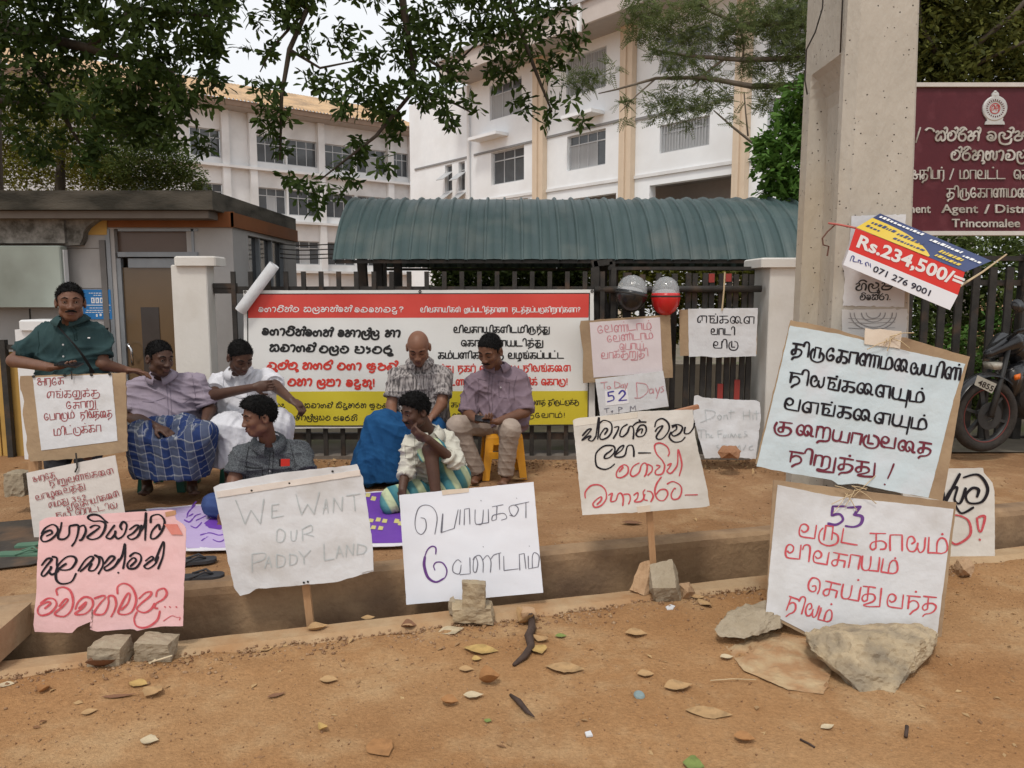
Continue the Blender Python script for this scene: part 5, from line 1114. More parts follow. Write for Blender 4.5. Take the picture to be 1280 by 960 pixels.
def flap_marks(name, m, rowsx, e=.004):
    for (s0, s1, t, hgt) in rowsx:
        s_ = s0; mb = MB()
        while s_ < s1:
            l = random.uniform(.012, .035); a = len(mb.v)
            k = random.uniform(.6, 1); mb.v += [tuple(flapP(s_, t, e)), tuple(flapP(s_+l, t, e)), tuple(flapP(s_+l, t+hgt*k, e)), tuple(flapP(s_, t+hgt*k, e))]; mb.f.append((a, a+1, a+2, a+3)); s_ += l+.010
        mb.go(name, m, T)
flap_marks('navy_lettering', M_navy, ((.04,.24,.42,.14),(.04,.16,.2,.12),(.28,.5,.38,.16),(.30,.55,.14,.1)))
flap_marks('white_lettering', I_white, ((.03,.4,.80,.12),(.5,.78,.72,.14),(.82,.97,.62,.12)))
flap_marks('yellow_lettering', mat('price_yellow', (.6,.42,.04)), ((.66,.86,.38,.16),(.68,.9,.14,.14)))
MB().tube([PY(1036,279,3.73), PY(1050,281,3.65), PY(1070,285,3.60)], .005, 5).go('red_string', mat('red_string', (.45,.12,.1)), T)
MB().tube([PY(1201,357,3.57), PY(1228,340,4.6), PY(1258,318,6.0)], .006, 5).go('white_string', M_rope, T)
MB().tube([PY(1044,281,3.71), PY(1034,290,3.70), PY(1028,298,3.70), PY(1029,306,3.70), PY(1036,308,3.71), PY(1034,320,3.71)], .004, 5).go('loose_wire', mat('rusty_wire', (.14,.07,.05)), T)
# ---- purple mat spread on the terrace
M_lilac = mat('lilac_print', (.44,.34,.58), (.52,.42,.65), 2, .5, .2, 8); M_violet = mat('violet_print', (.13,.04,.33), (.17,.06,.40), 3, .5, .2, 8)
class GSheet(Sheet):
    def __init__(s, wr=.006, seed=0, z=.012): s.p = PZ(340, 650, z); s.n = Vector((0,0,1)); s.u = Vector((1,0,0)); s.v = Vector((0,1,0)); s.wr = wr; s.seed = seed; s.wsc = 4; s.cnt = 0
g = GSheet(.007, 4, .018)
T = thing('printed_mat', g.P(340, 655), 'lilac and violet printed vinyl sheet spread on the dirt under the seated men', 'mat')
g.patch('white_border', mat('mat_white', (.68,.66,.70), (.74,.72,.76), 2, .5), T, (182,636), (502,612), (508,682), (231,689), nx=50, ny=10, rag=.6)
g.patch('lilac_field', M_lilac, T, (186,637), (330,627), (352,682), (234,686), nx=20, ny=10, rag=.2, off=.002, th=.0005)
g.patch('violet_field', M_violet, T, (330,627), (500,614), (505,678.5), (352,682), nx=24, ny=10, rag=.2, off=.002, th=.0005)
mb = MB(); O = ((0, 600), 3.69)
g.trace(mb, *O, "905,105 885,125;900,120 870,150 862,175;870,170 890,160;850,185 875,195 900,170 925,160;880,215 905,225 930,200;905,190 950,170;940,150 975,185 1000,180;930,280 960,262 1010,285 1040,270;925,255 965,245 1010,255 1035,250;950,215 1010,205 1035,215", 1.6, off=.003)
g.poly(mb, [(255+x, 655+y) for x, y in ((0,0),(12,-9),(24,-8),(30,2),(20,8),(6,6))], .0032); mb.go('violet_lettering', M_violet, T)
mb = MB()
for (x, y) in ((463,651),(472,650),(480,652),(466,660),(475,661),(495,652),(500,655),(459,620),(466,624)): mb.mark(); g.poly(mb, [(x-3,y+2),(x+3,y+2.5),(x+4.5,y-2),(x-1,y-3)], .004)
mb.go('yellow_lettering', mat('mat_yellow', (.55,.5,.2)), T)
# shared builder: many small shaped pieces in one mesh
def cloud(name, P, R_, sz, tpl, m, parent, stuff=True):
    T_, F_ = tpl; k = len(T_); n = len(P); V = np.einsum('nij,kj->nki', R_, T_)*sz[:, None, None]+P[:, None, :]; V = V.reshape(-1, 3)
    off = np.array(wloc(parent)) if parent is not None else np.zeros(3); V = V-off
    lens = [len(f) for f in F_]; flat = np.concatenate([np.array(f) for f in F_]); L_ = (flat[None]+k*np.arange(n)[:, None]).ravel().astype(np.int32)
    me = bpy.data.meshes.new(name); me.vertices.add(len(V)); me.vertices.foreach_set('co', V.ravel()); me.loops.add(len(L_)); me.loops.foreach_set('vertex_index', L_); me.polygons.add(n*len(F_))
    st = np.concatenate([[0], np.cumsum(np.tile(lens, n))[:-1]]).astype(np.int32); me.polygons.foreach_set('loop_start', st); me.update(calc_edges=True); me.materials.append(m)
    o = bpy.data.objects.new(name, me); link(o, parent)
    if stuff: o['kind'] = 'stuff'
    return o
# ================================================================== PEOPLE (signed-distance bodies, one continuous surface each)
class Field:
    def __init__(s): s.p = []
    def c(s, a, b, ra, rb=None, k=.02): s.p.append(('c', np.array(a, float), np.array(b, float), ra, ra if rb is None else rb, k, 1)); return s
    def f(s, a, b, ra, rb, k=.02, sub=1): s.p.append(('f', np.array(a, float), np.array(b, float), ra, rb, k, sub)); return s   # flat far end
    def e(s, c, r, M=None, k=.02, sub=1): s.p.append(('e', np.array(c, float), np.array(r, float), np.eye(3) if M is None else np.array(M), 0, k, sub)); return s
    def k(s, a, b, ra, rb, k=.05): s.p.append(('k', np.array(a, float), np.array(b, float), np.array(ra, float), np.array(rb, float), k, 1)); return s  # elliptical vertical skirt, a top b bottom
    def cut(s, q, n): s.p.append(('p', np.array(q, float), np.array(n, float), 0, 0, 0, 1)); return s   # remove the side n points to
    def bounds(s):
        lo = np.full(3, 1e9); hi = -lo
        for t, a, b, ra, rb, k, sub in s.p:
            if t == 'p' or sub < 0: continue
            if t in 'cf': r = max(ra, rb); l = np.minimum(a, b)-r; h = np.maximum(a, b)+r
            elif t == 'e': r = b.max(); l = a-r; h = a+r
            else: r = max(ra.max(), rb.max()); l = np.minimum(a, b)-[r, r, .01]; h = np.maximum(a, b)+[r, r, .01]
            lo = np.minimum(lo, l); hi = np.maximum(hi, h)
        return lo-.03, hi+.03
    def mesh(s, h):
        lo, hi = s.bounds(); n = np.ceil((hi-lo)/h).astype(int)+1
        F = np.full(n, .5, np.float32); ax = [lo[i]+h*np.arange(n[i]) for i in range(3)]
        for t, a, b, ra, rb, k, sub in s.p:
            if t == 'p': l, u = lo, hi
            elif t in 'cf': r = max(ra, rb)+k+.03; l = np.minimum(a, b)-r; u = np.maximum(a, b)+r
            elif t == 'e': r = b.max()+k+.03; l = a-r; u = a+r
            else: r = max(ra.max(), rb.max())+k+.03; l = np.minimum(a, b)-[r, r, k+.02]; u = np.maximum(a, b)+[r, r, k+.02]
            i0 = np.clip(np.floor((l-lo)/h).astype(int), 0, n); i1 = np.clip(np.ceil((u-lo)/h).astype(int)+1, 0, n)
            if (i1 <= i0).any(): continue
            sl = tuple(slice(x, y) for x, y in zip(i0, i1))
            X = ax[0][sl[0]][:, None, None]; Y = ax[1][sl[1]][None, :, None]; Z = ax[2][sl[2]][None, None, :]
            if t == 'p': F[sl] = np.maximum(F[sl], (X-a[0])*b[0]+(Y-a[1])*b[1]+(Z-a[2])*b[2]); continue
            if t in 'cf':
                d = b-a; L2 = d@d+1e-12; tt = ((X-a[0])*d[0]+(Y-a[1])*d[1]+(Z-a[2])*d[2])/L2; tc_ = np.clip(tt, 0, 1)
                D = np.sqrt((X-a[0]-tc_*d[0])**2+(Y-a[1]-tc_*d[1])**2+(Z-a[2]-tc_*d[2])**2)-(ra+(rb-ra)*tc_)
                if t == 'f': 
                    tl = np.clip(tt, 0, 2); D = np.sqrt((X-a[0]-tl*d[0])**2+(Y-a[1]-tl*d[1])**2+(Z-a[2]-tl*d[2])**2)-(ra+(rb-ra)*tl); D = np.maximum(D, (tt-1)*math.sqrt(L2))
            elif t == 'e':
                M = ra; q = [(X-a[0])*M[0][j]+(Y-a[1])*M[1][j]+(Z-a[2])*M[2][j] for j in range(3)]
                k0 = np.sqrt(sum((q[j]/b[j])**2 for j in range(3))); k1 = np.sqrt(sum((q[j]/b[j]**2)**2 for j in range(3)))+1e-9; D = k0*(k0-1)/k1
            else:
                tt = np.clip((Z-a[2])/(b[2]-a[2]), 0, 1); cx = a[0]+(b[0]-a[0])*tt; cy = a[1]+(b[1]-a[1])*tt; rx = ra[0]+(rb[0]-ra[0])*tt; ry = ra[1]+(rb[1]-ra[1])*tt
                D = (np.sqrt(((X-cx)/rx)**2+((Y-cy)/ry)**2)-1)*np.minimum(rx, ry); D = np.maximum(D, np.maximum(b[2]-Z, Z-a[2]))
            A = F[sl]
            if sub < 0: D = -D; hh = np.maximum(k-np.abs(A-D), 0)/max(k, 1e-6); F[sl] = np.maximum(A, D)+hh*hh*k*.25
            else: hh = np.maximum(k-np.abs(A-D), 0)/max(k, 1e-6); F[sl] = np.minimum(A, D)-hh*hh*k*.25
        return nets(F, lo, h)
def nets(F, lo, h):
    S_ = F < 0; c = np.zeros(np.array(F.shape)-1, np.int8)
    offs = [(i, j, k) for i in (0, 1) for j in (0, 1) for k in (0, 1)]; nx, ny, nz_ = F.shape
    for i, j, k in offs: c += S_[i:nx-1+i, j:ny-1+j, k:nz_-1+k]
    I = np.argwhere((c > 0) & (c < 8)); idx = -np.ones(c.shape, np.int64); idx[tuple(I.T)] = np.arange(len(I))
    acc = np.zeros((len(I), 3)); cnt = np.zeros(len(I))
    for a in offs:
        for ax in range(3):
            if a[ax]: continue
            b = list(a); b[ax] = 1
            fa = F[tuple((I+a).T)]; fb = F[tuple((I+b).T)]; m = (fa < 0) != (fb < 0)
            t = fa[m]/(fa[m]-fb[m]); p = np.array(a, float)[None]+t[:, None]*np.eye(3)[ax][None]
            acc[m] += p; cnt[m] += 1
    V = lo+h*(I+acc/cnt[:, None]); Q = []
    for ax in range(3):
        s0 = [slice(None)]*3; s1 = [slice(None)]*3; s0[ax] = slice(0, -1); s1[ax] = slice(1, None)
        A = S_[tuple(s0)]; B_ = S_[tuple(s1)]; E = np.argwhere(A != B_); u, v = [(1, 2), (2, 0), (0, 1)][ax]
        ok = (E[:, u] > 0) & (E[:, v] > 0) & (E[:, u] < F.shape[u]-1) & (E[:, v] < F.shape[v]-1); E = E[ok]; flip = A[tuple(E.T)]
        du = np.zeros(3, int); du[u] = 1; dv = np.zeros(3, int); dv[v] = 1
        q = np.stack([idx[tuple((E-du-dv).T)], idx[tuple((E-dv).T)], idx[tuple(E.T)], idx[tuple((E-du).T)]], 1)
        q[~flip] = q[~flip][:, ::-1]; Q.append(q)
    Q = np.concatenate(Q); return V, Q[(Q >= 0).all(1)]
def npmesh(name, V, Q, m, parent, fold=0, fs=1, seed=0, vert=False, dirv=None):
    me = bpy.data.meshes.new(name); off = wloc(parent)
    me.vertices.add(len(V)); me.loops.add(len(Q)*4); me.polygons.add(len(Q))
    W = V-np.array(off)
    me.vertices.foreach_set('co', W.ravel()); me.loops.foreach_set('vertex_index', Q.ravel().astype(np.int32)); me.polygons.foreach_set('loop_start', np.arange(0, len(Q)*4, 4, dtype=np.int32))
    me.update(calc_edges=True)
    if fold:
        N = np.zeros(len(V)*3); me.vertex_normals.foreach_get('vector', N); N = N.reshape(-1, 3)
        r = np.random.RandomState(seed); d = np.zeros(len(V)); P_ = V.copy()
        for _ in range(2):
            kk = r.normal(size=(3, 3))*9*fs; P_ = P_+.018*np.sin(P_@kk+r.rand(3)*6)
        if vert:     # folds that hang or radiate along dirv
            x = P_@np.array(dirv[0]); d += .6*np.sin(x*dirv[1]+2.5*np.sin(P_[:, 2]*6+1))+.35*np.sin(x*dirv[1]*2.3+1)
        an = np.array([1, 1, .30]) if vert else np.array([.8, .8, 1.])
        for i in range(6):
            kv = r.normal(size=3)*an; kv *= (26+13*i)*fs/np.linalg.norm(kv); s_ = np.sin(P_@kv+r.rand()*6); kl = r.normal(size=3)*5.5; mk = np.clip(.5+1.1*np.sin(P_@kl+r.rand()*6), 0, 1)
            d += ((1-np.abs(s_))**2.5*1.15/(1+.35*i)-.10)*(mk if not vert else .4+.6*mk)
        V2 = V+N*(d*fold)[:, None]; me.vertices.foreach_set('co', (V2-np.array(off)).ravel()); me.update()
    me.shade_smooth(); me.materials.append(m); o = bpy.data.objects.new(name, me); link(o, parent); return o
def cloth(name, build, sc=70, bump=.25, rough=.9):
    """fabric: build(nt, object_coordinate_socket) returns the colour socket"""
    m = bpy.data.materials.new(name); m.use_nodes = True; nt = m.node_tree; b = nt.nodes['Principled BSDF']
    b.inputs['Roughness'].default_value = rough; b.inputs['Specular IOR Level'].default_value = .15
    tc = _nn(nt, 'ShaderNodeTexCoord'); c = build(nt, tc.outputs['Object'])
    if isinstance(c, tuple): b.inputs['Base Color'].default_value = (*c, 1)
    else: nt.links.new(c, b.inputs['Base Color'])
    n = _nn(nt, 'ShaderNodeTexNoise'); n.inputs['Scale'].default_value = sc; n.inputs['Detail'].default_value = 4; nt.links.new(tc.outputs['Object'], n.inputs['Vector'])
    n2 = _nn(nt, 'ShaderNodeTexNoise'); n2.inputs['Scale'].default_value = 9; n2.inputs['Detail'].default_value = 3; n2.inputs['Distortion'].default_value = 1.5; nt.links.new(tc.outputs['Object'], n2.inputs['Vector'])
    bp = _nn(nt, 'ShaderNodeBump'); bp.inputs['Strength'].default_value = bump; bp.inputs['Distance'].default_value = .004; nt.links.new(n.outputs['Fac'], bp.inputs['Height'])
    bq = _nn(nt, 'ShaderNodeBump'); bq.inputs['Strength'].default_value = .3; bq.inputs['Distance'].default_value = .02; nt.links.new(n2.outputs['Fac'], bq.inputs['Height']); nt.links.new(bp.outputs[0], bq.inputs['Normal']); nt.links.new(bq.outputs[0], b.inputs['Normal'])
    return m
def rampn(nt, src, stops, interp='LINEAR'):
    r = _nn(nt, 'ShaderNodeValToRGB'); r.color_ramp.interpolation = interp; e = r.color_ramp.elements
    while len(e) > 1: e.remove(e[-1])
    e[0].position = stops[0][0]; e[0].color = (*stops[0][1], 1)
    for p, c in stops[1:]: x = e.new(p); x.color = (*c, 1)
    nt.links.new(src, r.inputs[0]); return r.outputs[0]
def mth(nt, op, a, b=None):
    n = _nn(nt, 'ShaderNodeMath', operation=op)
    for i, v in enumerate((a, b)):
        if v is None: continue
        if isinstance(v, (int, float)): n.inputs[i].default_value = v
        else: nt.links.new(v, n.inputs[i])
    return n.outputs[0]
def lin(nt, V, k):  # dot product of the coordinate with k
    n = _nn(nt, 'ShaderNodeVectorMath', operation='DOT_PRODUCT'); nt.links.new(V, n.inputs[0]); n.inputs[1].default_value = k; return n.outputs['Value']
def mixc(nt, f, a, b, mode='MIX'):
    x = _nn(nt, 'ShaderNodeMixRGB', blend_type=mode)
    for v, i in ((f, 0), (a, 1), (b, 2)):
        if isinstance(v, (int, float)): x.inputs[i].default_value = v
        elif isinstance(v, tuple): x.inputs[i].default_value = (*v, 1)
        else: nt.links.new(v, x.inputs[i])
    return x.outputs[0]
def plain(c1, c2): 
    def f(nt, V):
        n = _nn(nt, 'ShaderNodeTexNoise'); n.inputs['Scale'].default_value = 12; n.inputs['Detail'].default_value = 5; nt.links.new(V, n.inputs['Vector']); return rampn(nt, n.outputs['Fac'], [(.3, c1), (.7, c2)])
    return f
def frac(nt, x): return mth(nt, 'FRACT', x)
def plaid(nt, V):
    u = frac(nt, mth(nt, 'MULTIPLY', lin(nt, V, (1, .25, .12)), 9)); v = frac(nt, mth(nt, 'MULTIPLY', lin(nt, V, (.1, -.8, 1)), 8))
    B1, B2, W_ = (.022, .040, .125), (.12,.135,.165), (.36, .37, .40)
    a = rampn(nt, u, [(0, W_), (.05, B1), (.5, B1), (.52, W_), (.55, B2), (.95, B2)], 'CONSTANT'); b = rampn(nt, v, [(0, W_), (.05, B1), (.45, B2), (.5, W_), (.54, B1), (.96, B2)], 'CONSTANT')
    return mixc(nt, .5, a, b)
def stripes(nt, V):
    u = frac(nt, mth(nt, 'MULTIPLY', lin(nt, V, (.9, .35, .45)), 8.5)); return rampn(nt, u, [(0, (.04, .16, .20)), (.42, (.10,.26,.27)), (.5, (.42, .50, .30)), (.56, (.50,.56,.36)), (.9, (.45, .52, .33)), (.95, (.04,.14,.18))], 'LINEAR')
def streaks(nt, V):
    mp = _nn(nt, 'ShaderNodeMapping'); mp.inputs['Scale'].default_value = (75, 75, 16); nt.links.new(V, mp.inputs[0]); n = _nn(nt, 'ShaderNodeTexNoise'); n.inputs['Scale'].default_value = 1; n.inputs['Detail'].default_value = 2; nt.links.new(mp.outputs[0], n.inputs['Vector'])
    return rampn(nt, n.outputs['Fac'], [(.38, (.10,.09,.09)), (.56, (.36,.33,.32)), (.75, (.44, .41, .39))])
def denim(nt, V):
    n = _nn(nt, 'ShaderNodeTexNoise'); n.inputs['Scale'].default_value = 150; n.inputs['Detail'].default_value = 2; nt.links.new(V, n.inputs['Vector']); return rampn(nt, n.outputs['Fac'], [(.35, (.04,.045,.05)), (.65, (.12,.13,.14))])
C_green = cloth('green_polo_cotton', plain((.022,.046,.050), (.034,.066,.068))); C_lav = cloth('lavender_cotton', plain((.26,.22,.275), (.32,.27,.325))); C_wht = cloth('white_cotton', plain((.58,.58,.62), (.66,.66,.70)))
C_char = cloth('charcoal_denim', denim); C_strk = cloth('streaked_cotton', streaks); C_cream = cloth('cream_cotton', plain((.52,.50,.43), (.60,.58,.50))); C_mauve = cloth('mauve_cotton', plain((.17,.125,.155), (.21,.155,.185)))
C_plaid = cloth('blue_plaid', plaid); C_strp = cloth('teal_stripes', stripes); C_blue = cloth('royal_blue_cloth', plain((.010,.055,.15), (.016,.08,.20))); C_khaki = cloth('khaki_cloth', plain((.30,.24,.20), (.38,.31,.26))); C_dkt = cloth('dark_trousers', plain((.03,.03,.035), (.05,.05,.055))); C_jean = cloth('blue_jeans', plain((.03,.05,.14), (.05,.08,.2)))
SKIN = lambda n, c: mat('skin_'+n, tuple(x*.8 for x in c), tuple(x*1.15 for x in c), 14, .5, .15, 90, spec=.35)
K1, K2, K3 = SKIN('brown', (.15,.070,.042)), SKIN('dark', (.085,.042,.028)), SKIN('warm', (.20,.095,.058))
M_hair = mat('black_hair', (.0025,.0025,.0025), (.009,.008,.008), 70, .8, 1, 160, spec=.2, stretch=(1,1,.4)); M_hairg = mat('greying_hair', (.008,.008,.008), (.06,.056,.05), 50, .85, 1, 140, detail=3, spec=.15)
M_eyew = mat('eye_white', (.30,.26,.23), rough=.4); M_iris = mat('iris', (.02,.012,.01), rough=.2); M_phone = mat('phone_black', (.012,.012,.014), rough=.2, spec=.6)
nv = lambda v: np.array(v, float)
def frame(f, u):
    f = Vector(f).normalized(); r = f.cross(Vector(u)).normalized(); u = r.cross(f).normalized(); return np.array([[r[i], f[i], u[i]] for i in range(3)])
def person(name_label, base, head, face, up, neck, sh, hip, arms, legs, skin, shirt, lower, hair='short', hs=1.0, bw=1.0, belly=0, sleeve=.55, hem=None, eyes=True, moust=False, beard=False, collar=True, cuff=False):
    """arms: two of (shoulder, elbow, wrist, hand_dir, palm_normal, curl); legs: two of (hip, knee, ankle, toe); lower: (material, kind, fn(Field), fold)"""
    T = thing('person', base, name_label, 'person'); M = frame(face, up); Hc = nv(head)
    L = lambda x, y, z: Hc+M@(nv((x, y, z))*hs)
    B_ = Field()
    # torso
    N_, SL, SR, HP = nv(neck), nv(sh[0])-nv((0,0,.022)), nv(sh[1])-nv((0,0,.022)), nv(hip); arms = [(nv(a_[0])-nv((0,0,.02)), *a_[1:]) for a_ in arms]; ax = (SR-SL)/np.linalg.norm(SR-SL); up_t = (N_-HP)/np.linalg.norm(N_-HP); fw = np.cross(up_t, ax); fw = fw if fw[1] < 0 else -fw
    def torso(Fd, g):
        for s_ in (-1, 1):
            S0 = (SL if s_ < 0 else SR); inn = S0*.66+N_*.34-up_t*.09
            Fd.c(inn, HP+ax*s_*.085*bw+up_t*.05, .098*bw+g, .105*bw+g, .07)
            Fd.c(N_-up_t*.015, S0-up_t*.01, .040+max(g,-.005)*.8, .046+max(g,-.005), .05)
        Fd.c(N_-up_t*.14, HP+up_t*.1, .10*bw+g, .115*bw+g, .06)
        if belly: Fd.e(HP+up_t*.15+fw*.05*bw, (.16*bw+g+belly*.3, .13*bw+belly+g, .16), np.array([ax, fw, up_t]).T, .06)
    torso(B_, -.014)
    B_.c(L(0, -.02, -.05), N_, .050*hs, .055, .025)
    for k, (S0, E, W_, hd, pn, curl) in enumerate(arms):
        S0, E, W_ = nv(S0), nv(E), nv(W_); B_.c(S0, E, .043*bw, .040*bw, .025); B_.c(E, W_, .042*bw, .027, .012)
        d = nv(hd)/np.linalg.norm(hd); n_ = nv(pn); n_ = n_-d*(n_@d); n_ /= np.linalg.norm(n_); s_ = np.cross(d, n_)*(1 if k else -1)
        Pc = W_+d*.045; B_.e(Pc, (.040, .050, .017), np.array([s_, d, n_]).T, .018)
        for q in range(4):
            x = (-.030+.020*q); ln = (.036, .043, .046, .040)[q]*1.05; a0 = W_+d*.082+s_*x; c1 = curl*.8; d1 = d*math.cos(c1)+n_*math.sin(c1)+s_*(x*.8); a1 = a0+d1*ln; c2 = curl*1.9; d2 = d*math.cos(c2)+n_*math.sin(c2); a2 = a1+d2*ln*.8
            B_.c(a0-d*.02, a1, .0098, .009, .006); B_.c(a1, a2, .009, .0075, .003)
        t0 = W_+d*.025+s_*.034; t1 = t0+(d*.6+s_*.65+n_*.35)*.038; t2 = t1+(d*.85+s_*.1+n_*.5)*.032; B_.c(t0, t1, .0125, .0105, .01); B_.c(t1, t2, .0105, .0085, .004)
    for (h0, K, A, toe) in legs:
        h0, K, A, toe = map(nv, (h0, K, A, toe)); B_.c(h0, K, .078, .052, .03); B_.c(K, A, .050, .034, .02); dd = (toe-A); B_.c(A+nv((0,0,-.03)), toe, .034, .024, .02); B_.e(A+nv((0,0,-.035))-dd*.15, (.034, .036, .032), None, .02)
        sd = np.cross(dd/np.linalg.norm(dd), (0, 0, 1))
        for q in range(5): B_.c(toe+sd*(q-2)*.014, toe+sd*(q-2)*.017+dd*.13*(1-.12*abs(q-1)), .010, .008, .006)
    # head
    E = lambda x, y, z, a, b_, c_, k=.02, sub=1: B_.e(L(x, y, z), nv((a, b_, c_))*hs, M, k*hs, sub)
    E(0, 0, .028, .074, .094, .089); E(0, .024, -.032, .056, .068, .083, .025); E(0, .052, -.090, .034, .034, .024, .025)
    for s_ in (-1, 1):
        E(.034*s_, .066, -.022, .024, .022, .022, .025); E(.050*s_, .012, -.066, .016, .030, .022, .025)
        E(.032*s_, .094, .004, .019, .014, .013, .012, -1)
        B_.c(L(.012*s_, .088, .024), L(.046*s_, .076, .024), .011*hs, .009*hs, .01)
        E(.079*s_, -.006, -.006, .011, .022, .033, .008); E(.085*s_, .002, -.004, .006, .010, .016, .006, -1)
        B_.e(L(.013*s_, .102, -.034), (.011*hs, .012*hs, .009*hs), M, .008)
        E(.031*s_, .079, .005, .0155, .012, .0115, .004)
    B_.c(L(0, .090, .012), L(0, .108, -.030), .0085*hs, .0115*hs, .012)
    B_.c(L(-.020, .087, -.058), L(.020, .087, -.058), .0085*hs, .0085*hs, .006); B_.c(L(-.016, .086, -.071), L(.016, .086, -.071), .0095*hs, .0095*hs, .006); E(0, .096, -.0645, .022, .006, .002, .003, -1)
    V, Q = B_.mesh(.0068); body = npmesh('body', V, Q, skin, T)
    # face details
    for s_ in (-1, 1):
        mb = MB(); ns = 8
        if eyes: 
            mb.lathe(Vector(L(.031*s_, .0865, .004)), [(.0092*hs*math.cos(a), .0058*hs*math.sin(a)) for a in (-.2, .3, .8, 1.2, 1.55)], 12, Vector(M@nv((.12*s_, 1, 0)))); mb.go('eye', M_eyew, T, True)
            mb = MB(); mb.lathe(Vector(L(.0315*s_, .0895, .004)), [(.0062*hs*math.cos(a), .0046*hs*math.sin(a)) for a in (0, .5, 1, 1.55)], 10, Vector(M@nv((.1*s_, 1, 0)))); mb.go('iris', M_iris, T, True)
            MB().tube([L(.021*s_, .092, .008), L(.031*s_, .0955, .0115), L(.042*s_, .089, .0085)], .0026*hs, 5).go('eyelid', skin, T, True)
        else: MB().tube([L(.020*s_, .090, .001), L(.031*s_, .0935, -.002), L(.042*s_, .086, .0015)], .0022*hs, 5).go('eyelashes', M_iris, T, True)
        MB().tube([L(.014*s_, .0985, .027), L(.030*s_, .0965, .033), L(.048*s_, .082, .027)], [.003*hs, .0042*hs, .002*hs], 6).go('eyebrow', M_hair, T, True)
    lip = mat('lip_skin', (.10,.04,.035), (.13,.055,.045), 20, .45)
    MB().tube([L(-.021, .091, -.064), L(-.008, .0975, -.061), L(.008, .0975, -.061), L(.021, .091, -.064)], [.002*hs, .0042*hs, .0042*hs, .002*hs], 6).go('lips', lip, T, True)
    MB().tube([L(-.017, .092, -.069), L(0, .0985, -.072), L(.017, .092, -.069)], [.002*hs, .005*hs, .002*hs], 6).go('lips', lip, T, True)
    if moust:
        Fm = Field(); [Fm.c(L(.003*s_, .104, -.047), L(.030*s_, .092, -.056), .0075*hs, .0045*hs, .004) for s_ in (-1, 1)]; V, Q = Fm.mesh(.003); npmesh('moustache', V, Q, M_hair, T)
    if beard:
        Fm = Field(); Fm.e(L(0, .066, -.098), nv((.036, .030, .022))*hs, M, .01); V, Q = Fm.mesh(.004); npmesh('beard', V, Q, M_hairg, T, .004, 4, 3)
    if hair:
        Fh = Field(); g = .0045 if hair != 'thick' else .012
        Fh.e(L(0, -.003, .030), nv((.074+g*.8, .094+g, .089+g))*hs, M, .01)
        if hair == 'thick': Fh.e(L(0, .03, .085), nv((.066, .07, .045))*hs, M, .03)
        nrm = M@nv((0, .62, -.78)); Fh.cut(L(0, .085, .074), nrm)
        Fh.e(L(0, .135, .0), nv((.052, .07, .072))*hs, M, .01, -1)
        V, Q = Fh.mesh(.006); npmesh('hair', V, Q, M_hairg if hair == 'grey' else M_hair, T, .004 if hair != 'thick' else .009, 4.5, 5)
        rs = np.random.RandomState(int(hs*1000)); kk = rs.choice(len(V), min(len(V), 2600)); Pn = V[kk]-np.array(L(0, -.01, .01)); Pn /= np.linalg.norm(Pn, axis=1)[:, None]
        fl = M@nv((.25, .75, -.15)); Dn = Pn*.75+fl*.45+np.array([0,0,-.25])*(1-Pn[:, 2:3])+rs.normal(size=Pn.shape)*.35; Dn /= np.linalg.norm(Dn, axis=1)[:, None]; Xn = np.cross(Dn, Pn+rs.normal(size=Pn.shape)*.2); Xn /= np.linalg.norm(Xn, axis=1)[:, None]
        cloud('hair_strands', V[kk], np.stack([Xn, Dn, np.cross(Xn, Dn)], 2), rs.uniform(.006, 0.012 if hair != 'thick' else .017, len(kk))*1.3, (np.array([(-.16,0,0),(.16,0,0),(.05,1,-.1)], float), [(0,1,2)]), M_hair if hair != 'grey' else M_hairg, T)
        for s_ in (-1, 1): MB().tube([L(.074*s_, .024, .035), L(.073*s_, .028, .010), L(.070*s_, .027, -.004)], [.006*hs, .0045*hs, .001*hs], 6).go('sideburn', M_hair, T, True)
    # shirt
    Fs = Field(); torso(Fs, .016)
    if hem is not None: 
        for s_ in (-1, 1): Fs.f(HP+up_t*.12+ax*s_*.05*bw, nv(hem)+ax*s_*.05*bw, .125*bw+.016, .135*bw+.02, .06)
    cuffs = []
    for (S0, E_, W_, *_r), sl in zip(arms, sleeve if hasattr(sleeve, '__len__') else (sleeve, sleeve)):
        S0, E_, W_ = nv(S0), nv(E_), nv(W_)
        if sl <= 1: e = S0+(E_-S0)*sl; Fs.f(S0, e, .058*bw, .066*bw, .035); cuffs.append((e, (e-S0), .066*bw))
        else: e = E_+(W_-E_)*(sl-1); Fs.c(S0, E_, .060*bw, .056*bw, .035); Fs.f(E_, e, .056*bw, .052*bw, .02); cuffs.append((e, (e-E_), .055*bw))
    V, Q = Fs.mesh(.0085); st = npmesh('shirt', V, Q, shirt, T, .019, .75, hash(name_label) % 97 if False else len(name_label))
    for e, d, r in cuffs: 
        d = Vector(d).normalized(); MB().lathe(Vector(e)-d*.022, [(r+.003, -.001), (r+.006, .004), (r+.006, .024), (r-.002, .025), (r-.012, .012)], 20, d).go('cuff', shirt, st, True)
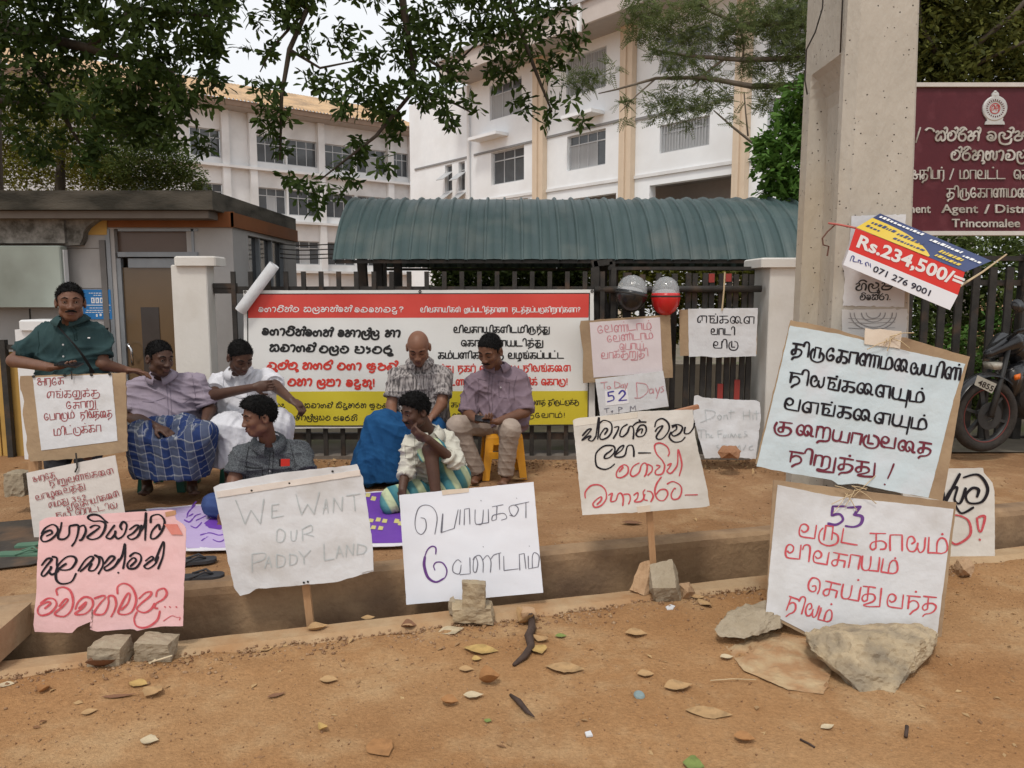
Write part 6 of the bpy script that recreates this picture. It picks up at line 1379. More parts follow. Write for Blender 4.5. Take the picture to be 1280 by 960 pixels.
    if collar:
        nb = N_+up_t*.012+fw*.006; na_ = nv(L(0, -.03, -.08))-N_; na_ = na_/np.linalg.norm(na_)*.5+up_t*.5; mb = MB(); K_ = 22
        for i in range(K_+1):
            a = math.pi*.5+.28+(2*math.pi-.56)*i/K_; dr = ax*math.cos(a)+fw*math.sin(a); fr_ = max(0, math.sin(a)); drop = .018+.034*fr_**3
            for (r, z) in ((.070, .050), (.084, .052), (.112+.016*fr_, .040-drop), (.106+.016*fr_, .032-drop)): mb.v.append(tuple(nb+dr*r+na_*z-up_t*.0))
        for i in range(K_):
            for j in range(3): q0 = i*4+j; mb.f.append((q0, q0+1, q0+5, q0+4))
        mb.go('collar', shirt, st, True)
        dk = mat('placket_shadow', (.03,.03,.03)); p0 = nb+fw*.10-up_t*.03
        for q in range(4):
            y = .05+.075*q; c_ = HP+up_t*(np.linalg.norm(N_-HP)-y-.06)+fw*(.118*bw+(belly*.9 if q > 1 else .0)+.012)
            MB().lathe(Vector(c_), [(.006,0),(.006,.003),(0,.004)], 8, Vector(fw)).go('button', mat('pale_button', (.5,.5,.5)), st)
    # lower garment
    lm, ln, fn, fold, *fx = lower; Fl = Field(); fn(Fl); V, Q = Fl.mesh(.008); npmesh(ln, V, Q, lm, T, fold*1.15, .9, 7, bool(fx), fx[0] if fx else None)
    return T, L, M
def slipper(p, d, m, label):
    d = Vector(d).normalized(); s_ = d.cross(Vector((0,0,1))); o = thing('slipper', p, label, 'slipper'); mb = MB(); prof = [(-.13,.028),(-.11,.036),(-.04,.034),(.03,.040),(.09,.046),(.125,.036),(.14,.015)]
    vs = []; 
    for z in (0, .016):
        vs += [Vector(p)+d*a+s_*w_+Vector((0,0,z)) for a, w_ in prof]+[Vector(p)+d*a-s_*w_+Vector((0,0,z)) for a, w_ in reversed(prof)]
    n = 14; mb.add(vs, [tuple(range(n-1,-1,-1)), tuple(range(n, 2*n))]+[(i, (i+1)%n, (i+1)%n+n, i+n) for i in range(n)]); mb.go('sole', m, o)
    for q in (-1, 1): MB().tube([Vector(p)+d*.085+Vector((0,0,.018)), Vector(p)+d*.05+s_*.02*q+Vector((0,0,.038)), Vector(p)-d*.02+s_*.037*q+Vector((0,0,.015))], .006, 6).go('strap', m, o, True)
    return o
J = PY
from mathutils.bvhtree import BVHTree
def bvh(T, names=('shirt',)):
    vs = []; fs = []
    for o in T.children:
        if o.name.split('.')[0] in names: n = len(vs); vs += [v.co+T.location for v in o.data.vertices]; fs += [tuple(n+i for i in p.vertices) for p in o.data.polygons]
    return BVHTree.FromPolygons(vs, fs)
def shirt_of(T): return [o for o in T.children if o.name.startswith('shirt')][0]
def hits(B_, pts, off=.004):
    out = []
    for p in pts:
        d = ray(*p).normalized(); h = B_.ray_cast(CAM, d)[0]
        if h is not None: out.append(h-d*off)
    return out
def seam(T, B_, pts, m, name='seam', rad=.002, step=2.5):
    h = hits(B_, dense(pts, step), .0015)
    if len(h) > 1: MB().tube(h, rad, 5).go(name, m, shirt_of(T), True)
def flapc(T, B_, pts, m, name='collar_flap', off=.012):
    h = hits(B_, pts, off)
    if len(h) > 2: MB().prism(h, (0, .006, -.002)).go(name, m, shirt_of(T))
# 1 standing man, green polo
T, L, M = person('standing man in a dark green polo shirt with a bag strap, looking at the camera', J(90, 650, 4.85), J(88, 378, 4.82), (.50, -.86, -.02), (0, .02, 1), J(90, 405, 4.90), (J(58, 413, 4.92), J(121, 412, 4.95)), J(92, 492, 4.95),
    [(J(53, 415, 4.92), J(17, 451, 4.82), J(62, 459, 4.60), (.95, -.12, .02), (0, .1, 1), .35), (J(124, 416, 4.95), J(128, 455, 4.90), J(158, 463, 5.02), (.95, .2, -.05), (0, -.1, -1), .5)],
    [(J(75, 495, 4.95), J(72, 565, 4.93), J(70, 640, 4.97), J(66, 652, 4.84)), (J(108, 495, 4.95), J(110, 565, 4.93), J(112, 640, 4.97), J(114, 652, 4.84))],
    K1, C_green, (C_dkt, 'trousers', lambda F: (F.c(J(92, 480, 4.95), J(92, 500, 4.95), .14, .14, .03), F.f(J(75, 495, 4.95), J(70, 640, 4.97), .095, .065, .05), F.f(J(108, 495, 4.95), J(112, 640, 4.97), .095, .065, .05)), .006),
    hair='short', hs=.99, bw=.98, sleeve=(.76, .74), hem=J(92, 498, 4.93), moust=True)
ptl = [J(71, 404, 4.83), J(80, 415, 4.765), J(92, 428, 4.735), J(104, 443, 4.745), J(116, 462, 4.79), J(118, 480, 4.86)]
mb = MB()
for i, p in enumerate(ptl): mb.v += [tuple(p+Vector((-.016,-.012,.012))), tuple(p+Vector((.016,-.012,-.010)))]
for i in range(len(ptl)-1): mb.f.append((2*i, 2*i+1, 2*i+3, 2*i+2))
o = mb.go('bag_strap', mat('black_webbing', (.012,.012,.013), rough=.7), T)
MB().prism([J(109.5, 421.5, 4.775), J(112.5, 421.5, 4.775), J(112.5, 423, 4.775), J(109.5, 423, 4.775)], (0, .002, 0)).go('chest_logo', I_white, T)
ph = MB(); c = J(84, 455.5, 4.555); ph.obox(c+Vector((.01,0,.0)), (.065,0,-.006), (.004,.035,.008), (0,-.001,.005)); tag(ph.go('phone', M_phone, base=c), 'black phone held flat in the right hand of the man in the green polo', 'phone')
B1_ = bvh(T); dk = mat('seam_green', (.008,.03,.03)); seam(T, B1_, [(85,406),(92,415),(93.5,426)], dk); seam(T, B1_, [(89,405),(95,413),(96.5,425),(93.5,426)], dk)
flapc(T, B1_, [(68,396),(74,398),(83,406),(74,408)], C_green); flapc(T, B1_, [(87,406),(98,399),(105,398),(99,408)], C_green); seam(T, B1_, [(47,412),(49,430),(47,444)], dk)
# 2 lavender shirt and blue plaid sarong
def low2(F):
    F.c(J(210, 530, 5.65), J(174, 545, 5.22), .115, .10, .1); F.c(J(210, 530, 5.65), J(250, 545, 5.22), .115, .10, .1); F.e(J(212, 540, 5.42), (.17, .2, .09), None, .09)
    F.k(J(213, 545, 5.20), J(215, 594, 5.22), (.22, .13), (.245, .16), .08); F.c(J(178, 548, 5.18), J(184, 580, 5.20), .10, .09, .08); F.c(J(248, 548, 5.18), J(246, 578, 5.20), .10, .09, .08)
T, L, M = person('seated man in a lavender shirt and blue plaid sarong, face turned to the right', J(210, 620, 5.5), J(199, 448, 5.48), (.82, -.56, -.14), (.05, 0, 1), J(204, 474, 5.58), (J(172, 480, 5.58), J(243, 477, 5.62)), J(210, 534, 5.68),
    [(J(167, 482, 5.56), J(166, 521, 5.47), J(196, 534, 5.18), (.9, -.25, -.25), (.2, .1, -1), .7), (J(249, 480, 5.60), J(262, 512, 5.60), J(256, 527, 5.38), (-.25, -.45, -.55), (-.3, .3, -1), .6)],
    [(J(195, 538, 5.6), J(180, 552, 5.22), J(184, 606, 5.38), J(180, 616, 5.25)), (J(228, 538, 5.6), J(245, 552, 5.22), J(240, 606, 5.38), J(243, 616, 5.25))],
    K2, C_lav, (C_plaid, 'sarong', low2, .009, ((1,.1,0), 30)), hs=1.06, bw=1.14, belly=.055, sleeve=(.84, .8), hem=J(210, 538, 5.6), hair='short')
B1_ = bvh(T); dk = mat('seam_lavender', (.16,.13,.18)); seam(T, B1_, [(208,474),(210,506),(211.5,531)], dk); seam(T, B1_, [(212,474),(214,506),(216,531)], dk)
flapc(T, B1_, [(180,468),(187,463),(203,473),(190,477)], C_lav); flapc(T, B1_, [(206,474),(222,459),(228,462),(214,477)], C_lav); seam(T, B1_, [(178,502),(190,503),(207,497)], dk); seam(T, B1_, [(214,500),(228,505),(240,497)], dk); seam(T, B1_, [(240,468),(243,485),(245,500)], dk)
# 3 white shirt and white sarong
def low3(F):
    F.c(J(308, 528, 5.85), J(284, 534, 5.45), .115, .105, .1); F.c(J(308, 528, 5.85), J(345, 532, 5.5), .115, .105, .1)
    F.k(J(300, 530, 5.47), J(298, 581, 5.45), (.19, .13), (.20, .14), .08); F.c(J(348, 530, 5.52), J(350, 570, 5.55), .10, .09, .08)
T, L, M = person('seated man in a white shirt and white sarong, head bowed, arm stretched to the right', J(310, 610, 5.7), J(300, 446, 5.66), (.62, -.66, -.50), (.2, -.3, 1), J(299, 468, 5.78), (J(275, 473, 5.78), J(333, 468, 5.80)), J(308, 530, 5.9),
    [(J(272, 475, 5.78), J(267, 494, 5.60), J(318, 484, 5.42), (1, .05, .12), (.1, 1, -.1), .8), (J(336, 471, 5.80), J(345, 483, 5.60), J(364, 500, 5.36), (.75, -.25, -.4), (-.3, .2, -1), .9)],
    [(J(295, 530, 5.8), J(284, 536, 5.45), J(287, 598, 5.55), J(285, 606, 5.42)), (J(322, 530, 5.8), J(345, 536, 5.5), J(344, 598, 5.6), J(346, 606, 5.48))],
    K2, C_wht, (C_wht, 'sarong', low3, .006, ((1,0,0), 60)), hs=1.06, bw=1.03, belly=.02, sleeve=(.7, .8), hem=J(306, 535, 5.82), eyes=False, hair='short')
B1_ = bvh(T); dk = mat('seam_white', (.36,.37,.42)); seam(T, B1_, [(306,477),(309,488),(310,510)], dk); seam(T, B1_, [(284,492),(300,498),(320,494)], dk); seam(T, B1_, [(280,466),(279,482)], dk)
# 4 charcoal shirt, sitting on the ground
def low4(F): F.c(J(335, 622, 5.15), J(268, 630, 4.75), .095, .068, .06); F.c(J(345, 622, 5.1), J(390, 640, 4.65), .10, .085, .06); F.c(J(268, 632, 4.75), J(330, 650, 4.65), .07, .06, .04)
T4, L4, M4 = person('man in a charcoal denim shirt with a red badge sitting on the ground facing left', J(335, 640, 5.0), J(325, 521, 4.83), (-.78, -.60, -.12), (0, 0, 1), J(336, 556, 4.93), (J(304, 564, 4.88), J(372, 558, 4.98)), J(338, 622, 5.10),
    [(J(300, 566, 4.86), J(293, 600, 4.80), J(286, 636, 4.66), (-.2, -.5, -.6), (0, 0, -1), .5), (J(376, 562, 4.98), J(384, 600, 4.86), J(360, 640, 4.66), (-.7, -.5, -.2), (0, 0, -1), .5)],
    [(J(325, 625, 5.1), J(268, 628, 4.75), J(320, 652, 4.62), J(335, 655, 4.55)), (J(350, 625, 5.1), J(392, 640, 4.68), J(350, 660, 4.6), J(340, 662, 4.52))],
    K1, C_char, (C_jean, 'jeans', low4, .006), hs=1.03, bw=1.08, belly=.02, sleeve=(.72, .72), hem=J(338, 630, 5.05), hair='thick', moust=False)
MB().prism([J(351, 574, 4.72), J(362, 574, 4.72), J(362, 582.5, 4.72), J(351, 583, 4.72)], (0, .008, 0)).go('red_badge', mat('badge_red', (.5,.03,.02), rough=.4), T4)
MB().prism([J(348.5, 574, 4.724), J(351, 574, 4.724), J(351, 583, 4.724), J(348.5, 583, 4.724)], (0, .008, 0)).go('black_pen', M_phone, T4)
B1_ = bvh(T4); dk = mat('seam_charcoal', (.015,.016,.018)); seam(T4, B1_, [(338,563),(336,582),(335,600)], dk); seam(T4, B1_, [(342,563),(341,582),(340,598)], dk); seam(T4, B1_, [(306,583),(316,585),(328,585)], dk, rad=.004); seam(T4, B1_, [(306,585),(307,600)], dk); seam(T4, B1_, [(328,585),(328,600)], dk)
flapc(T4, B1_, [(318,551),(323,549),(337,562),(327,565)], C_char); flapc(T4, B1_, [(339,563),(349,553),(353,556),(346,566)], C_char); seam(T4, B1_, [(363,556),(368,575),(370,590)], dk); seam(T4, B1_, [(311,558),(308,575),(309,590)], dk)
# 5 bald man, patterned shirt, blue sarong
def low5(F):
    F.c(J(522, 535, 6.1), J(478, 530, 5.75), .115, .10, .1); F.c(J(528, 535, 6.1), J(540, 538, 5.78), .11, .10, .1)
    F.k(J(492, 528, 5.78), J(472, 598, 5.72), (.17, .14), (.245, .17), .08); F.c(J(475, 532, 5.74), J(463, 582, 5.68), .10, .13, .06); F.c(J(535, 545, 5.76), J(512, 596, 5.78), .11, .12, .06)
T, L, M = person('bald man in a black and white streaked shirt and royal blue sarong, looking down', J(515, 605, 5.95), J(523, 434, 5.84), (.03, -.86, -.50), (0, -.48, .9), J(525, 456, 5.99), (J(498, 464, 5.99), J(553, 464, 6.0)), J(527, 532, 6.12),
    [(J(495, 467, 5.99), J(489, 507, 5.92), J(491, 537, 5.70), (.12, -.25, -1), (.3, .8, 0), .5), (J(556, 467, 6.0), J(552, 505, 5.9), J(541, 520, 5.74), (-.7, -.2, -.3), (-.1, .3, -1), .6)],
    [(J(512, 538, 6.05), J(480, 534, 5.75), J(468, 592, 5.85), J(455, 604, 5.74)), (J(538, 538, 6.05), J(540, 540, 5.78), J(520, 592, 5.9), J(518, 604, 5.78))],
    K3, C_strk, (C_blue, 'sarong', low5, .009, ((.95,.1,.42), 30)), hair=None, hs=1.10, bw=1.04, sleeve=(.72, .72), hem=J(527, 538, 6.05), eyes=False, belly=.01)
B1_ = bvh(T); dk = mat('seam_grey', (.10,.09,.09)); seam(T, B1_, [(528,455),(529,475),(531,495)], dk); flapc(T, B1_, [(510,450),(514,447),(526,458),(516,461)], C_strk); flapc(T, B1_, [(530,458),(539,447),(543,449),(538,461)], C_strk)
# 6 man on the ground, cream shirt, striped sarong
def low6(F):
    F.f(J(566, 604, 5.32), J(541, 560, 4.98), .105, .080, .05); F.c(J(572, 596, 5.25), J(561, 612, 5.06), .09, .08, .06); F.c(J(556, 618, 5.25), J(490, 622, 4.92), .09, .072, .06); F.c(J(520, 612, 5.05), J(488, 632, 4.88), .075, .06, .05); F.c(J(530, 575, 4.96), J(520, 560, 5.0), .02, .02, .02)
T6, L6, M6 = person('thin man in cream shirt and teal striped sarong squatting, hand at his mouth', J(545, 640, 5.15), J(520, 514, 5.00), (-.72, -.66, -.20), (-.05, -.05, 1), J(536, 543, 5.10), (J(515, 552, 5.02), J(558, 546, 5.16)), J(556, 604, 5.32),
    [(J(512, 556, 5.02), J(507, 588, 4.98), J(503, 612, 4.86), (0, -.2, -1), (.5, .5, 0), .5), (J(562, 550, 5.14), J(569, 578, 5.0), J(535, 549, 4.86), (-.85, -.05, .42), (-.3, .5, .6), .85)],
    [(J(562, 604, 5.3), J(538, 562, 4.95), J(545, 618, 4.88), J(532, 628, 4.78)), (J(550, 612, 5.25), J(492, 622, 4.92), J(530, 634, 4.86), J(545, 638, 4.80))],
    K2, C_cream, (C_strp, 'sarong', low6, .006, ((.6,.3,.5), 38)), hs=.97, bw=.88, sleeve=(1.35, 1.30), hem=J(545, 606, 5.2), hair='thick', moust=True)
B1_ = bvh(T6); dk = mat('seam_cream', (.30,.29,.24)); seam(T6, B1_, [(518,546),(519,570),(521,600)], dk); seam(T6, B1_, [(506,557),(517,559),(517,574),(507,573),(506,557)], dk); flapc(T6, B1_, [(531,541),(545,527),(550,533),(537,547)], C_cream); seam(T6, B1_, [(552,537),(550,560),(556,580)], dk)
# 7 mauve shirt and khaki trousers on a yellow stool
def low7(F):
    F.c(J(626, 530, 6.02), J(572, 532, 5.72), .095, .078, .05); F.f(J(572, 532, 5.72), J(597, 590, 5.80), .072, .062, .03); F.c(J(632, 530, 6.02), J(637, 537, 5.66), .095, .080, .05); F.f(J(637, 537, 5.66), J(632, 592, 5.74), .074, .062, .03)
T, L, M = person('man in a mauve shirt and khaki trousers on a yellow stool, looking at his phone', J(625, 605, 5.95), J(613, 438, 5.84), (-.42, -.82, -.42), (-.1, -.36, 1), J(621, 462, 5.98), (J(594, 472, 5.94), J(649, 470, 6.0)), J(627, 532, 6.05),
    [(J(591, 475, 5.94), J(584, 516, 5.85), J(596, 525, 5.62), (.5, -.5, .02), (.2, .2, 1), .7), (J(652, 474, 6.0), J(656, 515, 5.88), J(622, 527, 5.62), (-.95, -.15, .02), (0, .1, 1), .7)],
    [(J(615, 532, 6.0), J(572, 532, 5.72), J(597, 592, 5.82), J(592, 602, 5.68)), (J(634, 532, 6.0), J(637, 537, 5.66), J(632, 594, 5.76), J(628, 604, 5.62))],
    K1, C_mauve, (C_khaki, 'trousers', low7, .006), hs=1.10, bw=1.04, sleeve=(.97, .97), hem=J(627, 534, 6.0), eyes=False, hair='short', belly=.015, moust=True)
B1_ = bvh(T); dk = mat('seam_mauve', (.11,.08,.10)); seam(T, B1_, [(613,461),(610,490),(612,514)], dk); seam(T, B1_, [(617,461),(614,490),(616,514)], dk); seam(T, B1_, [(623,476),(637,478),(636,498),(624,497),(623,476)], dk); seam(T, B1_, [(596,473),(608,476)], dk); flapc(T, B1_, [(602,455),(607,453),(614,461),(606,465)], C_mauve); flapc(T, B1_, [(615,462),(630,450),(635,456),(626,466)], C_mauve)
seam(T, B1_, [(646,470),(642,485),(643,500)], dk); seam(T, B1_, [(598,473),(599,490),(597,503)], dk)
ph = MB(); c = J(603, 524, 5.535); ph.obox(c, (.055,.01,-.012), (.0,.030,.015), (0,-.002,.005)); tag(ph.go('phone', M_phone, base=c), 'black phone in the hands of the man in the mauve shirt', 'phone')
# ---- stools
def stool(c, h, w0, w1, m, label, rot=0):
    T = thing('plastic_stool', (c[0], c[1], 0), label, 'stool', 'plastic stools under the seated men')
    cx, cy = c[0], c[1]; rr = lambda x, y: (cx+x*math.cos(rot)-y*math.sin(rot), cy+x*math.sin(rot)+y*math.cos(rot))
    def frus(mb, x0, x1, y0, y1, z0, X0, X1, Y0, Y1, z1): mb.hexa([(*rr(x0,y0),z0),(*rr(x1,y0),z0),(*rr(x1,y1),z0),(*rr(x0,y1),z0),(*rr(X0,Y0),z1),(*rr(X1,Y0),z1),(*rr(X1,Y1),z1),(*rr(X0,Y1),z1)]); return mb
    s = w1; mb = MB(); frus(mb, -s, s, -s, s, h-.035, -s+.006, s-.006, -s+.006, s-.006, h-.008); frus(mb, -s+.006, s-.006, -s+.006, s-.006, h-.008, -s+.02, s-.02, -s+.02, s-.02, h); mb.go('seat', m, T)
    lw = .055
    for a in (-1, 1):
        for b in (-1, 1):
            mb = MB(); X0, X1 = sorted((a*w0, a*(w0-lw))); Y0, Y1 = sorted((b*w0, b*(w0-.014))); U0, U1 = sorted((a*w1, a*(w1-lw*1.2))); V0, V1 = sorted((b*w1, b*(w1-.014)))
            frus(mb, X0, X1, Y0, Y1, 0, U0, U1, V0, V1, h-.037); X0, X1 = sorted((a*w0, a*(w0-.014))); Y0, Y1 = sorted((b*(w0-.015), b*(w0-lw))); U0, U1 = sorted((a*w1, a*(w1-.014))); V0, V1 = sorted((b*(w1-.015), b*(w1-lw*1.2))); frus(mb, X0, X1, Y0, Y1, 0, U0, U1, V0, V1, h-.037); mb.go('leg', m, T)
    for b in (-1, 1):
        z = h*.46; wm = w0+(w1-w0)*z/h; Y0, Y1 = sorted((b*wm, b*(wm-.012))); frus(MB(), -wm+.03, wm-.03, Y0, Y1, z, -wm+.03, wm-.03, Y0, Y1, z+.05).go('stretcher', m, T) if False else None
        mb = MB(); frus(mb, -wm+.045, wm-.045, Y0, Y1, z, -wm+.045, wm-.045, Y0, Y1, z+.055); mb.go('stretcher', m, T)
        mb = MB(); wt = w1; Y0, Y1 = sorted((b*wt, b*(wt-.012))); frus(mb, -wt+.062, wt-.062, Y0, Y1, h-.085, -wt+.062, wt-.062, Y0, Y1, h-.037); mb.go('apron', m, T)
        mb = MB(); frus(mb, Y0, Y1, -wt+.062, wt-.062, h-.085, Y0, Y1, -wt+.062, wt-.062, h-.037); mb.go('apron', m, T)
    return T
M_yel = mat('yellow_plastic', (.75,.33,.02), (.80,.38,.03), 4, .35, spec=.4); M_grn = mat('green_plastic', (.01,.09,.06), (.015,.12,.08), 4, .4, spec=.4)
c = J(628, 605, 6.0); stool((c.x, 6.0), J(628, 538, 5.9).z-.02, .175, .145, M_yel, 'bright yellow plastic stool under the man in the mauve shirt', .12)
c = J(211, 605, 5.6); stool((c.x, 5.62), .40, .17, .14, M_grn, 'dark green plastic stool under the man in the plaid sarong', .05)
c = J(310, 605, 5.85); stool((c.x, 5.88), .40, .17, .14, M_grn, 'dark plastic stool under the man in white'); c = J(525, 605, 6.1); stool((c.x, 6.12), .41, .17, .14, M_grn, 'dark stool hidden under the blue sarong')
# ---- slippers
M_sg = mat('green_rubber', (.07,.15,.10), (.10,.19,.13), 8, .7); M_sb = mat('dark_rubber', (.03,.03,.035), (.06,.06,.065), 8, .7)
slipper(PZ(28, 694, .005), (1, .1, 0), M_sg, 'green rubber slipper left of the pink placard, nearer the camera'); slipper(PZ(52, 682, .005), (1, .25, 0), M_sg, 'green rubber slipper beside the ruled paper, farther from the camera')
slipper(PZ(236, 704, .005), (1, .35, 0), M_sb, 'dark slipper right of the pink placard, the farther of the pair'); slipper(PZ(244, 723, .005), (1, .2, 0), M_sb, 'dark slipper right of the pink placard, the nearer of the pair')
# ================================================================== FOLIAGE
def leafmat(name, a, b, trans=.25, rough=.65, var=3.0):
    m = bpy.data.materials.new(name); m.use_nodes = True; nt = m.node_tree; p = nt.nodes['Principled BSDF']; p.inputs['Roughness'].default_value = rough; p.inputs['Specular IOR Level'].default_value = .18
    g = _nn(nt, 'ShaderNodeNewGeometry'); tc = _nn(nt, 'ShaderNodeTexCoord'); n = _nn(nt, 'ShaderNodeTexNoise'); n.inputs['Scale'].default_value = var; nt.links.new(tc.outputs['Object'], n.inputs['Vector'])
    f = mth(nt, 'ADD', mth(nt, 'MULTIPLY', g.outputs['Random Per Island'], .65), mth(nt, 'MULTIPLY', n.outputs['Fac'], .4)); c = rampn(nt, f, [(.15, a), (.85, b)])
    nt.links.new(c, p.inputs['Base Color']); t = _nn(nt, 'ShaderNodeBsdfTranslucent'); nt.links.new(c, t.inputs[0]); mx_ = _nn(nt, 'ShaderNodeMixShader'); mx_.inputs[0].default_value = trans
    nt.links.new(p.outputs[0], mx_.inputs[1]); nt.links.new(t.outputs[0], mx_.inputs[2]); nt.links.new(mx_.outputs[0], nt.nodes['Material Output'].inputs[0]); return m
RS = np.random.RandomState(5)
L_OV = (np.array([(0,0,0),(.10,.35,.03),(.17,.72,.02),(0,1,-.05),(-.17,.72,.02),(-.10,.35,.03),(0,.35,-.02),(0,.68,-.03)], float), [(0,1,6),(0,6,5),(1,2,7,6),(6,7,4,5),(2,3,7),(7,3,4)])
L_SM = (np.array([(0,0,0),(.25,.5,.05),(0,1,-.05),(-.25,.5,.05)], float), [(0,1,2),(0,2,3)])
def spray_template(n=7):
    v = []; f = []
    for i in range(n):
        t = .15+.85*i/(n-1)
        for s_ in (-1, 1):
            b = len(v); dx = s_*.28*(1-.5*t); v += [(0,t,-.12*t*t),(s_*.03+dx*.5,t+.12,-.12*t*t+.02),(dx,t+.12,-.12*t*t-.02),(dx*.5,t-.01,-.12*t*t)]; f.append((b,b+1,b+2,b+3))
    return np.array(v), f
L_SP = spray_template()
def rotm(n, up=.0, droop=0):
    """random frames: y axis = leaf direction"""
    d = RS.normal(size=(n, 3)); d[:, 2] = d[:, 2]*.7+up; d /= np.linalg.norm(d, axis=1)[:, None]; z = RS.normal(size=(n, 3))*.6+np.array([0,0,1.]); x = np.cross(d, z); x /= np.linalg.norm(x, axis=1)[:, None]; z = np.cross(x, d); return np.stack([x, d, z], 2)
def blobs(cl, Y, per, dy=.6):
    """cluster list (px, py, r) -> points inside lumpy volumes at distance Y"""
    out = []
    for c in cl:
        px, py, r = c[:3]; y = Y+(c[3] if len(c) > 3 else RS.uniform(-dy, dy)); c0 = np.array(PY(px, py, y)); rad = r*y/960; n = max(3, int(per*rad*rad*(1 if len(c) < 5 else c[4])))
        d = RS.normal(size=(n, 3)); d /= np.linalg.norm(d, axis=1)[:, None]; out.append(c0+d*(rad*RS.rand(n)**.45)[:, None]*np.array([1, 1.1, .85]))
    return np.concatenate(out)
def rosettes(P, n=9, sz=(.10,.16), droop=-.35):
    PP = np.repeat(P, n, 0); N = len(PP); PP = PP+RS.normal(size=PP.shape)*.022; a = np.tile(np.arange(n)*2*math.pi/n, len(P))+np.repeat(RS.rand(len(P))*6, n)
    ax = RS.normal(size=(len(P), 3))*.45+np.array([0, -.25, .25]); ax /= np.linalg.norm(ax, axis=1)[:, None]; ax = np.repeat(ax, n, 0); r = RS.normal(size=(N, 3)); u = np.cross(ax, np.array([.3,1,.2])); u /= np.linalg.norm(u, axis=1)[:, None]; v = np.cross(ax, u)
    d = u*np.cos(a)[:, None]+v*np.sin(a)[:, None]+ax*RS.uniform(-.3, .7, N)[:, None]+np.array([0,0,droop]); d /= np.linalg.norm(d, axis=1)[:, None]
    x = np.cross(d, ax+r*.15); x /= np.linalg.norm(x, axis=1)[:, None]; z = np.cross(x, d); return PP, np.stack([x, d, z], 2), RS.uniform(*sz, N)
M_bark = mat('dark_bark', (.05,.04,.03), (.10,.08,.06), 12, .9, .8, 30, stretch=(1,1,.3)); M_barkl = mat('grey_bark', (.16,.13,.10), (.25,.21,.17), 10, .9, .7, 30)
LM_dark = leafmat('dark_leaf', (.024,.044,.010), (.075,.12,.026), .35); LM_mid = leafmat('mid_leaf', (.045,.07,.018), (.13,.17,.045), .35); LM_yel = leafmat('yellow_green_leaf', (.085,.095,.015), (.22,.22,.035), .4); LM_bri = leafmat('bright_leaf', (.04,.10,.015), (.12,.24,.045)); LM_fea = leafmat('feathery_leaf', (.085,.12,.045), (.21,.25,.10), .4); LM_back = leafmat('shade_leaf', (.05,.062,.015), (.16,.17,.04), .4)
# ---- big-leaved tree overhead (trunk stands beyond the hut, limbs reach across)
TR = thing('broadleaf_tree', (-7.2, 10.5, 0), 'dark large-leaved tree whose limbs hang across the top left of the picture', 'tree')
MB().tube([(-7.2,10.5,-.1),(-7.15,10.5,1.5),(-7.0,10.4,3.2),(-6.7,10.2,5.0)], [.34,.27,.24,.2], 12).go('trunk', M_bark, TR, True)
limbs = [([(-6.7,10.2,5.0), PY(60,-60,9.6), PY(250,-90,9.2), PY(385,10,9.0), PY(362,62,8.95), PY(352,120,8.9), PY(350,200,8.9)], [.17,.13,.09,.04,.03,.022,.01]),
    ([PY(250,-90,9.2), PY(420,-110,9.1), PY(500,-20,9.0), PY(512,60,9), PY(520,110,9), PY(470,170,8.9), PY(400,225,8.8)], [.09,.07,.05,.035,.025,.02,.008]), ([PY(420,-110,9.1), PY(600,-90,9), PY(640,10,9), PY(670,90,9), PY(690,140,9)], [.06,.05,.03,.02,.01]),
    ([(-6.7,10.2,5.0), PY(20,40,9.6), PY(110,60,9.3), PY(215,90,9.2), PY(240,150,9.1)], [.12,.08,.05,.03,.012]), ([PY(20,40,9.6), PY(60,110,9.4), PY(100,180,9.3)], [.07,.04,.015]), ([(-7.0,10.4,3.2), PY(-40,120,9.8), PY(60,130,9.6), PY(200,170,9.3)], [.1,.07,.04,.012]), ([PY(110,60,9.3), PY(170,10,9.2), PY(260,20,9.1)], [.04,.03,.015]), ([PY(512,60,9), PY(560,90,9), PY(600,50,9)], [.025,.018,.01]),
    ([PY(362,62,8.95), PY(400,85,8.9), PY(450,75,8.9)], [.02,.014,.008]), ([PY(520,110,9), PY(570,130,9), PY(588,140,9)], [.02,.014,.008]), ([PY(385,10,9.0), PY(340,60,9), PY(325,90,9)], [.02,.014,.006])]
for pts, rr_ in limbs: MB().tube(pts, rr_, 7).go('branch', M_bark, TR, True)
clL = [(x, y, r) for x, y, r in ((20,20,45),(80,15,45),(140,30,48),(200,25,45),(250,20,42),(30,85,40),(100,80,45),(160,90,48),(215,75,42),(262,55,34),(60,125,40),(130,135,48),(190,135,42),(238,115,36),(266,98,22),(50,175,36),(110,185,30),(165,165,30),(212,160,30),(245,180,20),(-30,40,50),(-40,110,50),(228,-30,60),(120,-30,60),(20,-40,60),(285,5,22))]
clR = [(x, y, r) for x, y, r in ((345,22,30),(328,66,18),(330,108,22),(372,12,28),(382,58,16),(400,100,26),(430,42,24),(452,78,26),(474,112,34),(438,132,28),(500,58,38),(542,28,40),(592,18,34),(560,72,34),(602,55,28),(520,108,36),(560,116,28),(590,128,16),(486,150,28),(455,182,22),(432,205,18),(440,225,10),(412,238,16),(385,240,22),(398,262,10),(362,222,11),(345,160,24),(350,190,16),(482,205,15),(640,28,36),(684,28,32),(652,78,30),(692,88,24),(716,50,20),(702,128,16),(684,150,14),(655,122,20),(556,150,14),(566,158,10),(340,135,22),(620,95,18),(480,-30,60),(600,-40,60),(700,-20,40),(380,-40,50),(725,150,6))]
P = blobs(clL, 9.2, 260); PP, RR, SZ = rosettes(P, 7, (.10,.17)); cloud('foliage', PP, RR, SZ, L_OV, LM_dark, TR)
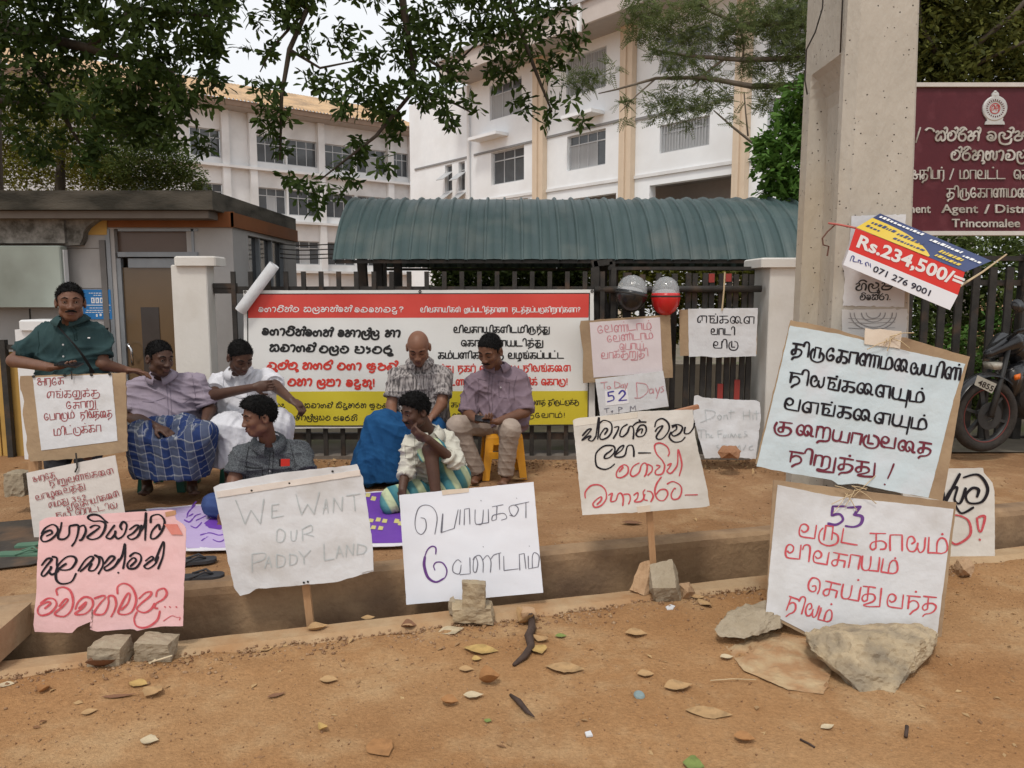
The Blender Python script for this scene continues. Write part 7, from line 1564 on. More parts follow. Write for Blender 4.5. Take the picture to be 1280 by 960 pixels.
P = blobs(clR, 8.95, 230, .25); PP, RR, SZ = rosettes(P, 7, (.10,.165)); order = np.argsort(PP[:, 1]); pick = order[:290]; rest = order[290:]
cloud('foliage', PP[rest], RR[rest], SZ[rest], L_OV, LM_dark, TR)
protos = []
for k in range(4):
    t = L_OV[0].copy(); t[:, 2] += .05*math.sin(k)*t[:, 1]; t[:, 0] *= .9+.1*k/3; me = bpy.data.meshes.new('leaf'); me.from_pydata([tuple(v) for v in t], [], L_OV[1]); me.materials.append(LM_dark); protos.append(me)
for i, q in enumerate(pick):
    o = bpy.data.objects.new('leaf', protos[i % 4]); mm = np.eye(4); mm[:3, :3] = RR[q]*SZ[q]; mm[:3, 3] = PP[q]-np.array(TR.location); o.matrix_local = Matrix(mm.tolist()); link(o, TR)
# unseen crown, added above the hut to shade it and the seated men
RC = np.random.RandomState(9); cc = [(x+RC.uniform(-.4,.4), y+RC.uniform(-.4,.4), 5.0+.25*abs(x+3)*.3+RC.uniform(0,1.6)+(1.0 if y < 6 else 0), RC.uniform(.55,.95)) for x in np.arange(-8.5, 1.6, 1.15) for y in (4.6, 5.9, 7.2, 8.3)]
pp = []
for x, y, z, r in cc:
    d = RC.normal(size=(int(70*r), 3)); d /= np.linalg.norm(d, axis=1)[:, None]; pp.append(np.array([x, y, z])+d*(r*RC.rand(len(d))**.4)[:, None])
PP, RR, SZ = rosettes(np.concatenate(pp), 7, (.12,.19)); cloud('foliage', PP, RR, SZ, L_OV, LM_dark, TR)
for pts, rr_ in (([(-6.7,10.2,5.0), (-6,8.5,6.2), (-4.5,6.8,6.6), (-2.5,6,6.8), (0,5.6,6.9)], [.17,.13,.1,.07,.03]), ([(-6,8.5,6.2), (-6.8,7,6.4), (-7,5,6.6)], [.1,.07,.03]), ([(-4.5,6.8,6.6), (-3.5,8,6.3), (-1,8.2,6.1)], [.08,.05,.02])): MB().tube(pts, rr_, 8).go('branch', M_bark, TR, True)
# ---- background greenery
def bush(name, label, cat, base, cl, Y, per, sz, m, tpl=L_SM, dy=.5, trunk=None, tm=None, group=None):
    T = thing(name, base, label, cat, group); P = blobs(cl, Y, per*5, dy); cloud('foliage', P, rotm(len(P)), RS.uniform(sz*.6, sz*1.3, len(P)), tpl, m, T)
    for pts, rr_ in (trunk or []): MB().tube(pts, rr_, 7).go('branch' if rr_[0] < .08 else 'trunk', tm or M_bark, T, True)
    return T
bush('leafy_tree', 'yellow-green small-leaved tree behind the hut roof at the far left', 'tree', (-7.4, 12.5, 0), [(x, y, 42) for x in range(-60, 150, 48) for y in (130, 175, 215)]+[(x, y, 30) for x, y in ((140,150),(125,215))], 12.6, 1500, .055, LM_yel, dy=.5, trunk=[([(-7.4,12.5,0),(-7.3,12.5,2),(-7.1,12.5,4)], [.14,.11,.05])])
bush('leafy_tree', 'rounded mid-green bush tree rising above the hut roof beside the white wing', 'tree', (-5.2, 12.0, 0), [(185,185,30),(215,200,30),(160,205,30),(235,220,24),(180,225,34),(210,225,30),(250,235,14),(205,172,14),(140,225,30)], 12.0, 2000, .055, LM_mid, dy=.3, trunk=[([(-5.2,12,0),(-5.15,12,1.8),(-5.1,12,3)], [.12,.09,.04])])
bush('hedge_shrub', 'sunlit shrub seen under the green barrel roof', 'shrub', PY(640,420,10.7), [(x, y, 24) for x in range(560, 740, 24) for y in (338, 365)]+[(x, 395, 30) for x in range(560, 740, 30)], 10.75, 2400, .085, LM_mid, dy=.25)
bush('hedge_shrub', 'yellow-green shrub behind the iron gate and the helmets', 'shrub', PY(860,420,10.6), [(x, y, 24) for x in range(760, 950, 26) for y in (338, 372, 410)], 10.6, 1400, .085, LM_yel, dy=.3)
bush('leafy_tree', 'bright green broad-leaved sapling beside the concrete pole', 'tree', PY(975,420,8.6), [(968,178,24),(985,150,22),(960,205,20),(985,215,26),(1000,180,28),(965,232,18),(990,240,26),(950,180,10),(1010,120,30)], 8.6, 1300, .12, LM_bri, L_OV, dy=.15, trunk=[([PY(1015,560,8.6), PY(1012,300,8.6), PY(1000,130,8.6)], [.07,.05,.02])])
# feathery tree on the right
FT = thing('feathery_tree', PY(1090, 540, 10.5), 'light feathery-leaved tree reaching in from the right in front of the white building', 'tree')
for pts, rr_ in (([PY(1090,560,10.5), PY(1085,300,10.5), PY(1075,160,10.5), PY(1085,40,10.5), PY(1090,-80,10.5)], [.16,.13,.11,.09,.06]), ([PY(1080,80,10.4), PY(1000,73,10.2), PY(930,75,10.1), PY(860,70,10), PY(810,61,10)], [.06,.04,.032,.022,.01]), ([PY(1076,130,10.4), PY(1000,108,10.2), PY(940,108,10.1), PY(880,97,10), PY(820,98,10), PY(770,112,10), PY(748,117,10)], [.06,.045,.036,.028,.02,.012,.006]),
    ([PY(1085,40,10.4), PY(980,30,10.2), PY(925,30,10.1), PY(890,15,10), PY(870,0,10)], [.05,.035,.03,.02,.01]), ([PY(865,108,10.02), PY(890,85,10.05), PY(905,74,10.08)], [.012,.016,.02]), ([PY(1076,200,10.3), PY(940,178,10.1), PY(915,158,10.1), PY(892,138,10.1)], [.03,.02,.015,.008]), ([PY(935,170,10.1), PY(932,140,10.1), PY(930,115,10.1)], [.012,.01,.008]), ([PY(820,98,10), PY(795,120,10), PY(775,140,10)], [.012,.008,.004]), ([PY(925,30,10.1), PY(930,60,10.1), PY(928,75,10.1)], [.02,.015,.01])):
    MB().tube(pts, rr_, 7).go('trunk' if rr_[0] > .1 else 'branch', M_barkl, FT, True)
clF = [(800,38,22),(832,28,28),(868,45,26),(800,8,24),(848,78,24),(822,62,16),(735,103,16),(752,98,8),(778,128,9),(783,148,7),(812,128,14),(820,145,8),(842,122,20),(880,96,20),(902,58,22),(922,30,28),(952,18,36),(982,58,28),(940,82,22),(962,108,22),(905,122,14),(842,140,17),(872,136,17),(890,126,14),(712,104,10),(765,85,8),(955,130,14),(918,148,8),(870,10,28),(985,20,34),(1010,90,34),(1030,40,50),(860,155,8),(725,92,9)]
P = blobs(clF, 10.0, 2100, .18); cloud('foliage', P, rotm(len(P), -.1), RS.uniform(.10, .19, len(P)), L_SP, LM_fea, FT)
bush('leafy_tree', 'dark shadowy trees behind the maroon name board', 'tree', PY(1220, 500, 12.5), [(x, y, 46) for x in range(1100, 1480, 44) for y in (-40, 5, 50, 95)], 12.5, 800, .11, LM_back, dy=.9, trunk=[([PY(1150,540,12.2), PY(1165,200,12), PY(1175,90,12), PY(1160,30,12), PY(1150,-60,12)], [.12,.10,.07,.05,.03]), ([PY(1175,105,11.8), PY(1215,60,11.5), PY(1265,20,11.3), PY(1300,-20,11.3)], [.05,.045,.035,.03]), ([PY(1190,100,11.8), PY(1230,75,11.5), PY(1285,50,11.3)], [.035,.03,.02]), ([PY(1172,70,11.6), PY(1150,30,11.6), PY(1148,-30,11.6)], [.04,.03,.02])], tm=M_bark)
bush('hedge_shrub', 'tangled green bushes behind the right-hand black railing', 'shrub', PY(1210, 500, 9.2), [(x, y, 30, RS.uniform(-.4, .8)) for x in range(1110, 1440, 30) for y in range(305, 560, 32)], 9.0, 1100, .075, LM_mid, dy=.4)
bush('hedge_shrub', 'pale leafy plant low behind the right-hand railing', 'shrub', PY(1200, 540, 8.2), [(x, y, 20) for x, y in ((1175,440),(1200,420),(1215,450),(1190,470),(1150,460),(1240,480),(1165,500),(1250,400))], 8.2, 500, .085, LM_bri, L_OV, dy=.15)
# ================================================================== STONES, LITTER
import mathutils
def rockmesh(name, pts, m, base, label, cat='stone', amp=.012, sub=3, group=None, parent=None):
    bm = bmesh.new(); [bm.verts.new(p) for p in pts]; bmesh.ops.convex_hull(bm, input=bm.verts[:])
    bmesh.ops.delete(bm, geom=[v for v in bm.verts if not v.link_faces], context='VERTS'); bmesh.ops.triangulate(bm, faces=bm.faces[:])
    for k in range(sub):
        bmesh.ops.subdivide_edges(bm, edges=[e for e in bm.edges if e.calc_length() > .02], cuts=1, use_grid_fill=True, smooth=.03 if k == 0 else 0); bmesh.ops.triangulate(bm, faces=bm.faces[:])
    bm.normal_update(); off = Vector(base)
    for v in bm.verts: v.co += v.normal*(amp*noise.noise(v.co*14+off)+amp*.9*noise.noise(v.co*38+off)+amp*.4*noise.noise(v.co*90))
    for v in bm.verts: v.co -= off
    me = bpy.data.meshes.new(name); bm.to_mesh(me); bm.free(); me.materials.append(m); o = bpy.data.objects.new(name, me); link(o); o.location = off; return tag(o, label, cat, group)
def blockpts(px0, px1, py0, py1, Y, dep, sk=0, jit=.01):
    a = PY(px0, py1, Y); b = PY(px1, py0, Y); c = PY(px1, py1, Y); r = random.Random(px0*3+py0); J_ = lambda: r.uniform(-jit, jit); out = []
    for x in (a.x, c.x):
        for y in (Y, Y+dep):
            for z in (a.z, b.z): out.append((x+J_()+(sk if z == b.z else 0), y+J_(), z+J_()))
    return out
M_rock = mat('pale_rock', (.34,.26,.16), (.46,.37,.25), 9, .95, 1.2, 34, c3=(.22,.18,.13), sc3=7, f3=.45); M_rockg = mat('grey_concrete_lump', (.27,.215,.145), (.37,.31,.23), 10, .95, 1.0, 40, c3=(.19,.145,.10), sc3=6, f3=.35); M_rocko = mat('ochre_stone', (.36,.22,.12), (.46,.31,.19), 9, .95, .9, 30)
Yr = 3.22
rockmesh('rock', [PY(1006,792,3.26), PY(1040,781,3.40), PY(1150,779,3.42), PY(1173,791,3.34), PY(1168,812,3.22), PY(1100,880,2.95), PY(1090,880,2.95), PY(1014,812,3.18), PY(1070,794,3.14), PY(1150,800,3.16), PY(1012,798,3.45), PY(1165,800,3.5), PY(1095,868,3.2), PY(1060,785,3.5), PY(1052,842,3.02), PY(1132,845,3.03)], M_rock, PY(1090,870,3.25), 'large wedge-shaped pale rock holding up the placard numbered 53', 'rock', .013, 4)
rockmesh('rock', [PY(893,786,3.42), PY(915,762,3.55), PY(962,750,3.6), PY(978,756,3.55), PY(975,785,3.45), PY(930,798,3.36), PY(900,796,3.38), PY(980,770,3.8), PY(910,770,3.7)], M_rockg, PY(935,797,3.5), 'rough grey-brown rock left of the placard numbered 53', 'rock', .012, 4)
o = rockmesh('cement_patch', [PZ(x, y, NZ+.007) for x, y in ((905,806),(960,790),(1010,800),(1040,840),(1030,868),(985,862),(930,838))]+[PZ(x, y, NZ-.03) for x, y in ((905,806),(1040,840),(985,862))], mat('cement', (.40,.28,.155), (.47,.36,.22), 16, .95, .6, 50, c3=(.35,.20,.10), sc3=9, f3=.52), PZ(970,830,NZ), 'flat spill of pale cement set in the dirt in front of the rocks', 'cement', .006, 4)
def gY(y, z=NZ): return PZ(640, y, z).y
rockmesh('brick', blockpts(107,150,809,836,gY(838),.12,.012), M_rockg, PY(130,836,gY(838)), 'left grey cement brick under the pink placard', 'brick', .006, 3)
rockmesh('brick', blockpts(167,211,803,828,gY(830),.10,0), M_rockg, PY(190,828,gY(830)), 'right grey cement brick under the pink placard, beside dry straws', 'brick', .006, 3)
rockmesh('stone', blockpts(566,615,760,781,gY(783),.1,0,.012), M_rock, PY(590,780,gY(783)), 'lower squared stone in front of the thin-lettered placard', 'stone', .008, 3)
rockmesh('stone', blockpts(577,605,729,768,gY(783)+.0,.05,.004,.008), M_rock, PY(590,760,gY(783)), 'upper stone balanced on the squared stone before the thin-lettered placard', 'stone', .006, 3)
rockmesh('stone', blockpts(560,568,752,770,gY(775),.06), M_rockg, PY(562,770,gY(775)), 'small stone fragment left of the two stacked stones', 'stone', .005, 2)
rockmesh('stone', [PY(787,737,4.0), PY(800,704,4.05), PY(814,700,4.05), PY(816,742,3.98), PY(805,744,3.95), PY(792,742,4.1), PY(812,720,4.15)], M_rocko, PY(802,744,4.0), 'brown angular stone left of the stick of the cream placard', 'stone', .008, 3)
rockmesh('stone', [PY(812,706,3.98), PY(840,699,4.0), PY(848,716,3.98), PY(851,752,3.90), PY(822,757,3.88), PY(812,738,3.92), PY(845,735,3.84), PY(816,735,3.84), PY(830,720,4.1)], M_rockg, PY(832,757,3.92), 'grey split slab leaning at the foot of the cream placard', 'stone', .005, 3)
rockmesh('stone', [PY(848,730,4.0), PY(862,727,4.02), PY(869,740,4.0), PY(862,753,3.95), PY(849,752,3.95), PY(860,740,3.88), PY(856,735,4.1)], M_rocko, PY(858,752,3.98), 'small round ochre stone right of the grey split slab', 'stone', .006, 3)
rockmesh('stone', [PY(896,565,6.0), PY(904,557,6.05), PY(920,557,6.05), PY(926,564,6.0), PY(922,573,5.95), PY(902,573,5.95), PY(912,566,5.9), PY(912,560,6.15)], mat('red_brown_stone', (.26,.12,.06), (.34,.18,.1), 9, .9, .7), PY(910,573,6.0), 'red-brown stone lying on the crumpled paper by the gate', 'stone', .006, 3)
rockmesh('stone', [PY(1192,712,4.35), PY(1196,698,4.4), PY(1210,697,4.4), PY(1218,706,4.36), PY(1216,722,4.3), PY(1196,724,4.3), PY(1205,712,4.2)], M_rocko, PY(1205,722,4.3), 'ochre stone at the foot of the placard at the right edge', 'stone', .007, 3)
rockmesh('stone', blockpts(653,668,765,776,gY(778),.07), M_rocko, PY(660,776,gY(778)), 'small ochre stone right of the thin-lettered placard', 'stone', .006, 2)
rockmesh('stone', blockpts(8,30,592,622,4.9,.12), M_rockg, PY(20,622,4.9), 'grey block at the left edge under the ochre gate', 'stone', .008, 3)
# fallen leaves
LMf = {k: mat('fallen_leaf_'+k, tuple(x*.8 for x in c), c, 60, .75, .3, 60, c3=tuple(x*.6 for x in c), sc3=25, f3=.4) for k, c in dict(tan=(.46,.29,.14), yellow=(.50,.33,.12), orange=(.38,.19,.075), brown=(.22,.11,.06), dark=(.07,.045,.035), green=(.20,.25,.07), pale=(.55,.45,.30)).items()}
def gleaf(px, py, ln, kind, where, ang=None, curl=.25, wid=.30, z=NZ):
    p = PZ(px, py, z); L_ = ln*1.12*p.y/960; a = random.uniform(0, 6.28) if ang is None else R(ang); vs = []; fs = []; n = 10; r = random.Random(px*7+py); cw = curl*r.uniform(.7, 1.3); tw = r.uniform(-.4, .4)
    for i in range(n+1):
        t = i/n; w_ = 1.25*wid*L_*math.sin(math.pi*min(1, t*.98+.01)**.85)**1.15; 
        for k in range(-2, 3):
            x = (t-.5)*L_; y = k/2*w_*(1+.10*r.uniform(-1, 1)*(abs(k) == 2)); zz_ = abs(k/2)**1.5*w_*cw+(t-.5)**2*L_*curl*.9+tw*k/2*(t-.5)*w_; vs.append((x*math.cos(a)-y*math.sin(a), x*math.sin(a)+y*math.cos(a), zz_+.006))
    for i in range(n):
        for k in range(4): q = i*5+k; fs.append((q, q+5, q+6, q+1))
    me = bpy.data.meshes.new('fallen_leaf'); me.from_pydata(vs, [], fs); me.materials.append(LMf[kind]); me.shade_smooth(); o = bpy.data.objects.new('fallen_leaf', me); link(o); o.location = (p.x, p.y, gh(p.x, p.y) if z == NZ else z)
    MB().tube([Vector(vs[2])+Vector((0,0,.001))]+[Vector(vs[i*5+2])+Vector((0,0,.002)) for i in range(2, 11, 2)], .0012, 4).go('midrib', LMf['brown'], o)
    tag(o, where, 'leaf', 'dry leaves fallen on the dirt')
random.seed(23)
for a in ((55,866,16,'orange','small orange leaf curled upright below the pink placard',80,.8,.4),(130,838,38,'brown','long brown leaf rolled up against the left brick',20,.9,.25),(192,868,26,'tan','broad tan leaf standing near the straws left of centre',70,.5,.36),(173,857,24,'yellow','yellowed narrow leaf touching the broad tan leaf',-10,.2),(150,872,40,'brown','thin curled brown stem leaf below the yellowed leaf',12,.2,.08),(112,893,18,'tan','flat tan fragment left of bottom centre-left',30,.1,.3),(8,858,18,'pale','pale leaf at the left edge of the dirt',10,.2),(187,928,22,'pale','pale torn leaf near the bottom left',0,.3,.35),
    (476,937,42,'orange','big orange-brown pointed leaf at the bottom, left of centre',-55,.12,.32),(411,851,22,'tan','tan leaf below the stick of the pencil placard',0,.2,.3),(333,812,16,'tan','small tan leaf left of the stick of the pencil placard',40,.2,.3),(397,790,24,'tan','curled leaf at the foot of the pencil placard stick',30,.8,.3),(346,870,22,'brown','slim brown leaf in the lower left dirt',30,.2,.15),(404,914,12,'yellow','crumpled yellow scrap of leaf left of the big orange leaf',50,.8,.5),
    (564,789,32,'pale','pale leaf lying just below the stacked stones',25,.15,.28),(511,785,18,'brown','curled brown leaf left of the stacked stones',10,.6,.4),(601,814,42,'yellow','long yellow leaf right of centre below the stones',-12,.25,.22),(596,825,12,'yellow','tiny yellow leaf under the long yellow leaf',10,.3,.4),(583,839,18,'tan','flat tan leaf near the centre of the dirt',-5,.2,.3),(612,856,26,'orange','orange cupped leaf standing on edge near the centre',20,1.2,.4),(562,882,22,'orange','orange cupped leaf left of and below the standing one',-10,.8,.35),(592,874,24,'pale','crinkled pale leaf between the two cupped orange leaves',5,.5,.25),(610,903,9,'green','tiny yellow-green leaf under the crinkled pale leaf',70,.2,.4),
    (673,816,22,'yellow','bright yellow leaf caught on the dark twisted husk',-70,.3,.4),(657,779,22,'tan','pale curled leaf at the top of the dark twisted husk',40,.9,.5),(706,838,46,'tan','long tan leaf right of the dark husk',-8,.15,.22),(701,797,14,'green','small yellow-green leaf right of the dark husk',5,.2,.3),(676,802,16,'tan','tan leaf beside the bright yellow one',60,.4,.5),(622,770,16,'brown','brown leaf just right of the stacked stones',15,.3,.3),
    (795,794,26,'tan','torn tan leaf below the split grey slab',-5,.3,.3),(807,846,20,'tan','small tan leaf in the dirt right of centre',0,.2,.35),(848,862,36,'tan','ragged tan leaf right of centre',12,.4,.25),(886,894,54,'tan','longest tan leaf, lying flat in the lower right dirt',-12,.08,.20),(931,928,26,'orange','rusty curled leaf at the lower right',-15,.6,.3),(908,825,16,'pale','pale curled leaf left of the cement spill',5,.5,.3),(881,757,14,'tan','round tan leaf right of the ochre stone',30,.2,.6),(872,749,16,'tan','narrow leaf behind the round tan leaf',0,.2,.3),(867,958,26,'green','green leaf cut by the bottom edge',-20,.3,.45),(1034,912,20,'pale','faint pale leaf at the lower right',20,.2,.2),(460,775,16,'tan','small tan leaf beside the drain edge',10,.2,.3)): gleaf(*a)
for a in ((60,655,26,'tan','tan leaf on the terrace beside the ruled paper',5,.3,.3,0.0),(650,540+60,18,'tan','small leaf on the terrace right of the yellow stool',10,.3,.3,0.0),(790,655,24,'brown','brown leaf on the terrace behind the cream placard stick',-5,.2,.2,0.0)): gleaf(*a[:8], z=0.004)
# dark twisted husk, stick, straws, bits of litter
def tubething(name, pts, rad, m, label, cat): 
    o = MB().tube(pts, rad, 7).go(name, m, base=pts[0], smooth=True); return tag(o, label, cat)
g_ = lambda x, y, e=.012: PZ(x, y, NZ)+Vector((0,0,e))
tubething('twisted_husk', [g_(657,769,.03), g_(664,778,.035), g_(665,790,.02), g_(661,802,.03), g_(664,812,.015), g_(655,826,.02), g_(642,834,.01)], [.008,.016,.02,.022,.018,.016,.008], LMf['dark'], 'dark twisted strip of husk among yellow leaves near the centre', 'husk')
tubething('dark_stick', [g_(638,872), g_(648,882,.02), g_(658,892), g_(668,900)], [.006,.012,.010,.002], LMf['dark'], 'short dark tapering stick in the middle of the dirt', 'stick')
for pts, lb in ((((187,833),(222,818)), 'longest pale straw beside the right brick'), (((192,832),(201,817)), 'steep straw crossing the longest pale straw'), (((186,832),(216,833)), 'short low straw beside the right brick')): tubething('straw', [g_(*pts[0]), g_(*pts[1], .05)], .0035, mat('pale_straw', (.55,.44,.28), (.65,.55,.4), 20), lb, 'straw')
tubething('thin_twig', [g_(888,854), g_(915,852), g_(945,853)], .002, M_rope, 'thin pale twig left of the cement spill', 'twig'); tubething('thin_twig', [g_(1000,928), g_(1012,934), g_(1018,938)], .004, LMf['dark'], 'short dark twig at the lower right', 'twig'); tubething('thin_twig', [g_(1132,925), g_(1133,917,.03)], .007, LMf['dark'], 'dark stub of twig under the wedge rock', 'twig')
o = MB().lathe(g_(799,873), [(.001,.012),(.016,.012),(.022,.006),(.024,0)], 12, Vector((.2,-.3,1))).go('bottle_cap', mat('cap_blue', (.16,.22,.23), (.24,.3,.3), 40, .5), base=g_(799,873)); tag(o, 'crushed grey-blue bottle cap in the dirt right of centre', 'bottle cap')
o = MB().prism([g_(x, y, .01) for x, y in ((832,762),(838,759),(844,761),(841,765),(834,765))], (0,0,.006)).go('paper_scrap', W_paper, base=g_(838,762)); tag(o, 'white scrap under the split grey slab', 'scrap')
o = MB().prism([g_(x, y, .01) for x, y in ((731,920),(738,918),(741,924),(733,925))], (0,0,.006)).go('paper_scrap', W_paper, base=g_(735,920)); tag(o, 'tiny white scrap near the bottom right of centre', 'scrap')
def scatter(name, n, fn, tpl, sz, m, flat=.0):
    P = np.array([fn() for _ in range(n)]); Rm = rotm(n)
    if flat: 
        a = RS.rand(n)*6.28; z = RS.normal(size=(n, 3))*flat+np.array([0,0,1.]); z /= np.linalg.norm(z, axis=1)[:, None]; d = np.stack([np.cos(a), np.sin(a), np.zeros(n)], 1); x = np.cross(d, z); x /= np.linalg.norm(x, axis=1)[:, None]; Rm = np.stack([x, np.cross(z, x), z], 2)
    return cloud(name, P, Rm, RS.uniform(sz[0], sz[1], n)**1, tpl, m, None)
def gp():
    while True:
        s_, t_ = RS.uniform(-2.5, 5), LIP1+.02+RS.rand()**1.6*2.6; p = KA+kdir*s_+kn*t_
        if p.y > 1.7: return (p.x, p.y, gh(p.x, p.y)+.002)
def tp():
    s_, t_ = RS.uniform(-3, 6), -.1-RS.rand()*3.2; p = KA+kdir*s_+kn*t_; return (p.x, p.y, terr(p.x, p.y)+.001)
PEB = (np.array([(1,0,0),(0,1,0),(-1,0,0),(0,-1,0),(0,0,.8),(0,0,-.5),(.7,.7,.2)], float)*.5, [(0,6,4),(6,1,4),(1,2,4),(2,3,4),(3,0,4),(0,5,6),(6,5,1),(1,5,2),(2,5,3),(3,5,0)])
M_peb = leafmat('gravel_bits', (.18,.09,.045), (.38,.25,.15), 0, .95)
scatter('gravel', 4200, gp, PEB, (.003,.011), M_peb); scatter('gravel', 2200, tp, PEB, (.004,.018), M_peb)
M_bits = leafmat('leaf_fragments', (.20,.10,.05), (.48,.32,.16), .1, .85)
scatter('leaf_litter', 420, gp, L_SM, (.014,.045), M_bits, .25); scatter('leaf_litter', 300, tp, L_SM, (.015,.05), M_bits, .25)
# drift of darker crumbs where the dirt meets the kerb and the fence
def kp2(): s_ = RS.uniform(-2.2, 4.5); p = KA+kdir*s_+kn*(LIP1+abs(RS.normal())*.10); return (p.x, p.y, gh(p.x, p.y)+.004)
def fp2(): return (RS.uniform(-3, 3.2), FY-.1-abs(RS.normal())*.22, .008)
scatter('soil_crumbs', 1800, kp2, PEB, (.006,.024), M_peb); scatter('leaf_litter', 350, fp2, L_SM, (.02,.06), M_bits, .3); scatter('soil_crumbs', 900, fp2, PEB, (.006,.03), M_peb)
# ================================================================== HELMETS, MOTORCYCLE
def visor_mat():
    m = bpy.data.materials.new('clear_visor'); m.use_nodes = True; b = m.node_tree.nodes['Principled BSDF']; b.inputs['Base Color'].default_value = (.75,.78,.8,1); b.inputs['Alpha'].default_value = .30; b.inputs['Roughness'].default_value = .08; b.inputs['Specular IOR Level'].default_value = .8; return m
M_visor = visor_mat()
def helmet(px, py, rx, rz, m, label, Y=6.48, lean=0):
    c = PY(px, py, Y); k = Y/960; a, h = rx*k, rz*k; T = thing('helmet', c, label, 'helmet', 'motorcycle helmets hanging on the gate rail'); ax = Vector((lean, 0, 1)).normalized()
    sh_ = MB().lathe(c, [(.001,-h*.98),(a*.35,-h*.93),(a*.68,-h*.74),(a*.90,-h*.42),(a,-h*.08),(a*.98,h*.12),(a*.93,h*.2),(a*.86,h*.19),(a*.7,-.05)], 28, ax, 1, 1.15); sh_.go('shell', m, T, True)
    MB().lathe(c, [(a*.995,-h*.02),(a*1.015,0),(a*1.015,h*.05),(a*.99,h*.07)], 28, ax, 1, 1.15).go('trim', M_dark, T, True)
    MB().lathe(c, [(a*.95,h*.14),(a*.90,h*.45),(a*.72,h*.78),(a*.42,h*.97),(a*.12,h*1.04)], 24, ax, 1, 1.12).go('visor', M_visor, T, True)
    MB().lathe(c, [(a*.8,h*.1),(a*.6,h*.35),(.001,h*.42)], 20, ax).go('padding', mat('grey_padding', (.22,.22,.23), (.28,.28,.28), 4, .9), T, True)
    MB().tube([c+Vector((-a*.5,0,h*.5)), c+Vector((-.02,-.02,h*1.02)), PY(px-1, 359, 6.58)+Vector((0,-.05,.0)), c+Vector((a*.5,0,h*.5))], .006, 5).go('strap', M_dark, T)
helmet(789, 368, 20, 23, mat('helmet_black', (.012,.012,.013), rough=.25, spec=.6), 'black motorcycle helmet with clear visor hanging on the gate, left of the red one', lean=.18)
helmet(832, 371, 18, 24, mat('helmet_red', (.55,.02,.02), rough=.22, spec=.6), 'red motorcycle helmet with clear visor hanging on the gate rail')
BY = 6.55
def bp_(px, py, o=0): p = PY(px, py, BY); p.y += (px-1228)*.0035+o; return p
BK = thing('motorcycle', bp_(1230, 566), 'black motorcycle with orange indicator and number plate, cut by the right edge', 'motorcycle')
M_bk = mat('gloss_black_paint', (.012,.012,.014), (.02,.02,.022), 4, .25, spec=.6); M_tyre = mat('tyre_rubber', (.02,.018,.017), (.05,.042,.036), 20, .9, .5); M_alloy = mat('alloy', (.035,.035,.035), (.06,.06,.06), 10, .5, metal=.4)
axw = Vector((.22, -1, 0)).normalized()
def wheel(cx, cy, r):
    c = bp_(cx, cy); Rw = r*BY/960; W_ = None; mb = MB(); prof = [(Rw-.085,-.03),(Rw-.06,-.05),(Rw-.02,-.045),(Rw,-.015),(Rw,.015),(Rw-.02,.045),(Rw-.06,.05),(Rw-.085,.03),(Rw-.085,-.03)]; mb.lathe(c, prof, 40, axw); wo = mb.go('wheel', M_tyre, BK, True)
    MB().lathe(c, [(Rw-.10,-.025),(Rw-.082,-.03),(Rw-.082,.03),(Rw-.10,.025),(Rw-.10,-.025)], 36, axw).go('rim', M_alloy, wo, True)
    MB().lathe(c, [(Rw-.094,.031),(Rw-.086,.033),(Rw-.086,.030)], 36, axw).go('rim_stripe', mat('rim_red', (.16,.035,.03), rough=.5), wo)
    MB().lathe(c, [(.0,-.05),(.045,-.05),(.045,.05),(0,.05)], 16, axw).go('hub', M_alloy, wo); MB().lathe(c+axw*.055, [(.05,0),(.12,0),(.12,.006),(.05,.006)], 24, axw).go('brake_disc', M_alloy, wo)
    u = axw.cross(Vector((0,0,1))).normalized()
    for k in range(6): a = k*math.pi/3+.3; d = u*math.cos(a)+Vector((0,0,1))*math.sin(a); MB().bar(c+d*.035, c+d*(Rw-.095), .035, .025).go('spoke', M_alloy, wo)
wheel(1231, 519, 47); wheel(1415, 522, 47)
for o in (-.09, .09): MB().tube([bp_(1231,519,o), bp_(1252,470,o), bp_(1266,430,o)], [.026,.022,.020], 10).go('fork', M_alloy, BK, True)
mb = MB(); n = 14
for i in range(n+1):
    a = math.radians(175-125*i/n); 
    for o, e in ((-.075,-.01),(-.05,.012),(0,.02),(.05,.012),(.075,-.01)): p = bp_(1231,519,o); rr = 52*BY/960+e; u = Vector((1,.25,0)).normalized(); mb.v.append(tuple(p+u*math.cos(a)*rr+Vector((0,0,1))*math.sin(a)*rr))
for i in range(n):
    for j in range(4): q = i*5+j; mb.f.append((q, q+1, q+6, q+5))
mb.go('front_fender', M_bk, BK, True)
def hullpart(name, pts, m, bev=.012):
    bm = bmesh.new(); [bm.verts.new(p) for p in pts]; bmesh.ops.convex_hull(bm, input=bm.verts[:]); bmesh.ops.delete(bm, geom=[v for v in bm.verts if not v.link_faces], context='VERTS')
    bmesh.ops.bevel(bm, geom=bm.edges[:], offset=bev, segments=2, affect='EDGES'); off = wloc(BK)
    for v in bm.verts: v.co -= off
    me = bpy.data.meshes.new(name); bm.to_mesh(me); bm.free(); me.materials.append(m); me.shade_smooth(); o = bpy.data.objects.new(name, me); link(o, BK); return o
def two(l, w_): return [bp_(x, y, s*w_*k) for (x, y, k) in l for s in (-1, 1)]
def blobpart(name, prims, m):
    F = Field()
    for a, b, ra, rb in prims: F.c(a, b, ra, rb, .03)
    V, Q = F.mesh(.007); return npmesh(name, V, Q, m, BK)
blobpart('headlight_cowl', [(bp_(1240,441,-.02), bp_(1275,428,-.08), .03, .075), (bp_(1240,441,.02), bp_(1275,428,.08), .03, .075), (bp_(1238,444), bp_(1290,432), .035, .10)], M_bk)
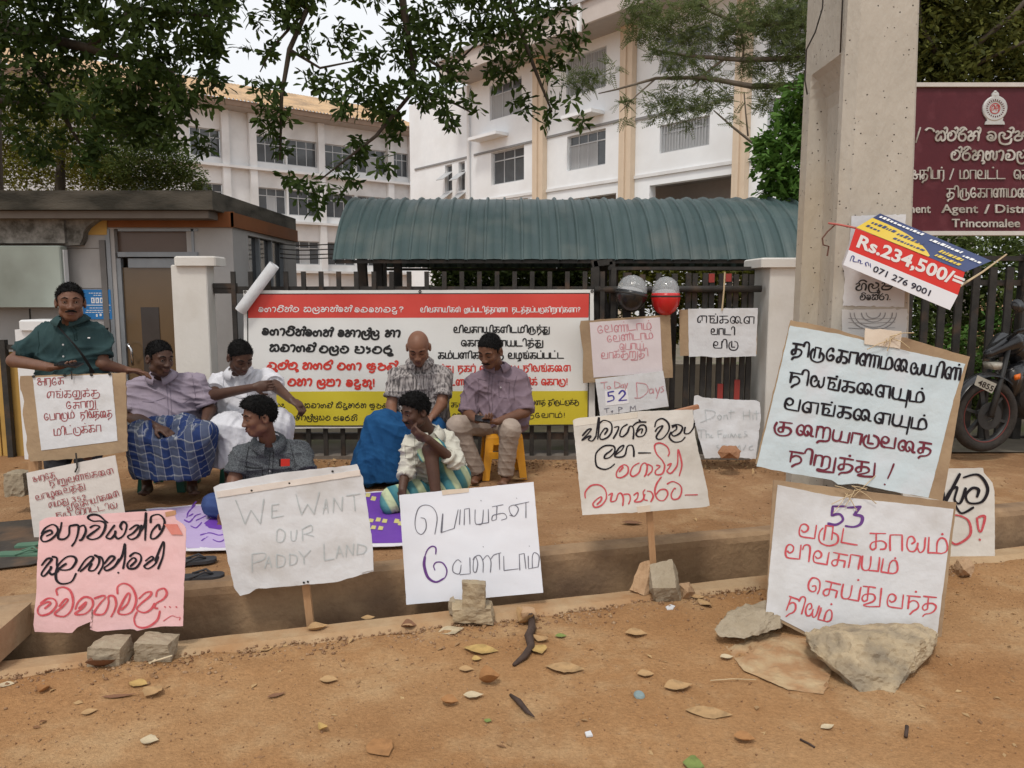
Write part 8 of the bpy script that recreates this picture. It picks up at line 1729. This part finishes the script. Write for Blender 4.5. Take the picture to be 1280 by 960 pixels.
hullpart('headlamp', two([(1234,453,.5),(1240,462,.7),(1256,462,.8),(1262,453,.8)], .11), mat('lamp_glass', (.35,.33,.28), (.5,.47,.4), 30, .15, spec=.7), .006)
blobpart('fuel_tank', [(bp_(1296,440), bp_(1345,430), .12, .13), (bp_(1345,432), bp_(1370,440), .12, .07), (bp_(1285,470,-.07), bp_(1305,455,-.07), .05, .08)], M_bk); hullpart('seat', two([(1350,432,.8),(1400,428,1),(1450,420,.8),(1450,436,.8),(1390,446,1),(1352,448,.8)], .13), mat('seat_vinyl', (.02,.02,.02), rough=.7))
hullpart('engine', two([(1285,478,.8),(1340,470,1),(1352,520,1),(1300,530,.9),(1282,505,.7)], .13), M_alloy); hullpart('side_panel', two([(1262,465,.6),(1290,455,.9),(1300,485,.9),(1272,500,.6)], .15), M_bk)
hullpart('indicator', [bp_(1263,468,-.17), bp_(1276,466,-.17), bp_(1277,474,-.17), bp_(1264,475,-.17), bp_(1268,470,-.21), bp_(1268,473,-.13)], mat('indicator_orange', (.70,.16,.02), rough=.3), .003)
MB().tube([bp_(1262,424,-.10), bp_(1256,412,-.28), bp_(1268,408,-.36)], .016, 8).go('handlebar', M_bk, BK, True); MB().tube([bp_(1262,420,-.12), bp_(1255,396,-.2), bp_(1257,386,-.24)], .006, 6).go('mirror_stalk', M_bk, BK); MB().lathe(bp_(1258,382,-.25), [(.001,-.012),(.05,-.01),(.055,.01),(.001,.014)], 14, Vector((.3,-1,.2)), 1.3, 1).go('mirror', M_bk, BK, True)
MB().tube([bp_(1290,440), bp_(1300,500), bp_(1360,525), bp_(1415,522)], .025, 8).go('frame', M_bk, BK, True); MB().tube([bp_(1300,520,-.12), bp_(1340,535,-.14), bp_(1420,532,-.15)], .035, 10).go('exhaust', M_alloy, BK, True)
shp = Sheet(1232, 481, 6.30, 0, 0, 0); sh = shp
np_ = sh.patch('number_plate', mat('plate_cream', (.30,.29,.25), (.38,.36,.31), 10, .6), BK, (1222,469), (1246,480), (1240,492), (1218,481), nx=4, ny=3, rag=0)
mb = MB(); sh.font(mb, '4855', (1221.5,480.5), (1240,489.5), 7, off=.002, bold=.02); mb.go('plate_number', M_phone, np_)
# dim parked shapes behind the gate: a scooter-like dark mass is read between the bars
